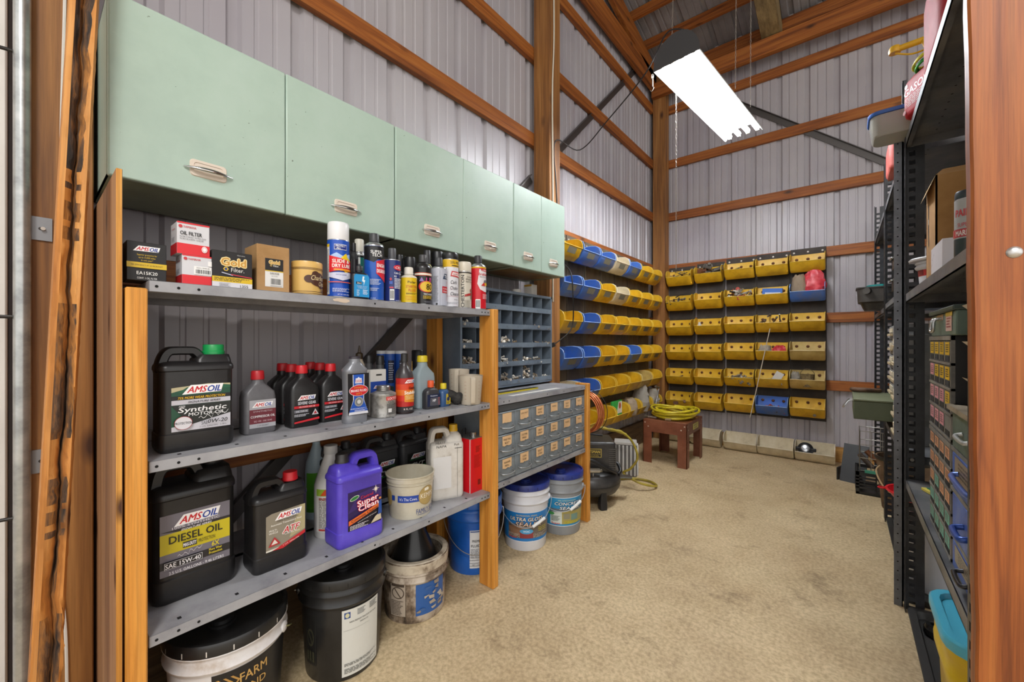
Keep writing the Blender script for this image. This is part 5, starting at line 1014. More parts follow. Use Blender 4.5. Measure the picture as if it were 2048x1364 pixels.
def a_dirty(L, R, H):
    L.rect(R*.02, H*.13, R*1.0, H*.72, '#2c5a9c'); r = random.Random(9)
    for k in range(26): x = r.uniform(R*.05, R*.95); zz = r.uniform(H*.15, H*.7); L.poly([(x, zz), (x+r.uniform(.006, .03), zz+r.uniform(-.006, .01)), (x+r.uniform(.01, .03), zz+r.uniform(.008, .018)), (x-r.uniform(0, .01), zz+r.uniform(.003, .015))], r.choice(('#b7ab9c', '#a79a8a', '#8f8273', '#3a5f96')))
    L.rect(-R*.72, H*.15, -R*.25, H*.70, '#5a4e43'); L.rect(-R*.71, H*.155, -R*.26, H*.695, '#ac9f90'); L.ell(-R*.48, H*.54, R*.19, H*.10, '#5a4e43'); L.ell(-R*.48, H*.54, R*.16, H*.083, '#ac9f90'); L.poly([(-R*.60, H*.61), (-R*.57, H*.62), (-R*.36, H*.46), (-R*.39, H*.45)], '#5a4e43'); L.rect(-R*.68, H*.645, -R*.29, H*.688, '#4a3f36'); L.lines(-R*.68, -R*.3, H*.17, H*.42, 10, '#5e5247')
t = pail('short filthy white pail with a torn blue label and an inverted funnel inside', -1.432, 1.075, .139, .245, PD, None, FC(-1.432, 1.075), a_dirty, back=True, bail=(.70, .07, cm('#3a3029', .5, .5), False, 0), rings=(.99-.2, .70), openm=True, rb=.93)
MB().lathe([(.131, .205), (.141, .207), (.143, .240), (.136, .2475), (.118, .2475), (.116, .236)], PDR, n=48, cap0=False, cap1=False).build('rim_collar', t, smooth=38)
fm = mottle('black_funnel', ('#161617', '#1f1f20'), scale=12, rough=.3)
t = thing('funnel', 'big black plastic funnel upside down in the filthy white pail', 'funnel', (-1.432, 1.075, .0))
MB().lathe([(.108, .175), (.112, .180), (.108, .188), (.030, .365), (.026, .385), (.012, .405), (.010, .405), (.022, .38), (.100, .185), (.104, .176)], fm, n=40, cap0=False, cap1=False, c=(-.005, .0, 0)).build('cone', t, smooth=40)
def a_tr(L, R, H):
    L.rect(-R*.22, H*.10, R*.95, H*.62, '#d3d4d6'); L.rect(-R*.20, H*.595, R*.93, H*.61, '#22468a'); L.text('PREMIUM TRACTOR HYD.', R*.42, H*.475, H*.035, '#1f2023', w=R*1.12, bold=.03); L.text('FLUID', -R*.02, H*.41, H*.035, '#1f2023', w=R*.3, bold=.03); L.lines(-R*.18, R*.9, H*.24, H*.37, 8, '#8e9095')
    for zz in (.13, .17, .21): L.rect(-R*.22, H*zz, R*.95, H*zz+.0016, '#4a4c50')
    L.rect(R*.15, H*.17, R*.16, H*.21, '#4a4c50'); L.rect(R*.3, H*.13, R*.31, H*.17, '#4a4c50'); L.text('NET  5 GAL', R*.02, H*.15, H*.018, '#55575b')
pail('bright blue pail of tractor fluid half hidden behind the wooden leg', -1.476, 1.476, .146, .36, PBL, PBL, FC(-1.476, 1.476)+.1, a_tr, bail=(.76, .16, WIRE, False, 0), rings=(.85, .75))
PWH = mottle('clean_white_pail', ('#cfd0d6', '#d8d9de'), scale=6, rough=.35); PGR = mottle('silver_grey_pail', ('#85888c', '#919497'), scale=6, rough=.35); LBL = cm('#27357e', .3)
def a_ug(L, R, H):
    L.rect(-R*1.5, H*.145, R*1.5, H*.595, '#dfe3ea'); L.rect(-R*1.5, H*.155, R*1.5, H*.585, '#2078bd'); L.rect(-R*.75, H*.20, R*1.35, H*.41, '#6f655d'); L.text('PROFESSIONAL GRADE', R*.05, H*.545, H*.022, '#d9c168', w=R*.85); L.text('ULTRA GLOSS', R*.05, H*.49, H*.055, '#f0e7dc', w=R*1.36, bold=.03, shear=.2, out=('#3a2f2a', 1)); L.text('SEALER', R*.12, H*.415, H*.065, '#e6c9b4', w=R*1.05, bold=.03, shear=.2, out=('#3a2f2a', 1))
    L.poly([(-R*.72, H*.36), (-R*.45, H*.40), (R*.1, H*.36), (R*.0, H*.22), (-R*.6, H*.25)], '#8d6a50'); L.lines(-R*.74, R*1.3, H*.205, H*.27, 5, '#b3a899'); L.poly([(-R*.22, H*.205), (R*.30, H*.205), (R*.30, H*.31), (-R*.22, H*.31)], '#8e3b3c'); L.ell(R*.04, H*.31, R*.26, H*.04, '#4aa0d0'); L.text('VOC', R*.04, H*.31, H*.03, '#eef2f6', w=R*.26, bold=.03)
    for k in range(3): L.text(('Forms Durable', 'High Build', 'Gloss Coating')[k], R*.72, H*(.36-.026*k), H*.018, '#d8cd33', w=R*.42, bold=.02)
    L.text('Super', -R*.5, H*.215, H*.03, '#cf2a34', w=R*.36, bold=.03); L.text('1 GALLON', R*.2, H*.165, H*.010, '#dfe8f2')
pail('white pail of gloss sealer with a blue lid and blue picture label under the bench', -1.402, 1.818, .138, .362, PWH, LBL, FC(-1.402, 1.818), a_ug, bail=(.72, .12, cm('#cdd0d6', .35, .6), True, 4), rings=(.83, .72), group='concrete sealer pails')
def a_cs(L, R, H):
    L.rect(-R*1.5, H*.15, R*1.5, H*.62, '#dfe3ea'); L.rect(-R*1.5, H*.16, R*1.5, H*.61, '#2a8cc0'); L.rect(-R*.98, H*.50, -R*.55, H*.60, '#d7d9dc'); L.bars(-R*.95, -R*.58, H*.51, H*.59); L.rect(-R*.45, H*.385, R*1.3, H*.44, '#66707a'); L.rect(-R*.45, H*.19, R*.05, H*.385, '#cfd6cf'); L.rect(R*.05, H*.19, R*1.3, H*.40, '#a79b58'); L.rect(R*.12, H*.27, R*.4, H*.36, '#8d8a74'); L.rect(R*.45, H*.25, R*.8, H*.35, '#6f8f86'); L.text('PROFESSIONAL', R*.3, H*.575, H*.022, '#cfd9a0', w=R*.8); L.text('CONCRETE', R*.35, H*.525, H*.05, '#f0f3f5', w=R*1.2, bold=.03, shear=.2, out=('#23303a', 1)); L.text('SEALER', R*.4, H*.455, H*.05, '#f0f3f5', w=R*.9, bold=.03, shear=.2, out=('#23303a', 1))
    L.ell(-R*.4, H*.36, R*.14, H*.025, '#3f8f4a'); L.lines(-R*.4, R*.0, H*.24, H*.33, 6, '#6f7a72'); L.text('Super', -R*.2, H*.205, H*.03, '#cf2a34', w=R*.36, bold=.03); L.lines(R*.15, R*1.0, H*.2, H*.24, 3, '#d9cf3a')
pail('grey pail of concrete sealer with a blue lid beside the bench leg', -1.345, 2.098, .138, .362, PGR, LBL, FC(-1.345, 2.098), a_cs, bail=(.72, .11, cm('#cdd0d6', .35, .6), True, 5), rings=(.83, .70), group='concrete sealer pails')
# ================================================================ coil, compressor, stool in the far left corner
cu = mottle('copper_tube', ('#a5562f', '#bf6d42', '#c97f58'), scale=20, rough=.3, metal=.55)
r = random.Random(8); pts = []
for k in range(15):
    rad = .142-.0035*(k % 5)-r.uniform(0, .010); yy = -.045+.006*k+r.uniform(-.004, .004)
    for j in range(28): a = 2*PI*j/28; pts.append((rad*math.cos(a)*(1+.01*math.sin(3*a+k)), yy+.006*j/28, rad*math.sin(a)))
t = thing('tubing_coil', 'coil of reddish copper tubing hanging on the far leg of the bench', 'coil', (-1.33, 2.352, .672))
MB().tube(pts, .0042, cu, 6).build('tubing', t, smooth=70)
MB().tube([(.147*math.cos(2*PI*j/36), .05, .147*math.sin(2*PI*j/36)) for j in range(36)], .0025, BLK, 6, closed=True).build('hanger_loop', t)
bl = mottle('compressor_black', ('#242323', '#302e2d', '#3f3c39'), scale=7, rough=.38)
t = thing('air_compressor', 'black pancake air compressor with a ribbed motor cover on the floor past the bench', 'compressor', (-1.42, 2.60, 0), math.radians(36))
MB().lathe([(.02, .062), (.14, .066), (.19, .085), (.212, .12), (.216, .15), (.212, .18), (.19, .215), (.14, .235), (.05, .245), (.0, .246)], bl, n=48, cap1=False).build('tank', t, smooth=60)
MB().lathe([(.2165, .146), (.2175, .150), (.2165, .154)], BLK, n=48, cap0=False, cap1=False).build('tank_seam', t)
for k in range(3):
    a = 2*PI*k/3+.35; M = Matrix.Rotation(a, 4, 'Z'); f = MB()
    f.loft([rrect(.05, .05, .012, .0, cy=-.19), rrect(.055, .055, .012, .03, cy=-.185), rrect(.045, .03, .008, .10, cy=-.195), rrect(.04, .02, .006, .125, cy=-.20)], BLK).xf(M); f.build('foot', t, smooth=40)
s = MB(); s.box(-.135, .165, -.125, .125, .225, .44, bl); s.build('motor_cover', t, bevel=.018, seg=3)
rb = MB()
for k in range(11):
    zz = .25+.014*k; rb.box(.1652, .1702, -.105, .105, zz, zz+.006, cm('#5a5753', .4)); rb.box(.115, .165, -.1285, -.1252, zz, zz+.006, cm('#4a4744', .4))
rb.build('cooling_ribs', t, smooth=0)
L = Lab(); L.rect(-.085, .335, .065, .395, '#c2a94a'); L.rect(-.081, .339, .061, .391, '#1d1c1a'); L.rect(-.078, .360, .058, .388, '#2a2719'); L.text('CRAFTSMAN', -.01, .375, .021, '#d0b54e', w=.128, bold=.03); L.rect(-.081, .356, .061, .3575, '#c2a94a'); L.text('PROFESSIONAL', -.01, .3475, .010, '#b59d44', w=.118); q = MB(); L.put(q, y=-.1252); q.build('name_plate', t, smooth=0)
MB().tube(curve([(-.17, -.14, .22), (-.14, -.18, .33), (-.02, -.19, .335), (.1, -.17, .27), (.17, -.10, .22)], 8), .010, BLK, 10).build('carry_handle', t, smooth=60)
g = MB(); g.rod((-.03, -.185, .262), (.045, -.17, .258), .016, cm('#b6b0a4', .3, .7), 16); g.rod((.045, -.17, .258), (.06, -.167, .258), .011, cm('#8d8779', .3, .8), 12); g.rod((-.0, -.17, .215), (-.0, -.178, .26), .007, SILV); g.build('regulator', t, smooth=50)
h = MB(); h.tube(curve([(.10, .02, .235), (.19, .02, .26), (.215, -.02, .22), (.19, -.06, .2)], 6), .012, BLK, 10); h.build('outlet_elbow', t, smooth=60)
h = MB().box(.14, .30, -.02, .05, .155, .165, cm('#55514c', .4, .5)); h.build('side_tray', t, bevel=.003)
yl = mottle('yellow_hose', ('#7a6a1c', '#9a872a', '#ab9a3a'), scale=12, rough=.5)
o = MB().tube(curve([(-1.55, 2.72, .448), (-1.47, 2.80, .475), (-1.40, 2.86, .46), (-1.33, 2.95, .43), (-1.27, 3.0, .36), (-1.235, 3.02, .24), (-1.28, 3.0, .15), (-1.34, 3.0, .10), (-1.2, 2.98, .06), (-1.12, 3.10, .02), (-1.2, 3.2, .012), (-1.34, 3.18, .012), (-1.45, 3.05, .012)], 10),   .009, yl, 10, rfn=lambda q: .009+(.006*abs(math.sin(q*60)) if q < .28 else 0)).build('yellow_air_hose', smooth=70)
tag(o, 'short knotted yellow hose draped from the compressor down to the floor', 'hose')
o = MB().tube(curve([(-1.62, 2.52, .50), (-1.52, 2.56, .475), (-1.42, 2.62, .463), (-1.36, 2.68, .452)], 8), .006, BLK, 8).build('compressor_cord', smooth=70); tag(o, 'black cord lying over the top of the compressor', 'cord')
t = thing('slatted_grille', 'grey box with white vertical slats standing behind the compressor', 'grille', (-1.43, 3.24, 0), math.radians(24))
gb = MB(); gb.box(-.09, .09, -.02, .09, .0, .265, cm('#6d6a67', .5)).box(-.092, .092, -.03, .092, .265, .29, cm('#b5b2ad', .5)); gb.build('box', t, bevel=.004)
for k in range(6): MB().box(-.088+.0315*k, -.076+.0315*k, -.034, -.022, .012, .262, cm('#c9c7c3', .5)).build('slat', t, bevel=.002)
for k in range(6): MB().box(.0925, .104, -.012+.0165*k, -.006+.0165*k, .012, .262, cm('#c9c7c3', .5)).build('slat', t, bevel=.001)
# brown stool
bm_ = mottle('brown_painted_steel', ('#5f3320', '#74412a', '#835038'), scale=5, rough=.42)
t = thing('low_stool', 'low reddish brown steel stool with flat legs carrying a yellow hose', 'stool', (-1.275, 3.985, 0))
w, d, H = .39, .49, .405
MB().box(-w/2, w/2, -d/2, d/2, H-.012, H, bm_).build('seat', t, bevel=.004)
for sx in (-1, 1): MB().box(sx*w/2-.003, sx*w/2+.003, -d/2+.003, d/2-.003, H-.115, H-.001, bm_).build('apron', t, bevel=.001, seg=1)
for sy in (-1, 1): MB().box(-w/2, w/2, sy*d/2-.003, sy*d/2+.003, H-.115, H-.001, bm_).build('apron', t, bevel=.001, seg=1)
for sx in (-1, 1):
    for sy in (-1, 1):
        x0, y0 = sx*(w/2+.004), sy*(d/2+.004); l = MB(); fl = .006
        l.box(min(x0, x0-sx*.082), max(x0, x0-sx*.082), min(y0, y0-sy*fl), max(y0, y0-sy*fl), 0, H-.004, bm_).box(min(x0, x0-sx*fl), max(x0, x0-sx*fl), min(y0, y0-sy*.07), max(y0, y0-sy*.07), 0, H-.004, bm_)
        l.build('leg', t, bevel=.001, seg=1)
        for bx, bz in ((.02, H-.03), (.05, H-.065)):
            k = MB(); k.disc((x0-sx*bx, y0+sy*.0008, bz), (0, sy, 0), .0065, cm('#c9bfb2', .4, .5)); k.disc((x0+sx*.0008, y0-sy*bx, bz), (sx, 0, 0), .0065, cm('#c9bfb2', .4, .5)); k.build('screw', t, smooth=0)
S = Lab(); S.rect(-.09, H-.085, .085, H-.03, '#c6bd5f'); S.lines(-.07, .07, H-.055, H-.04, 2, '#3a3a22'); S.lines(-.05, .06, H-.078, H-.062, 2, '#3a3a22'); c = MB(); S.put(c, y=0); q = MB(); q.join(c, Matrix.Translation((w/2+.0045, .02, 0)) @ Matrix.Rotation(PI/2, 4, 'Z')); q.build('warning_label', t, smooth=0)
r = random.Random(21); pts = []
for k in range(9):
    cx, cy, rd = r.uniform(-.02, .03), r.uniform(-.03, .03), r.uniform(.135, .19); zz = .016+.0085*k
    for j in range(22):
        a = 2*PI*j/22+k*.3; pts.append((cx+rd*math.cos(a)*1.05, cy+rd*math.sin(a)*1.1, zz+.010*math.sin(2*a+k)+.0085*j/22))
t = thing('yellow_air_hose', 'coiled yellow air hose lying on top of the brown stool', 'hose', (-1.27, 3.98, H+.001))
yh = mottle('bright_yellow_hose', ('#9a8a17', '#c2ae1f', '#cfbc30'), scale=12, rough=.4)
MB().tube(curve(pts[::2], 4), .0115, yh, 8).build('hose', t, smooth=70)
f = MB(); f.rod((-.17, -.19, .014), (-.09, -.205, .014), .009, SILV, 10); f.rod((-.21, -.185, .014), (-.17, -.19, .014), .013, cm('#8d887e', .3, .8), 10); f.build('hose_coupling', t, smooth=50)
f = MB(); f.rod((.0, -.225, .013), (.05, -.222, .013), .012, cm('#b59a78', .3, .7), 10); f.build('hose_coupling', t, smooth=50)
# ================================================================ elevator belts and buckets on both walls
BELT = mottle('rubber_belt', ('#2b2621', '#362f29', '#453c33'), scale=5, rough=.7, speck=('#5f4630', 9, .70)); BELT2 = mottle('dusty_belt', ('#4a4034', '#5b5042', '#6d614f'), scale=4, rough=.75, stretch=(1, 1, .6))
BC = {'Y': (mottle('bucket_yellow', ('#c0941a', '#d8aa20', '#e0b42a'), scale=7, rough=.42, speck=('#9b7a2a', 14, .74)), cm('#dcbb4a', .4), 'yellow'),
      'B': (mottle('bucket_blue', ('#5f6d90', '#436bb2', '#2f66c4'), scale=6, rough=.45, fac=(.32, .62)), cm('#8fb0e6', .4), 'blue'),
      'W': (mottle('bucket_white', ('#b3a486', '#cdbf9f', '#d6caae'), scale=8, rough=.5), cm('#e0d6bf', .4), 'off-white'),
      'T': (mottle('bucket_tan', ('#a98c4a', '#c4a75e', '#ccb26c'), scale=8, rough=.5), cm('#d6c083', .4), 'tan')}
PO = [(0, 0), (0, -.13), (-.030, -.168), (-.078, -.178), (-.124, -.146), (-.156, -.084)]
PI_ = [(-.004, 0), (-.004, -.128), (-.032, -.163), (-.077, -.173), (-.121, -.143), (-.152, -.084)]
RIM = [(-.156, -.084), (-.155, -.050), (-.142, -.022), (-.112, -.004), (-.06, .002), (0, 0)]
PATCH = cm('#6f6a5a', .6); BOLTM = cm('#6a4020', .6, .3)
def bucket(c, label, w=.272, patch=False, bolts=True, group=None, flat=False):
    body, rim, cn = BC[c]
    t = thing('elevator_bucket', label, 'bucket', (0, 0, 0), 0, group)
    b = MB()
    def sec(x, s, P): return [(x, -.07+(y+.07)*s, -.08+(z+.08)*s) for y, z in P]
    n = len(PO); xs = (-w/2, -w/2+.004, -w/2+.014, w/2-.014, w/2-.004, w/2); ss = (.93, .975, 1, 1, .975, .93)
    b.loft([sec(x, s, PO) for x, s in zip(xs, ss)], body, False, False, closed=False)
    b.loft([sec(x, s, PI_)[::-1] for x, s in zip((-w/2+.004, -w/2+.014, w/2-.014, w/2-.004), (.95, 1, 1, .95))], body, False, False, closed=False)
    for sx in (-1, 1):
        for off in (0, .004):
            x = sx*(w/2-off); pr = sec(x, .93, PO)+[(x, y, z) for y, z in RIM[1:-1]]; k = tuple(range(len(pr)))
            b.add(pr, [k if (sx > 0) == (off == 0) else k[::-1]], body)
    # rounded lip along the rim
    path = [(-w/2+.002, y, z) for y, z in RIM[::-1]]+[(w/2-.002, y, z) for y, z in RIM]
    b.tube(path, .0032, rim, 5)
    b.build('bucket_shell', t, smooth=40)
    if patch:
        p = MB(); a, bb = Vector((0, -.1265, -.141)), Vector((0, -.1540, -.088)); d = bb-a; nn = Vector((0, d.z, -d.y)).normalized()*-1
        if nn.y > 0: nn = -nn
        p.add([a+d*q+Vector((sx*w*.21, 0, 0))+nn*.0012 for q, sx in ((.12, -1), (.12, 1), (.92, 1), (.92, -1))], [(0, 1, 2, 3)], PATCH); p.build('front_label', t, smooth=0)
    if bolts:
        for x in (-w*.33, 0, w*.33):
            q = MB().lathe([(.014, 0), (.013, .003), (.008, .006), (.007, .010), (0, .011)], BOLTM, n=10, cap1=False).xf(Matrix.Translation((x, -.0042, -.045)) @ Matrix.Rotation(PI/2, 4, 'X')); q.build('bolt', t, smooth=40)
    return t
PROTO = {}
def put_bucket(c, key, loc, rz, label, group, **kw):
    k = (c, key)
    if k not in PROTO:
        PROTO[k] = t = bucket(c, label, group=group, **kw); t.location = loc; t.rotation_euler.z = rz; return t
    return dup(PROTO[k], loc, rz, label, group)
def belt(name, label, loc, rz, H, w, m, group, wn=3):
    t = thing(name, label, 'belt', loc, rz, group)
    MB().box(-w/2, w/2, -.010, 0, 0, H, m).build('rubber_strip', t, bevel=.001, seg=1)
    for k in range(wn):
        q = MB().lathe([(.009, 0), (.009, .002), (.004, .004), (0, .004)], cm('#c3bfb8', .35, .6), n=10, cap1=False).xf(Matrix.Translation((-w*.40+w*.8*k/(wn-1), -.0102, H-.035)) @ Matrix.Rotation(PI/2, 4, 'X')); q.build('washer', t)
    return t
ORDI = ('first', 'second', 'third', 'fourth', 'fifth', 'sixth', 'seventh')
ROWN = ('top row', 'second row', 'third row', 'fourth row', 'fifth row', 'bottom row')
ZT = (1.975, 1.690, 1.407, 1.126, .849, .580)
LW = ('YBBWBYY', 'BBYWYYY', 'YBYYYYY', 'BBYYBYY', 'WBYYYTY', 'YYYYYYY')
YC = [2.645+.296*i for i in range(7)]
for i, y in enumerate(YC):
    belt('hanging_elevator_belt', f'{ORDI[i]} dusty rubber belt from the tall post along the left wall', (XG, y, .36), FX, 1.64, .284, BELT2, 'rubber belts on the left wall')
    for r in range(6):
        c = LW[r][i]
        put_bucket(c, 'L' if r < 4 else 'Lb', (XG+.0105, y, ZT[r]-.03), FX, f'{BC[c][2]} bucket on the left wall, {ROWN[r]}, {ORDI[i]} from the tall post', 'elevator buckets on the left wall', patch=r < 4, bolts=True)
XC = (-1.452, -1.146, -.846, -.560, -.274)
BWC = ('YYYYY', 'YYYYB', 'YYYYY', 'YYYYT', 'YYYYT', 'YYYBY')
HOLD = {(0, 0): ' holding thin rods', (1, 0): ' with grey pipe fittings', (0, 1): ' holding tangled wire', (2, 1): ' full of assorted small parts', (3, 1): ' holding a blue carton', (4, 1): ' stuffed with plastic bags', (1, 2): ' holding a white bottle', (3, 3): ' with red and clear bags', (2, 4): ' heaped with silver hardware', (3, 4): ' with bolts and a white tag', (4, 4): ' holding a wicker basket', (3, 5): ' full of red-tipped hardware', (0, 5): ' holding brown scraps'}
DZ = (-.02, -.012, 0, .004, .012)
for i, x in enumerate(XC):
    belt('hanging_elevator_belt', f'{ORDI[i]} black rubber belt from the corner post on the back wall', (x, YG, .365+DZ[i]*.5), FN, 1.66+DZ[i], .283 if i < 4 else .28, BELT, 'rubber belts on the back wall')
    for r in range(6):
        c = BWC[r][i]
        put_bucket(c, 'B', (x, YG-.0105, ZT[r]+DZ[i]-.005), FN, f'{BC[c][2]} back wall bucket, {ROWN[r]}, {ORDI[i]} from the corner'+HOLD.get((i, r), ''), 'elevator buckets on the back wall', patch=False)
# loose contents of the back wall buckets
def inb(i, r, dx=0, dy=-.08, dz=-.165): return (XC[i]+dx, YG-.0105+dy, ZT[r]+DZ[i]-.005+dz)
MET = [cm('#8e8a84', .35, .7), cm('#b5b1aa', .3, .8), cm('#5f5a54', .4, .6), cm('#3a3632', .5)]
def heap(i, r, n, seed, mats, label, w=.2, h=.06, L=(.03, .09), rad=(.004, .009), dz=-.150):
    o = bits(w, .075, h, n, seed, mats, L, rad).build('loose_hardware', loc=inb(i, r, dz=dz)); tag(o, label, 'hardware', 'loose hardware in the wall buckets', 'stuff')
heap(0, 0, 14, 1, MET, 'thin rods in the top bucket nearest the corner on the back wall', L=(.06, .16), rad=(.002, .004), h=.09, dz=-.12)
heap(1, 0, 12, 2, [cm('#9b9790', .4, .5), cm('#7a766f', .4, .5), cm('#6b3f24', .6)], 'grey pipe fittings heaped in the top bucket of the second belt', L=(.05, .09), rad=(.014, .02), h=.12, dz=-.11)
heap(2, 0, 10, 3, MET, 'few small parts in the top bucket of the third belt', h=.07, dz=-.13)
heap(0, 1, 16, 4, [cm('#2a2724', .5), cm('#4a4642', .5), cm('#8e8a84', .4, .5)], 'tangled dark wire and parts in the second bucket of the first belt', L=(.06, .13), rad=(.003, .007), h=.10, dz=-.12)
heap(2, 1, 18, 5, [cm('#2a2724', .5), cm('#b3483c', .5), cm('#a8a49c', .4, .5), cm('#c9c4ba', .5)], 'black, red and silver parts in the second bucket of the third belt', L=(.04, .10), rad=(.008, .016), h=.11, dz=-.11)
heap(3, 2, 6, 6, [cm('#5a4632', .6), cm('#6d6358', .4, .5)], 'old tool parts in the third bucket of the fourth belt', L=(.08, .16), rad=(.005, .009), h=.09, dz=-.11)
heap(0, 4, 6, 7, [cm('#5f3b22', .6), cm('#4a3a2c', .6)], 'rusty hooks in the fifth bucket of the first belt', L=(.05, .1), rad=(.005, .008), h=.05, dz=-.13)
heap(2, 4, 60, 8, MET[:2]+[cm('#cfcbc4', .3, .8)], 'silver hardware heaped in the fifth bucket of the third belt', L=(.03, .09), rad=(.004, .008), h=.09)
heap(3, 4, 40, 9, MET, 'mixed bolts in the fifth bucket of the fourth belt', L=(.02, .06), rad=(.004, .008), h=.06)
heap(3, 5, 60, 10, [cm('#b0402c', .5), cm('#8e8a84', .4, .6), cm('#b07a4a', .4, .4), cm('#4a4642', .5)], 'red-tipped and silver bits in the blue bottom bucket', L=(.02, .05), rad=(.004, .009), h=.06)
heap(0, 5, 5, 11, [cm('#6d4a36', .7), cm('#5a4034', .7)], 'brown leathery scraps in the bottom bucket nearest the corner', L=(.07, .13), rad=(.012, .018), h=.04)
heap(4, 5, 8, 12, MET, 'few bolts in the bottom bucket farthest from the corner', h=.02, L=(.02, .05))
heap(4, 3, 5, 13, [cm('#5a3a20', .7)], 'rust flakes in the tan bucket of the fourth row', h=.02, L=(.02, .05))
o = MB().box(-.085, .085, -.03, .03, 0, .115, cm('#2f66b8', .4)).box(-.06, .07, -.0308, -.030, .035, .075, cm('#c9d2dc')).box(-.085, .02, -.0309, -.0301, .0, .03, cm('#d88a86')).build('blue_carton', loc=inb(3, 1, -.0, -.085, -.14), bevel=.001, seg=1); o.rotation_euler.y = .06; tag(o, 'blue and white carton sticking up in the second bucket of the fourth belt', 'carton')
cb = clear('clear_bag', '#c9c2b6', .45, .35); gb2 = clear('brown_bag', '#a3917c', .2, .5); rbm = mottle('red_bag', ('#c02a38', '#d2404a', '#d8707a'), scale=14, rough=.35)
def bag(name, label, loc, s, m, seed, rz=0, m2=None):
    q = random.Random(seed); b = MB(); secs = []
    N = 22
    for k in range(9):
        f = k/8; zz = s[2]*f; prof = (1-.55*abs(f-.35)**1.3)*(1 if f < .9 else .75)
        secs.append([(s[0]*prof*math.cos(2*PI*j/N)*(1+q.uniform(-.14, .14)), s[1]*prof*math.sin(2*PI*j/N)*(1+q.uniform(-.14, .14)), zz+q.uniform(-.012, .012)*(0 if k == 0 else 1)) for j in range(N)])
    b.loft(secs, m); o = b.build(name, loc=loc, rz=rz, smooth=20); return tag(o, label, 'bag')
bag('plastic_bag', 'red plastic bag bulging from the blue bucket on the back wall', inb(4, 1, .055, -.085, -.125), (.088, .05, .235), rbm, 1)
bag('plastic_bag', 'brown crumpled bag in the blue bucket beside the red one', inb(4, 1, -.065, -.085, -.13), (.062, .05, .21), gb2, 2)
bag('plastic_bag', 'clear bag in the yellow bucket of the fourth row, fourth belt', inb(3, 3, -.06, -.085, -.135), (.06, .04, .11), cb, 3); bag('plastic_bag', 'red and clear bag in the yellow bucket of the fourth row', inb(3, 3, .06, -.085, -.135), (.06, .04, .10), rbm, 4)
o = MB().lathe([(.02, 0), (.021, .05), (.012, .065), (.012, .08), (.0, .081)], cm('#d6d4ce', .4), n=16, cap1=False).build('small_bottle', loc=inb(1, 2, -.095, -.08, -.12)); tag(o, 'small white bottle in the third bucket of the second belt', 'bottle')
t = thing('wicker_basket', 'small wicker basket sitting in the tan bucket of the fifth row', 'basket', inb(4, 4, .0, -.085, -.155)); wk = mottle('wicker', ('#4a3c26', '#7a6743', '#8f7c56'), scale=60, rough=.8, stretch=(1, 1, 3))
MB().lathe([(.045, 0), (.055, .07), (.058, .12), (.053, .12), (.045, .02)], wk, n=20, cap1=False).build('woven_bowl', t); MB().tube([(.055*math.cos(PI*j/12), 0, .12+.05*math.sin(PI*j/12)) for j in range(13)], .003, wk, 5).build('hoop_handle', t)
bag('plastic_bag', 'grey clear bag beside the wicker basket', inb(4, 4, -.095, -.08, -.135), (.04, .045, .12), cb, 6)
o = MB().box(-.035, .035, -.002, .002, 0, .09, cm('#d9d5cb')).build('paper_tag', loc=inb(3, 4, .03, -.09, -.10)); o.rotation_euler.y = .5; tag(o, 'white paper tag lying on the bolts in the fifth bucket of the fourth belt', 'tag')
a = px(1540, 657, y=4.66); b = px(1500, 836, y=4.66); o = MB().rod(a, b, .004, cm('#cbbfae', .5), 8).build('thin_rod'); tag(o, 'long thin pale stick leaning across the back wall buckets', 'stick')
a = px(1577, 722+0, y=4.835); 
# contents along the bottom rows of the left wall
def inl(i, r, dy=0, dx=.08, dz=-.165): return (XG+.0105+dx, YC[i]+dy, ZT[r]-.03+dz)
t = thing('seed_packet', 'green and white packet in a bottom row bucket on the left wall', 'packet', inl(3, 5, .0, .085, -.12), FX)
MB().box(-.10, .10, -.012, .012, 0, .15, cm('#2fa548', .4)).build('packet', t, bevel=.003); L = Lab(); L.poly([(-.02, .03), (.095, .03), (.095, .14), (.02, .14)], '#dedad2'); L.ell(.05, .10, .025, .03, '#b8543c'); L.rect(-.09, .01, -.04, .05, '#2f8f40'); q = MB(); L.put(q, y=-.012); q.build('printed_face', t, smooth=0)
bag('plastic_bag', 'clear bag of tan parts in the bottom row near the corner', inl(4, 5, 0, .085, -.14), (.085, .06, .16), gb2, 11); bag('plastic_bag', 'clear crumpled bag standing tall near the corner above the stool', inl(5, 5, .0, .08, -.14), (.09, .06, .27), cb, 12); bag('plastic_bag', 'small clear bag with a white tag next to the corner post', inl(6, 5, .02, .095, -.13), (.07, .06, .19), cb, 13)
t = thing('steel_rod', 'thin steel rod with a hooked tip leaning by the corner post', 'rod', (0, 0, 0)); a = px(1318, 775, x=-1.53); b = px(1305, 842, x=-1.50); MB().rod(a, b, .006, SILV, 8).build('shaft', t); MB().rod(a, (a[0]-.0, a[1]-.10, a[2]+.02), .011, cm('#7a756c', .4, .6), 8).build('hook', t)
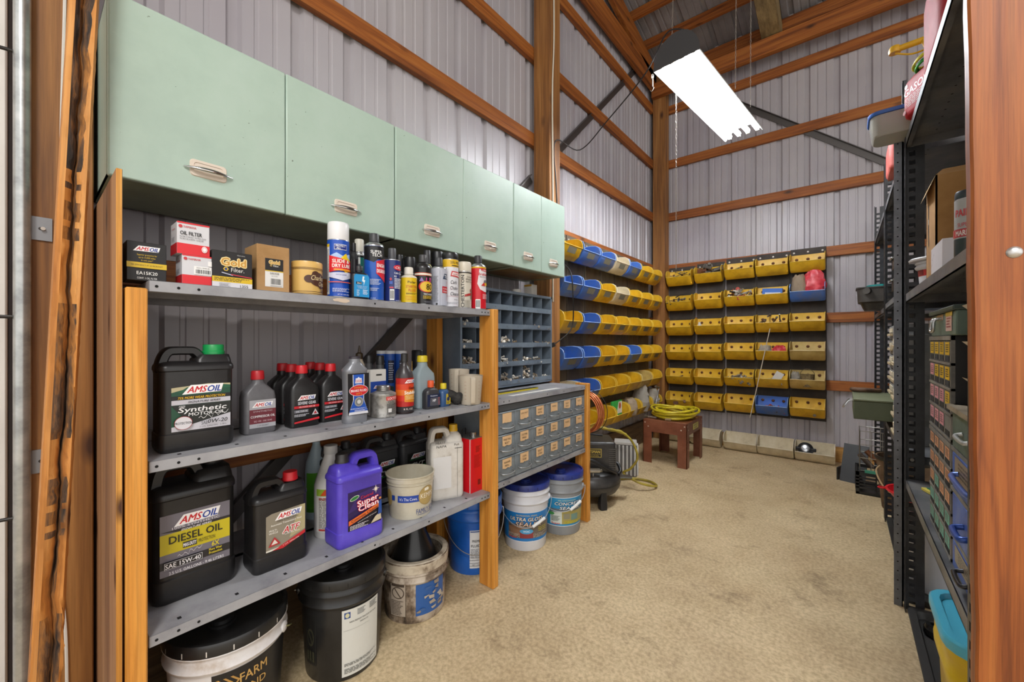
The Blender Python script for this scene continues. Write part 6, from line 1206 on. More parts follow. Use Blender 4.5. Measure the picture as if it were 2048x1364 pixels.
# off-white buckets standing in a row on the floor by the back wall
FB = (( -1.50, 'off-white bucket on the floor nearest the corner, behind the stool'), (-1.165, 'second off-white floor bucket from the corner, partly behind the stool leg'), (-.83, 'third off-white floor bucket from the corner'), (-.525, 'fourth off-white floor bucket from the corner'), (-.215, 'last off-white floor bucket, holding a black motor part'))
for k, (x, s) in enumerate(FB):
    if k == 0: P0 = bucket('W', s, w=.30, bolts=False, group='off-white buckets on the floor'); P0.location = (x, YG-.06, .18); P0.rotation_euler.z = 0
    else: dup(P0, (x, YG-.06, .18), 0, s, 'off-white buckets on the floor')
t = thing('motor_part', 'black round motor part with a silver hub in the last floor bucket', 'motor part', (-.285, YG-.06-.085, .045)); M = Matrix.Rotation(PI/2-.5, 4, 'X')
MB().lathe([(.055, -.02), (.062, -.01), (.062, .01), (.05, .02), (.03, .024)], BLK, n=28).xf(Matrix.Translation((0, 0, .07)) @ M).build('housing', t, smooth=40); MB().lathe([(.032, .024), (.034, .030), (.026, .033), (0, .033)], SILV, n=24, cap1=False).xf(Matrix.Translation((0, 0, .07)) @ M).build('hub', t)
for s in (-1, 1): MB().box(s*.06-.022, s*.06+.022, -.02, .01, .055, .085, BLK).build('mounting_lug', t, bevel=.006)
# ================================================================ black slotted-angle shelving along the right side
XR, XRB = .196, .66
SB = mottle('black_angle_steel', ('#1f2023', '#2b2c30', '#383a3e'), scale=9, rough=.4); SG = mottle('grey_angle_steel', ('#5d6066', '#70737a', '#7d8087'), scale=12, rough=.35, metal=.3)
SH = mottle('dark_shelf_steel', ('#46474a', '#5e5f62', '#6f6d6a'), scale=6, rough=.4, speck=('#76695c', 16, .72))
def upright(b, x, y, sx, sy, z1, m, w=.062, p=.0381):
    """L of slotted angle; sx, sy point the flanges into the unit"""
    th = .003
    def fl(ax):
        u = lambda a0, a1, z0, zz: (b.box(min(x, x+0)+min(sx*a0, sx*a1), x+max(sx*a0, sx*a1), min(y, y+sy*th), max(y, y+sy*th), z0, zz, m) if ax == 0 else b.box(min(x, x+sx*th), max(x, x+sx*th), y+min(sy*a0, sy*a1), y+max(sy*a0, sy*a1), z0, zz, m))
        W = w if ax == 0 else .036
        u(0, W*.24, 0, z1); u(W*.56, W, 0, z1)
        n = int(z1/p)
        for k in range(n): u(W*.24, W*.56, k*p, k*p+p*.46)
    fl(0); fl(1)
def rack(label, y0, y1, zs, z1, name='slotted_shelving', back=True, grey=False):
    t = thing(name, label, 'shelving', (XR, y0, 0), 0, 'black slotted steel shelving')
    D = XRB-XR; W = y1-y0
    for k, (x, y, sx, sy) in enumerate(((0, 0, 1, 1), (0, W, 1, -1), (D, 0, -1, 1), (D, W, -1, -1))):
        b = MB(); upright(b, x, y, sx, sy, z1, SB); b.build('upright', t, smooth=0)
    for z in zs:
        s = MB(); th = .003
        s.box(.004, D-.004, .004, W-.004, z-th, z, SH).box(.003, .006, .004, W-.004, z-.034, z, SH).box(.003, .020, .004, W-.004, z-.034, z-.031, SH).box(D-.006, D-.003, .004, W-.004, z-.034, z, SH).box(.004, D-.004, .004, .007, z-.034, z, SH).box(.004, D-.004, W-.007, W-.004, z-.034, z, SH)
        for i in range(int(W/.06)):
            for xx in (.09, .30): s.disc((xx, .05+.06*i, z-th-.0006), (0, 0, -1), .0035, M_HOLE, 8)
        s.build('shelf', t, smooth=0)
    if back: MB().box(D+.001, D+.004, 0, W, .4, z1*.97, cm('#151516', .6)).build('back_panel', t)
    b = MB()
    for z in zs:
        for yy in (.012, W-.012): b.disc((.030, -.0006 if yy < .1 else W+.0006, z-.018), (0, -1 if yy < .1 else 1, 0), .007, cm('#b8b4aa', .4, .6)); b.disc((.048, -.0006 if yy < .1 else W+.0006, z-.06), (0, -1 if yy < .1 else 1, 0), .007, cm('#b8b4aa', .4, .6))
    b.build('bolt_heads', t, smooth=0)
    return t
rack('near bay of the black slotted shelving, red gas cans on its top shelf', 1.205, 2.392, (1.995, 1.337, .556), 2.02)
rack('middle bay of the black slotted shelving, holding steel drawers', 2.45, 3.487, (1.995, 1.372, .642), 2.28)
rack('far bay of the black slotted shelving next to the back wall', 3.51, 4.62, (1.995, 1.36), 2.28)
for y, s in ((2.398, 'grey slotted angle post fixed to the front of the shelving between near and middle bays'),):
    b = MB(); b.box(-.014, .014, 0, .003, 0, 2.0, SG).box(.011, .014, 0, .03, 0, 2.0, SG)
    for k in range(50): b.disc((-.002, -.0006, .03+.04*k), (0, -1, 0), .003, M_HOLE, 8)
    o = b.build('slotted_angle', loc=(.179, y, 0), smooth=0); tag(o, s, 'angle post')
def fdr(parent, x0, x1, z0, z1, m, handle=None, card=None, finger=None, d=.02, name='drawer'):
    """drawer front on the local plane y=0"""
    o = MB().box(x0, x1, -.004, d, z0, z1, m).build(name, parent, bevel=.002, seg=1)
    cx = (x0+x1)/2; h = z1-z0
    if card:
        L = Lab(); w = (x1-x0)*.80; zc = z0+h*.64; L.rect(cx-w/2, zc-h*.30, cx+w/2, zc+h*.30, card); L.lines(cx-w*.36, cx+w*.38, zc-h*.2, zc+h*.22, 4, '#4a3a2c', seed=int(abs(cx)*1000)+int(z0*1000)); b = MB(); L.put(b, y=-.0042); b.build('label_card', o, smooth=0)
    if finger:
        MB().box(cx-(x1-x0)*.36, cx+(x1-x0)*.36, -.0052, -.0042, z0+h*.05, z0+h*.30, cm('#0d0d0d', .8)).build('finger_slot', o, smooth=0)
    if handle:
        hw, out, col, r = handle; zc = z0+h*.55
        MB().tube(curve([(cx-hw, -.004, zc), (cx-hw, -.004-out*.8, zc-.004), (cx-hw*.6, -.004-out, zc-.006), (cx+hw*.6, -.004-out, zc-.006), (cx+hw, -.004-out*.8, zc-.004), (cx+hw, -.004, zc)], 4), r, cm(col, .3, .4), 8).build('handle', o, smooth=60)
    return o
# small parts cabinets with coloured cards
CF = mottle('parts_cabinet_grey', ('#5d5c58', '#76736d', '#827e76'), scale=9, rough=.45); CBK = cm('#1b1a1a', .5)
COLR = {'Y': '#d9ae24', 'P': '#d993a0', 'O': '#d99b72', 'T': '#5fae9c', 'N': None}
def parts_cab(label, z0, rows, rh, w, y0):
    H = len(rows)*rh+.012; t = thing('parts_cabinet', label, 'cabinet', (.221, y0+w/2, z0), FL, 'small parts cabinets with coloured cards')
    c = MB(); c.box(-w/2, w/2, .004, .255, 0, H, CBK).box(-w/2, w/2, -.006, .004, H-.012, H, CF).box(-w/2, -w/2+.004, -.004, .004, 0, H, CF).box(w/2-.004, w/2, -.004, .004, 0, H, CF)
    for r in range(len(rows)): c.box(-w/2, w/2, -.006, .004, r*rh, r*rh+.007, CF)
    c.build('case', t, smooth=0); cw = (w-.008)/4
    for r, row in enumerate(rows):
        zz = (len(rows)-1-r)*rh+.0075
        for k, q in enumerate(row):
            x = -w/2+.004+cw*k; fdr(t, x+.003, x+cw-.003, zz, zz+rh-.009, CF, card=COLR[q], finger=True, d=.0038)
    return t
parts_cab('lower grey parts cabinet with orange and teal drawer cards on the near bay', .557, ('OOOO', 'OOOO', 'OTOO', 'TTTT', 'TTTT'), .0595, .335, 1.56)
parts_cab('upper grey parts cabinet with yellow and pink drawer cards on the near bay', .872, ('YYYY', 'PYYY', 'PPPY', 'PPPN'), .0675, .335, 1.56)
gm = mottle('worn_green_steel', ('#3f5148', '#54665b', '#5f7166'), scale=8, rough=.45, speck=('#8a7a52', 10, .70))
t = thing('green_tool_box', 'worn dark green metal box with label scraps on top of the parts cabinets', 'box', (.318, 1.69, 1.155), FL)
MB().box(-.185, .185, -.10, .10, 0, .064, gm).build('box_body', t, bevel=.003); MB().box(-.188, .188, -.106, .103, .0645, .078, cm('#37453e', .45)).build('lid', t, bevel=.003)
b = MB(); b.tube(curve([(-.05, -.1, .05), (-.05, -.115, .045), (-.05, -.118, .015), (-.005, -.118, .015), (-.005, -.115, .045), (-.005, -.1, .05)], 4), .004, SILV, 8); b.build('handle', t, smooth=60)
L = Lab(); L.rect(-.15, .03, -.11, .05, '#b79a62'); L.rect(-.08, .045, .02, .062, '#8d6a4a'); L.rect(.06, .012, .14, .06, '#c8a69a'); L.lines(.07, .13, .02, .05, 4, '#a04a48'); L.rect(.06, .052, .15, .063, '#b79a3c'); b = MB(); L.put(b, y=-.10); b.build('label_scraps', t, smooth=0)
o = MB().box(-.10, .10, -.16, .14, 0, .018, wood('tan_board', 1, '#8d7852', '#a8926a', '#b39d76', knots=False)).build('board', loc=(.41, 1.60, 1.2345)); tag(o, 'pale board lying on top of the green metal box', 'board')
t = thing('steel_drawer_stack', 'steel cabinet with one green drawer above blue scratched drawers on the near bay', 'cabinet', (.220, 1.365, .557), FL)
W = .375; H = .418; c = MB(); c.box(-W/2, W/2, .02, .38, 0, H, CBK).box(-W/2, -W/2+.018, 0, .02, 0, H, cm('#2d2d2e', .5)).box(W/2-.018, W/2, 0, .02, 0, H, cm('#2d2d2e', .5)).box(-W/2, W/2, -.012, .38, H-.012, H, mottle('rusty_top', ('#6b5f4e', '#8a7c66', '#978a74'), scale=10, rough=.6))
for z in (.300, .195, .075): c.box(-W/2, W/2, -.004, .02, z, z+.010, CF)
c.build('case', t, smooth=0)
bs = mottle('scratched_blue', ('#2c4f9a', '#3a63b2', '#7b83a0'), scale=9, rough=.4, fac=(.35, .72))
fdr(t, -W/2+.02, W/2-.02, .312, .402, gm, handle=(.05, .014, '#b9bcbb', .005)); fdr(t, -W/2+.02, W/2-.02, .207, .298, bs, handle=(.09, .015, '#5670b8', .006), card='#8f7f6a'); fdr(t, -W/2+.02, W/2-.02, .087, .193, bs, handle=(.04, .020, '#2f4f9c', .007)); fdr(t, -W/2+.02, W/2-.02, .004, .073, bs, handle=(.04, .018, '#2b2b30', .005), card='#8d8676')
t = thing('drawer_cabinet', 'edge of a dark drawer unit with white card holders, half hidden by the timber post', 'cabinet', (.245, 1.335, .976), FL)
MB().box(-.09, .09, .0, .3, 0, .30, CBK).build('case', t, bevel=.002)
for k in range(3):
    q = MB(); zz = .05+.085*k; q.add([(-.085, -.003, zz), (-.02, -.003, zz), (-.02, -.030, zz+.028), (-.085, -.030, zz+.028)], [(0, 1, 2, 3), (3, 2, 1, 0)], cm('#cfc8b8')); q.box(-.085, -.02, -.001, 0, zz, zz+.03, CF); q.build('card_holder', t, smooth=0)
o = MB().box(-.045, .045, -.035, .035, 0, .010, cm('#d3c152', .4)).box(-.034, .034, -.026, .026, .010, .0125, cm('#1f7a52', .4)).build('green_pad', loc=(.285, 2.22, .557), rz=.3, bevel=.002, seg=1); tag(o, 'small green pad with a yellow border lying on the low shelf of the near bay', 'pad')
# ---- middle shelf of the near bay
kf = mottle('brown_card', ('#8d6537', '#a37a47', '#ad8452'), scale=5, rough=.85)
t = thing('cardboard_box', 'open brown cardboard box with torn flaps on the near bay of the shelving', 'box', (.385, 2.085, 1.338))
b = MB(); w, d, h = .29, .2, .37
for a in ((-w/2, w/2, -d/2, -d/2+.005), (-w/2, w/2, d/2-.005, d/2), (-w/2, -w/2+.005, -d/2, d/2), (w/2-.005, w/2, -d/2, d/2)): b.box(*a, 0, h, kf)
b.box(-w/2, w/2, -d/2, d/2, 0, .004, kf); b.build('carton', t, smooth=0)
f = MB(); f.add([(-w/2, -d/2, h), (w/2, -d/2, h), (w/2-.01, -d/2+.03, h+.028), (-w/2+.02, -d/2+.02, h+.022)], [(0, 1, 2, 3)], kf); f.add([(-w/2, d/2, h), (-w/2, -d/2, h), (-w/2-.022, -d/2+.03, h-.06), (-w/2-.018, d/2-.02, h-.05)], [(0, 1, 2, 3)], cm('#bb9a68', .8)); f.build('flap', t, smooth=0)
S = Lab(); S.rect(-.05, .15, -.035, .30, '#3b352f'); S.rect(-.05, .23, -.035, .25, '#c7c2ba'); c = MB(); S.put(c, y=0); q = MB(); q.join(c, Matrix.Translation((-w/2, 0, 0)) @ Matrix.Rotation(-PI/2, 4, 'Z')); q.build('tape', t, smooth=0)
t = carton('white_box', 'small white carton with scribbled marks in front of the cardboard box', 1.75, 1.948, 1.338, .108, .225, -.17, '#cfcbd0') if False else None
t = thing('white_box', 'small white carton with scribbled marks in front of the cardboard box', 'box', (.315, 1.845, 1.338), FL)
MB().box(-.10, .10, -.09, .09, 0, .108, cm('#cdc8cb', .6)).build('carton', t, bevel=.001)
L = Lab(); sig(L, -.08, .05, .05, '#4a4650'); sig(L, -.07, .08, .05, '#4a4650'); sig(L, -.02, .06, .07, '#6a666c'); sig(L, -.02, .03, .05, '#6a666c'); b = MB(); L.put(b, y=-.09); b.build('scribbles', t, smooth=0)
t = thing('metal_tin', 'flat dark tin with a worn lid on top of the small white carton', 'tin', (.325, 1.86, 1.4465), FL); MB().box(-.07, .07, -.05, .05, 0, .03, cm('#2c241d', .4)).build('tin_body', t, bevel=.004); MB().box(-.073, .073, -.053, .053, .0305, .038, mottle('worn_lid', ('#4a3a2c', '#7a6a55'), scale=18, rough=.5)).build('lid', t, bevel=.004)
spray('grey and black can with red lettering on the near bay shelf by the timber post', 0, 0, .258, 0, '#a9aaaa', lambda L, R, h: (L.rect(-R*1.5, 0, R*1.5, h*.42, '#26302f'), L.text('PAINT', 0, h*.80, h*.11, '#c8303a', w=R*1.5, bold=.03), L.text('SUPER', -.1*R, h*.62, h*.06, '#c8303a', w=R*.9), L.rect(-R*1.5, h*.44, R*1.5, h*.56, '#b32d33'), L.text('MARKER', 0, h*.50, h*.08, '#e8e0dc', w=R*1.4, bold=.03)), cap='full', capcol='#28343a', bodyz=.88, z=1.338, Y=1.61, R=.028, H=.205, rot=-2.0)
t = pail('small white tub with a wide white lid behind the cardboard box', .285, 2.285, .062, .118, PWH, None, FL, lambda L, R, H: (L.rect(-R, H*.5, R, H*.8, '#c23a3a'), L.rect(-R*.5, H*.52, R*.6, H*.78, '#7a2a2a')), z=1.338, rings=(.88, .80), name='white_tub', cat='tub')
MB().lathe([(.064, .117), (.083, .119), (.085, .125), (.080, .130), (.05, .131), (.04, .139), (0, .140)], PWH, n=36, cap1=False).build('lid', t, smooth=40)
# ---- gas cans, tub and cord on the top shelf
RED = mottle('red_gas_can', ('#86101b', '#9c1722', '#a41c27'), scale=5, rough=.6)
for m_ in (RED,): m_.node_tree.nodes['Principled BSDF'].inputs['Specular IOR Level'].default_value = .2
def gas(label, x, y, w, d, H, z, art=None, spout=None, rz=FL, m=RED):
    t = thing('gas_can', label, 'gas can', (x, y, z), rz, 'red gas cans'); r = min(w, d)*.22
    MB().loft([rrect(w*.92, d*.9, r, 0), rrect(w*.99, d*.98, r, .008), rrect(w, d, r, .02), rrect(w, d, r, H*.70), rrect(w*.97, d*.97, r, H*.82), rrect(w*.84, d*.84, r, H*.93), rrect(w*.6, d*.6, r, H*.975), rrect(w*.3, d*.3, r*.5, H)], m).build('can_body', t, smooth=50)
    MB().strap(curve([(-w*.34, H*.86), (-w*.3, H*1.02), (-w*.15, H*1.08), (w*.1, H*1.08), (w*.2, H*.96)], 5), d*.18, .022, m).build('grip', t, smooth=60)
    if art: L = Lab(); art(L, w, H); b = MB(); L.put(b, y=-d/2); b.build('raised_lettering', t, smooth=0)
    if spout: spout(t)
    return t
def a_gas(L, w, H):
    L.text('GASOLINE', .01, H*.56, H*.16, '#b08a82', w=w*.78, bold=.03); L.ell(-w*.30, H*.70, H*.05, H*.05, '#a3625e'); L.lines(-w*.34, w*.38, H*.2, H*.44, 6, '#a05a57', fill=.35); L.ell(-w*.34, H*.13, H*.05, H*.05, '#a05a57'); L.ell(-w*.34, H*.13, H*.038, H*.038, '#901620')
def sp1(t):
    y_ = cm('#dcae1c', .4); b = MB(); b.tube(curve([(.01, -.055, .125), (.01, -.075, .17), (.012, -.098, .225), (.01, -.102, .238)], 5), .011, y_, 10); b.rod((.012, -.095, .24), (-.036, -.163, .246), .011, y_, 12); b.lathe([(.017, -.012), (.019, 0), (.014, .013)], y_, n=14, c=(-.0385, -.166, .246)); b.tube(curve([(.012, -.09, .205), (-.015, -.125, .208), (-.036, -.166, .232)], 5), .0035, y_, 6); b.build('spout', t, smooth=50)
gas('large plain red gas can at the near end of the top shelf', .325, 1.765, .325, .25, .30, 1.996)
gas('smaller red gas can with raised lettering and a yellow spout on the top shelf', .315, 2.128, .245, .225, .165, 1.996, a_gas, sp1, rz=FL+.39)
gas('faded red can on the top shelf of the middle bay, under the blue-lidded tub', .235, 2.84, .22, .13, .17, 1.996, m=mottle('faded_red', ('#b8413e', '#c65a52', '#cf6d62'), scale=5, rough=.5))
b = MB()
for k, (m, rr2) in enumerate(((cm('#2fae48', .4), .060), (cm('#2aa044', .4), .054), (cm('#c9c22a', .4), .064), (cm('#c9c22a', .4), .058))):
    b.tube([(rr2*math.cos(2*PI*j/28), rr2*.95*math.sin(2*PI*j/28), .004+.007*k+.004*math.sin(4*PI*j/28)) for j in range(28)], .004, m, 6, closed=True)
o = b.build('cord_loop', loc=(.262, 2.10, 2.156), smooth=70); o.rotation_euler = (0, -.30, 0); tag(o, 'loops of green and yellow cord lying on the smaller gas can', 'cord')
t = thing('food_tub', 'clear plastic tub with a blue lid jutting out over the edge of the top shelf', 'tub', (.19, 2.342, 1.996)); tp = clear('tub_plastic', '#d7d6cf', .55, .2)
MB().loft([rrect(.185, .13, .03, 0), rrect(.195, .14, .03, .006), rrect(.212, .157, .035, .085), rrect(.206, .151, .034, .085), rrect(.189, .134, .03, .008)], tp).build('tub_body', t, smooth=40)
MB().loft([rrect(.222, .166, .04, .086), rrect(.226, .17, .04, .09), rrect(.226, .17, .04, .100), rrect(.20, .145, .036, .104)], cm('#2a5fb4', .4)).build('lid', t, smooth=40)
MB().box(.0, .085, -.055, .055, .009, .06, cm('#b58a4a', .7)).build('contents', t, bevel=.01)
# ---- middle and far bays
pg = mottle('pale_green_panel', ('#8b917f', '#a0a593', '#a9ad9c'), scale=6, rough=.5); lt = cm('#3b342c', .45, .4)
t = thing('sheet_metal_part', 'pale green metal panel with dark latches leaning in the middle bay', 'panel', (.225, 3.0, 1.373), FL)
MB().box(-.20, .28, 0, .008, 0, .33, pg).build('panel', t, bevel=.002); MB().box(-.28, -.05, .015, .022, 0, .26, cm('#b5b3a6', .5)).build('panel', t, bevel=.002)
for x, z in ((.16, .26), (.12, .15), (.16, .05), (-.12, .20), (-.16, .08)): q = MB(); q.box(x-.05, x+.05, -.014, 0, z-.03, z+.04, lt); q.rod((x-.05, -.02, z+.03), (x+.05, -.02, z+.03), .006, SILV, 8); q.build('latch', t, bevel=.002)
op = mottle('oily_plastic', ('#2b2825', '#3a3632', '#4a453f'), scale=12, rough=.45)
t = thing('drain_pan', 'dark plastic drain pan with a pouring spout jutting from the far bay', 'pan', (.19, 3.95, 1.361))
MB().loft([rrect(.15, .15, .03, 0), rrect(.17, .17, .03, .02), rrect(.19, .19, .035, .05), rrect(.225, .225, .04, .06), rrect(.235, .235, .04, .155), rrect(.25, .25, .045, .158), rrect(.25, .25, .045, .166), rrect(.226, .226, .04, .164), rrect(.216, .216, .04, .07)], op).build('pan_body', t, smooth=40)
MB().rod((-.06, -.12, .135), (-.07, -.145, .135), .022, op, 14).build('spout', t, smooth=50)
o = MB().lathe([(.075, 0), (.078, .004), (.078, .014), (.07, .018), (.03, .02), (.0, .02)], cm('#13807c', .4), n=30, cap1=False).build('teal_lid', loc=(.20, 3.95, 1.5285)); tag(o, 'teal plastic lid resting on the dark drain pan', 'lid')
ds = mottle('steel_drawers', ('#6d6f70', '#858788', '#909192'), scale=8, rough=.4); tanl = cm('#b3a283', .6)
def sdr(label, y0, w, z0, H, n, X=.205):
    t = thing('steel_drawer_unit', label, 'cabinet', (X, y0+w/2, z0), FL, 'grey steel drawer units'); MB().box(-w/2, w/2, .012, .28, 0, H, ds).build('case', t, bevel=.002)
    for k in range(n):
        z = .004+(H-.008)*k/n; o = fdr(t, -w/2+.004, w/2-.004, z, z+(H-.008)/n-.004, ds, d=.011)
        MB().box(-w*.3, w*.3, -.018, -.0042, z+(H/n)*.25, z+(H/n)*.42, tanl).build('pull', o, bevel=.002); MB().box(-w*.28, w*.28, -.009, -.0042, z+(H/n)*.5, z+(H/n)*.78, cm('#c9bfa8', .6)).build('card_frame', o)
sdr('near grey steel drawer unit on the low shelf of the middle bay', 2.70, .27, .643, .53, 6)
o = MB().box(-.14, .14, -.22, .22, 0, .055, wood('block_lumber', 1, '#5c4630', '#75593c', '#86694a', knots=False)).build('wood_block', loc=(.36, 3.235, .643)); tag(o, 'wooden block under the long green metal box', 'block')
t = thing('green_metal_box', 'olive green metal box jutting into the aisle from the middle bay', 'box', (.235, 3.24, .6985), FL); og = mottle('olive_steel', ('#3d4530', '#4a533b', '#525b43'), scale=5, rough=.5)
MB().box(-.24, .24, -.195, .175, 0, .102, og).build('box_body', t, bevel=.004); MB().box(-.242, .242, -.197, .177, .1025, .114, mottle('olive_lid', ('#5c6148', '#6d7257'), scale=6, rough=.5)).build('lid', t, bevel=.003)
q = MB(); q.tube(curve([(-.03, -.195, .085), (-.03, -.215, .08), (.0, -.235, .05), (.0, -.24, .04), (.05, -.24, .04), (.05, -.215, .08), (.05, -.195, .085)], 4), .004, SILV, 6); q.build('bail_latch', t, smooth=50)
sdr('far grey steel drawer unit standing on the olive green box', 3.05, .30, .8135, .42, 5, X=.215)
o = MB().tube(curve([(.06, 3.42, .834), (.10, 3.36, .836), (.16, 3.40, .834), (.19, 3.44, .832), (.12, 3.46, .832), (.07, 3.45, .832)], 6, True), .013, mottle('rusty_iron', ('#3a2a1e', '#5c4230', '#6d5038'), scale=20, rough=.6), 8, closed=True).build('iron_clamp', loc=(-.02, 0, -.006), smooth=60); tag(o, 'rusty iron clamp lying on the olive green box', 'clamp')
# ---- floor under the shelving
def tray(label, x0, x1, y0, y1):
    t = thing('boot_tray', label, 'tray', ((x0+x1)/2, (y0+y1)/2, 0), 0, 'black floor trays'); w, d = x1-x0, y1-y0; k = mottle('tray_rubber', ('#1b1a19', '#282624'), scale=10, rough=.5)
    MB().loft([rrect(w-.02, d-.02, .03, 0), rrect(w, d, .035, .030), rrect(w-.004, d-.004, .035, .034), rrect(w-.05, d-.05, .03, .034), rrect(w-.06, d-.06, .03, .008)], k).build('tray_body', t, smooth=30)
    return t
t = tray('near black floor tray under the shelving, beside the yellow pail', .20, .60, 1.22, 2.36); tray('far black floor tray under the middle bay', .20, .62, 2.44, 3.46)
for k, (x, y) in enumerate(((.27, 2.22), (.29, 2.02), (.27, 1.87))):
    o = MB().lathe([(.028, 0), (.035, .008), (.035, .03), (.028, .042), (.015, .045), (.012, .03), (0, .03)], cm('#161616', .2), n=24, cap1=False).build('rubber_cup', loc=(x, y, .0085)); tag(o, ('farthest', 'middle', 'nearest')[k]+' of three small glossy black cups in the near floor tray', 'cup', 'glossy black cups')
t = thing('litter_pail', 'square yellow plastic pail with a light blue lid under the near bay', 'pail', (.368, 1.685, .009)); yp = mottle('yellow_pail', ('#c9a90f', '#d8b914', '#dfc21e'), scale=4, rough=.38); w = .315
MB().loft([rrect(w*.86, w*.86, .05, 0), rrect(w*.88, w*.88, .055, .01), rrect(w*.93, w*.93, .06, .20), rrect(w*.99, w*.99, .06, .215), rrect(w*1.0, w*1.0, .06, .245), rrect(w*.985, w*.985, .06, .25), rrect(w*.99, w*.99, .06, .285), rrect(w*1.0, w*1.0, .06, .29), rrect(w*1.0, w*1.0, .06, .315)], yp).build('pail_body', t, smooth=40)
MB().loft([rrect(w*1.04, w*1.04, .065, .316), rrect(w*1.06, w*1.06, .068, .322), rrect(w*1.06, w*1.06, .068, .344), rrect(w*1.03, w*1.03, .065, .350), rrect(w*.92, w*.92, .055, .350), rrect(w*.90, w*.90, .055, .336)], cm('#4fb3cf', .35)).build('lid', t, smooth=40)
Y0 = (.345, 2.66)
for k, s in enumerate(('bottom', 'middle', 'top')):
    t = thing('white_bucket', f'{s} white bucket of the nested stack behind the near shelving post', 'bucket', (Y0[0], Y0[1], .009+.034*k), 0, 'nested white buckets')
    MB().lathe([(.112, 0), (.114, .004), (.136, .27), (.146, .272), (.148, .28), (.146, .288), (.134, .288), (.131, .27), (.1135, .03), (.110, .006)], PWH, n=44).build('bucket_body', t, smooth=40)
t = thing('funnel', 'red plastic funnel sitting on the nested white buckets', 'funnel', (.275, 2.64, .375)); rm = cm('#d2202a', .35)
MB().lathe([(.02, -.06), (.024, -.06), (.10, .03), (.118, .055), (.124, .056), (.124, .062), (.116, .062), (.096, .035), (.018, -.05)], rm, n=40, cap0=False, cap1=False).build('cone', t, smooth=45)
q = MB(); q.tube([(-.135+.014*math.cos(2*PI*j/12), .0+.014*math.sin(2*PI*j/12), .058) for j in range(12)], .0035, rm, 6, closed=True); q.build('hang_tab', t, smooth=60)
o = MB().lathe([(.11, 0), (.125, .26), (.135, .262), (.135, .275), (.122, .275), (.108, .01)], cm('#1f1f20', .4), n=36).build('black_bucket', loc=(.37, 3.16, .009)); tag(o, 'black bucket behind the nested white ones under the middle bay', 'bucket')
t = thing('fiber_pail', 'brown fibre pail with a rope handle on the floor by the far bay', 'pail', (.315, 3.76, 0)); fb = mottle('brown_fibre', ('#5a4632', '#6f5840', '#7d664c'), scale=10, rough=.7)
MB().lathe([(.115, 0), (.118, .004), (.147, .34), (.152, .342), (.152, .356), (.142, .356), (.112, .01)], fb, n=40).build('pail_body', t, smooth=40); MB().lathe([(.153, .335), (.156, .34), (.156, .36), (.152, .361)], cm('#2a2622', .5), n=40, cap0=False, cap1=False).build('rim_band', t)
MB().tube(curve([(-.13, -.08, .30), (-.15, -.09, .26), (-.12, -.12, .18), (-.07, -.14, .13)], 6), .005, cm('#b59a74', .7), 6).build('rope_handle', t)
t = thing('milk_crate', 'black plastic milk crate on the floor by the far bay', 'crate', (.215, 4.10, 0)); k = cm('#1e1d1c', .45); b = MB(); w, d, h = .30, .28, .165
for x in (-w/2, w/2-.012): b.box(x, x+.012, -d/2, d/2, 0, .02, k).box(x, x+.012, -d/2, d/2, h-.025, h, k)
for y in (-d/2, d/2-.012): b.box(-w/2, w/2, y, y+.012, 0, .02, k).box(-w/2, w/2, y, y+.012, h-.025, h, k)
for s in (-1, 1):
    for q in (-1, 1): b.box(s*w/2-(.02 if s > 0 else 0), s*w/2+(0 if s > 0 else .02), q*d/2-(.02 if q > 0 else 0), q*d/2+(0 if q > 0 else .02), 0, h, k)
for i in range(1, 5): zz = .02+.024*i; b.box(-w/2, -w*.12, -d/2, -d/2+.008, zz, zz+.012, k).box(w*.12, w/2, -d/2, -d/2+.008, zz, zz+.012, k).box(-w/2, -w/2+.008, -d/2, d/2, zz, zz+.012, k).box(w/2-.008, w/2, -d/2, d/2, zz, zz+.012, k)
for s in (-1, 1): b.beam((-w*.12, -d/2+.004, .02 if s > 0 else h-.025), (w*.12, -d/2+.004, h-.025 if s > 0 else .02), .008, .012, k, (0, -1, 0)); b.box(s*w*.12-.004, s*w*.12+.004, -d/2, -d/2+.01, .02, h-.025, k)
b.box(-w/2, w/2, -d/2, d/2, 0, .006, k); b.build('crate_body', t, smooth=0)
t = thing('wire_basket', 'wire basket standing on the milk crate with pipe fittings inside', 'basket', (.215, 4.10, h+.001)); wm_ = cm('#a5a29a', .35, .8); b = MB(); w, d, H = .25, .22, .30
for z in (.005, .10, .20, H): b.tube([(sx*w/2, sy*d/2, z) for sx, sy in ((-1, -1), (1, -1), (1, 1), (-1, 1))], .0032, wm_, 6, closed=True)
for i in range(5):
    x = -w/2+w*i/4; b.rod((x, -d/2, 0), (x, -d/2, H), .002, wm_, 5).rod((x, d/2, 0), (x, d/2, H), .002, wm_, 5).rod((x, -d/2, .005), (x, d/2, .005), .002, wm_, 5)
    y = -d/2+d*i/4; b.rod((-w/2, y, 0), (-w/2, y, H), .002, wm_, 5).rod((w/2, y, 0), (w/2, y, H), .002, wm_, 5)
b.build('wire_frame', t, smooth=60)
b = MB(); r = random.Random(4)
for i in range(4):
    c = Vector((.215-.07+.05*i, 4.10+r.uniform(-.04, .04), h+.04+.03*(i % 2))); dv = Vector((r.uniform(-.05, .05), r.uniform(-.05, .05), .05)); o = MB().rod(c-dv*.4, c+dv*1.4, .018, r.choice((cm('#6b5f55', .4, .5), cm('#7d4f33', .5, .3), cm('#9a978f', .35, .7))), 12).build('pipe_fitting'); tag(o, 'short metal pipe fitting in the wire basket', 'fitting', 'pipe fittings in the wire basket')
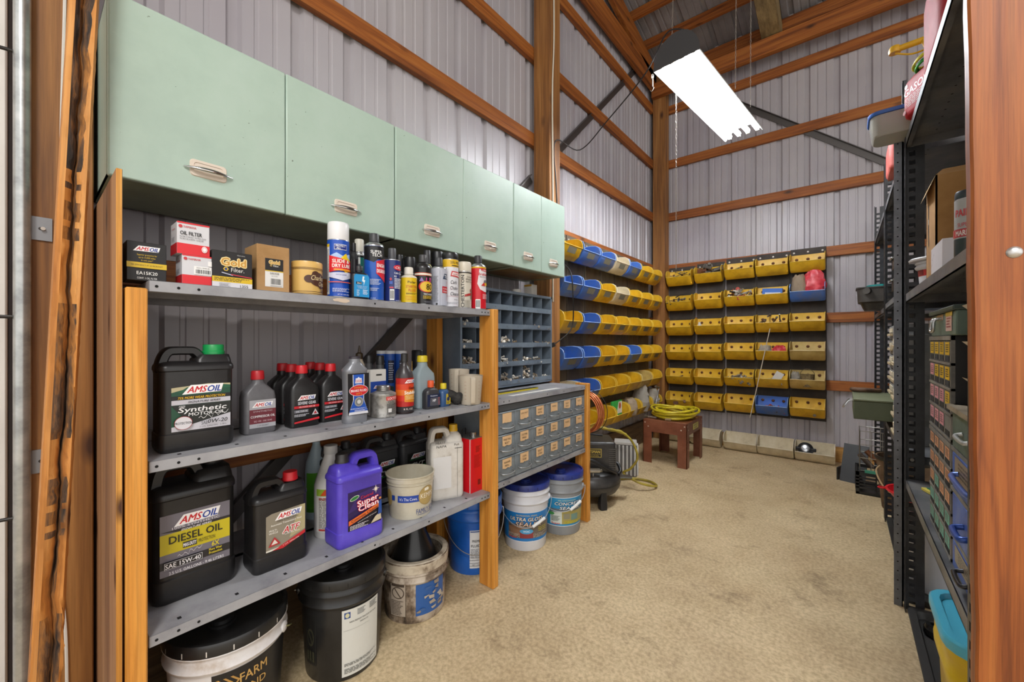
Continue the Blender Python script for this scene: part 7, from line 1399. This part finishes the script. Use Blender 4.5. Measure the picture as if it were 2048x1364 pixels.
o = MB().box(-.095, .08, -.012, .012, 0, .018, cm('#3f8f74', .4)).build('green_strap', loc=(.21, 3.965, h+.0005)); tag(o, 'green strap at the foot of the wire basket', 'strap')
t = thing('dust_pan', 'black upright dust pan leaning at the end of the far bay', 'dust pan', (.055, 4.33, 0), -.3); MB().loft([[(-.06, -.10, .0), (.10, -.10, .0), (.10, -.092, .0), (-.06, -.092, .0)], [(-.075, .05, .28), (.09, .05, .28), (.09, .058, .28), (-.075, .058, .28)]], cm('#232221', .5)).build('pan', t); MB().box(-.08, -.07, -.10, .02, .0, .10, cm('#232221', .5)).build('side_wall', t)
# ================================================================ light and camera
def shop_light():
    cx, cy, cz = -.675, 2.97, 2.74
    t = thing('shop_light', 'long fluorescent shop light hanging on chains, glowing white', 'light', (cx, cy, cz), -math.radians(6.5))
    rf = cm('#e6e8ea', .35); dk = cm('#3a3a3b', .5)
    L, Wd = 1.21, .27; h = MB()
    out = [(-Wd/2, 0), (-Wd*.36, .045), (-.06, .075), (.06, .075), (Wd*.36, .045), (Wd/2, 0)]
    inn = [(x*.97, z-.003) for x, z in out]
    o = out+inn[::-1]; n = len(o)
    h.add([(x, -L/2, z) for x, z in o]+[(x, L/2, z) for x, z in o], [(j, (j+1) % n, (j+1) % n+n, j+n) for j in range(n)]+[tuple(range(n-1, -1, -1)), tuple(range(n, 2*n))], rf)
    h.box(-.055, .055, -L/2, L/2, .075, .13, dk); h.build('housing', t, smooth=20)
    e = MB(); ar = [(-.135, 0)]+[(-.135*math.cos(PI*j/12), .165*math.sin(PI*j/12)) for j in range(1, 12)]+[(.135, 0)]
    e.prism(ar, -L/2-.003, -L/2+.003, dk); e.build('end_plate', t)
    ec = MB()
    for y in (-L/2+.006, L/2-.006):
        for k in range(4):
            x = -.096+.064*k; ec.box(x-.011, x+.011, y-.006, y+.006, .004, .04, cm('#c9ccc6', .4))
    ec.build('lamp_sockets', t)
    gm = glow('fluorescent_tube', '#f6fbff', LAMP)
    for k in range(4):
        x = -.096+.064*k; b = MB().rod((x, -L/2+.012, .022), (x, L/2-.012, .022), .0165, gm, 12); b.build('lamp_tube', t)
    ch = cm('#b9b2a6', .35, .8)
    def chain(pts, name='chain'):
        b = MB(); P = [Vector(p) for p in pts]
        for a, c in zip(P, P[1:]):
            n = max(2, int((c-a).length/.023)); d = (c-a).normalized(); u = d.orthogonal().normalized(); w = d.cross(u)
            for i in range(n):
                m = a+(c-a)*((i+.5)/n); s = u if i % 2 else w
                b.tube([m+d*.013*math.cos(q)+s*.0036*math.sin(q) for q in [2*PI*j/8 for j in range(8)]],   .001, ch, 4, closed=True)
        return b.build(name, t)
    chain([(-.05, -L/2+.06, .13), (-.02, -L/2+.08, 1.75)]); chain([(.12, .02, .06), (.14, .0, 1.7)]); chain([(.13, L/2-.3, .05), (.15, L/2-.35, 1.6)])
    chain([(-.02, -L/2+.05, 0), (-.02, -L/2+.05, -1.18)], 'pull_chain')
    b = MB(); b.rod((-.135, -L/2-.01, -.03), (-.135, -L/2-.01, -.09), .003, ch, 6)
    b.tube([(-.135+.006*math.cos(q), -L/2-.01, -.03+.016*math.sin(q)) for q in [2*PI*j/10 for j in range(10)]], .0018, ch, 5, closed=True)
    b.tube(curve([(-.135, -L/2-.01, -.09), (-.128, -L/2-.01, -.10), (-.14, -L/2-.01, -.115), (-.15, -L/2-.01, -.105)], 4), .002, ch, 5); b.build('snap_hook', t)
shop_light()
kc = cm('#1d1b1b', .5)
p = curve([(-.80, 2.36, 2.78), (-.78, 2.36, 2.93), (-.72, 2.37, 2.945), (-.68, 2.37, 2.92)], 6)
a0 = px(1111, 282, x=-1.60); a1 = px(1165, 262, x=-1.62); a2 = px(1215, 215, x=-1.45); 
pts = [(-.70, 2.372, 2.90), (-.80, 2.38, 2.93), (-.95, 2.45, 2.80), (-1.25, 2.55, 2.66), (-1.50, 2.60, 2.545), a0, (-1.598, a0[1]+.01, 2.25), (-1.60, 2.465, 1.95), (-1.597, 2.475, 1.75), (-1.40, 2.30, 1.60), (-1.38, 2.30, 1.46), (-1.42, 2.37, 1.28), (-1.44, 2.35, 1.20), (-1.50, 2.28, 1.125), (-1.51, 2.262, 1.115)]
b = MB().tube(curve(pts, 8), .0042, kc, 7); b.beam((-1.50, 2.268, 1.118), (-1.525, 2.262, 1.108), .022, .028, kc); o = b.build('power_cord'); tag(o, 'black power cord running from the shop light down past the green cabinets', 'cord')
# daylight comes in from the open side of the building behind the camera
w = bpy.data.worlds.new('World'); scn.world = w; w.use_nodes = True
bg = w.node_tree.nodes['Background']; bg.inputs[0].default_value = (1.0, .985, .96, 1); bg.inputs[1].default_value = WORLD
def add_fill_light(x, y, z, e, rz=0):
    """the other shop lights of the building, behind the camera and over the next bay"""
    l = bpy.data.lights.new('shop_light_bay', 'AREA'); l.shape = 'RECTANGLE'; l.size = 1.2; l.size_y = .27; l.energy = e; l.color = (1, .985, .96)
    o = bpy.data.objects.new('shop_light_bay', l); COL.objects.link(o); o.location = (x, y, z); o.rotation_euler.z = rz
for a in FILL_LAMPS: add_fill_light(*a)  # added fill behind the camera, no fixture is modelled there
cam = bpy.data.cameras.new('Camera'); co = bpy.data.objects.new('Camera', cam); COL.objects.link(co)
co.location = (0, 0, CAMH); co.rotation_euler = (PI/2, 0, TH); cam.sensor_width = 36; cam.lens = FPX/2048*36; cam.clip_start = .02
scn.camera = co
vs = scn.view_settings; vs.view_transform = 'Standard'; vs.look = 'None'; vs.exposure = EXPO; vs.gamma = 1; vs.use_curve_mapping = False
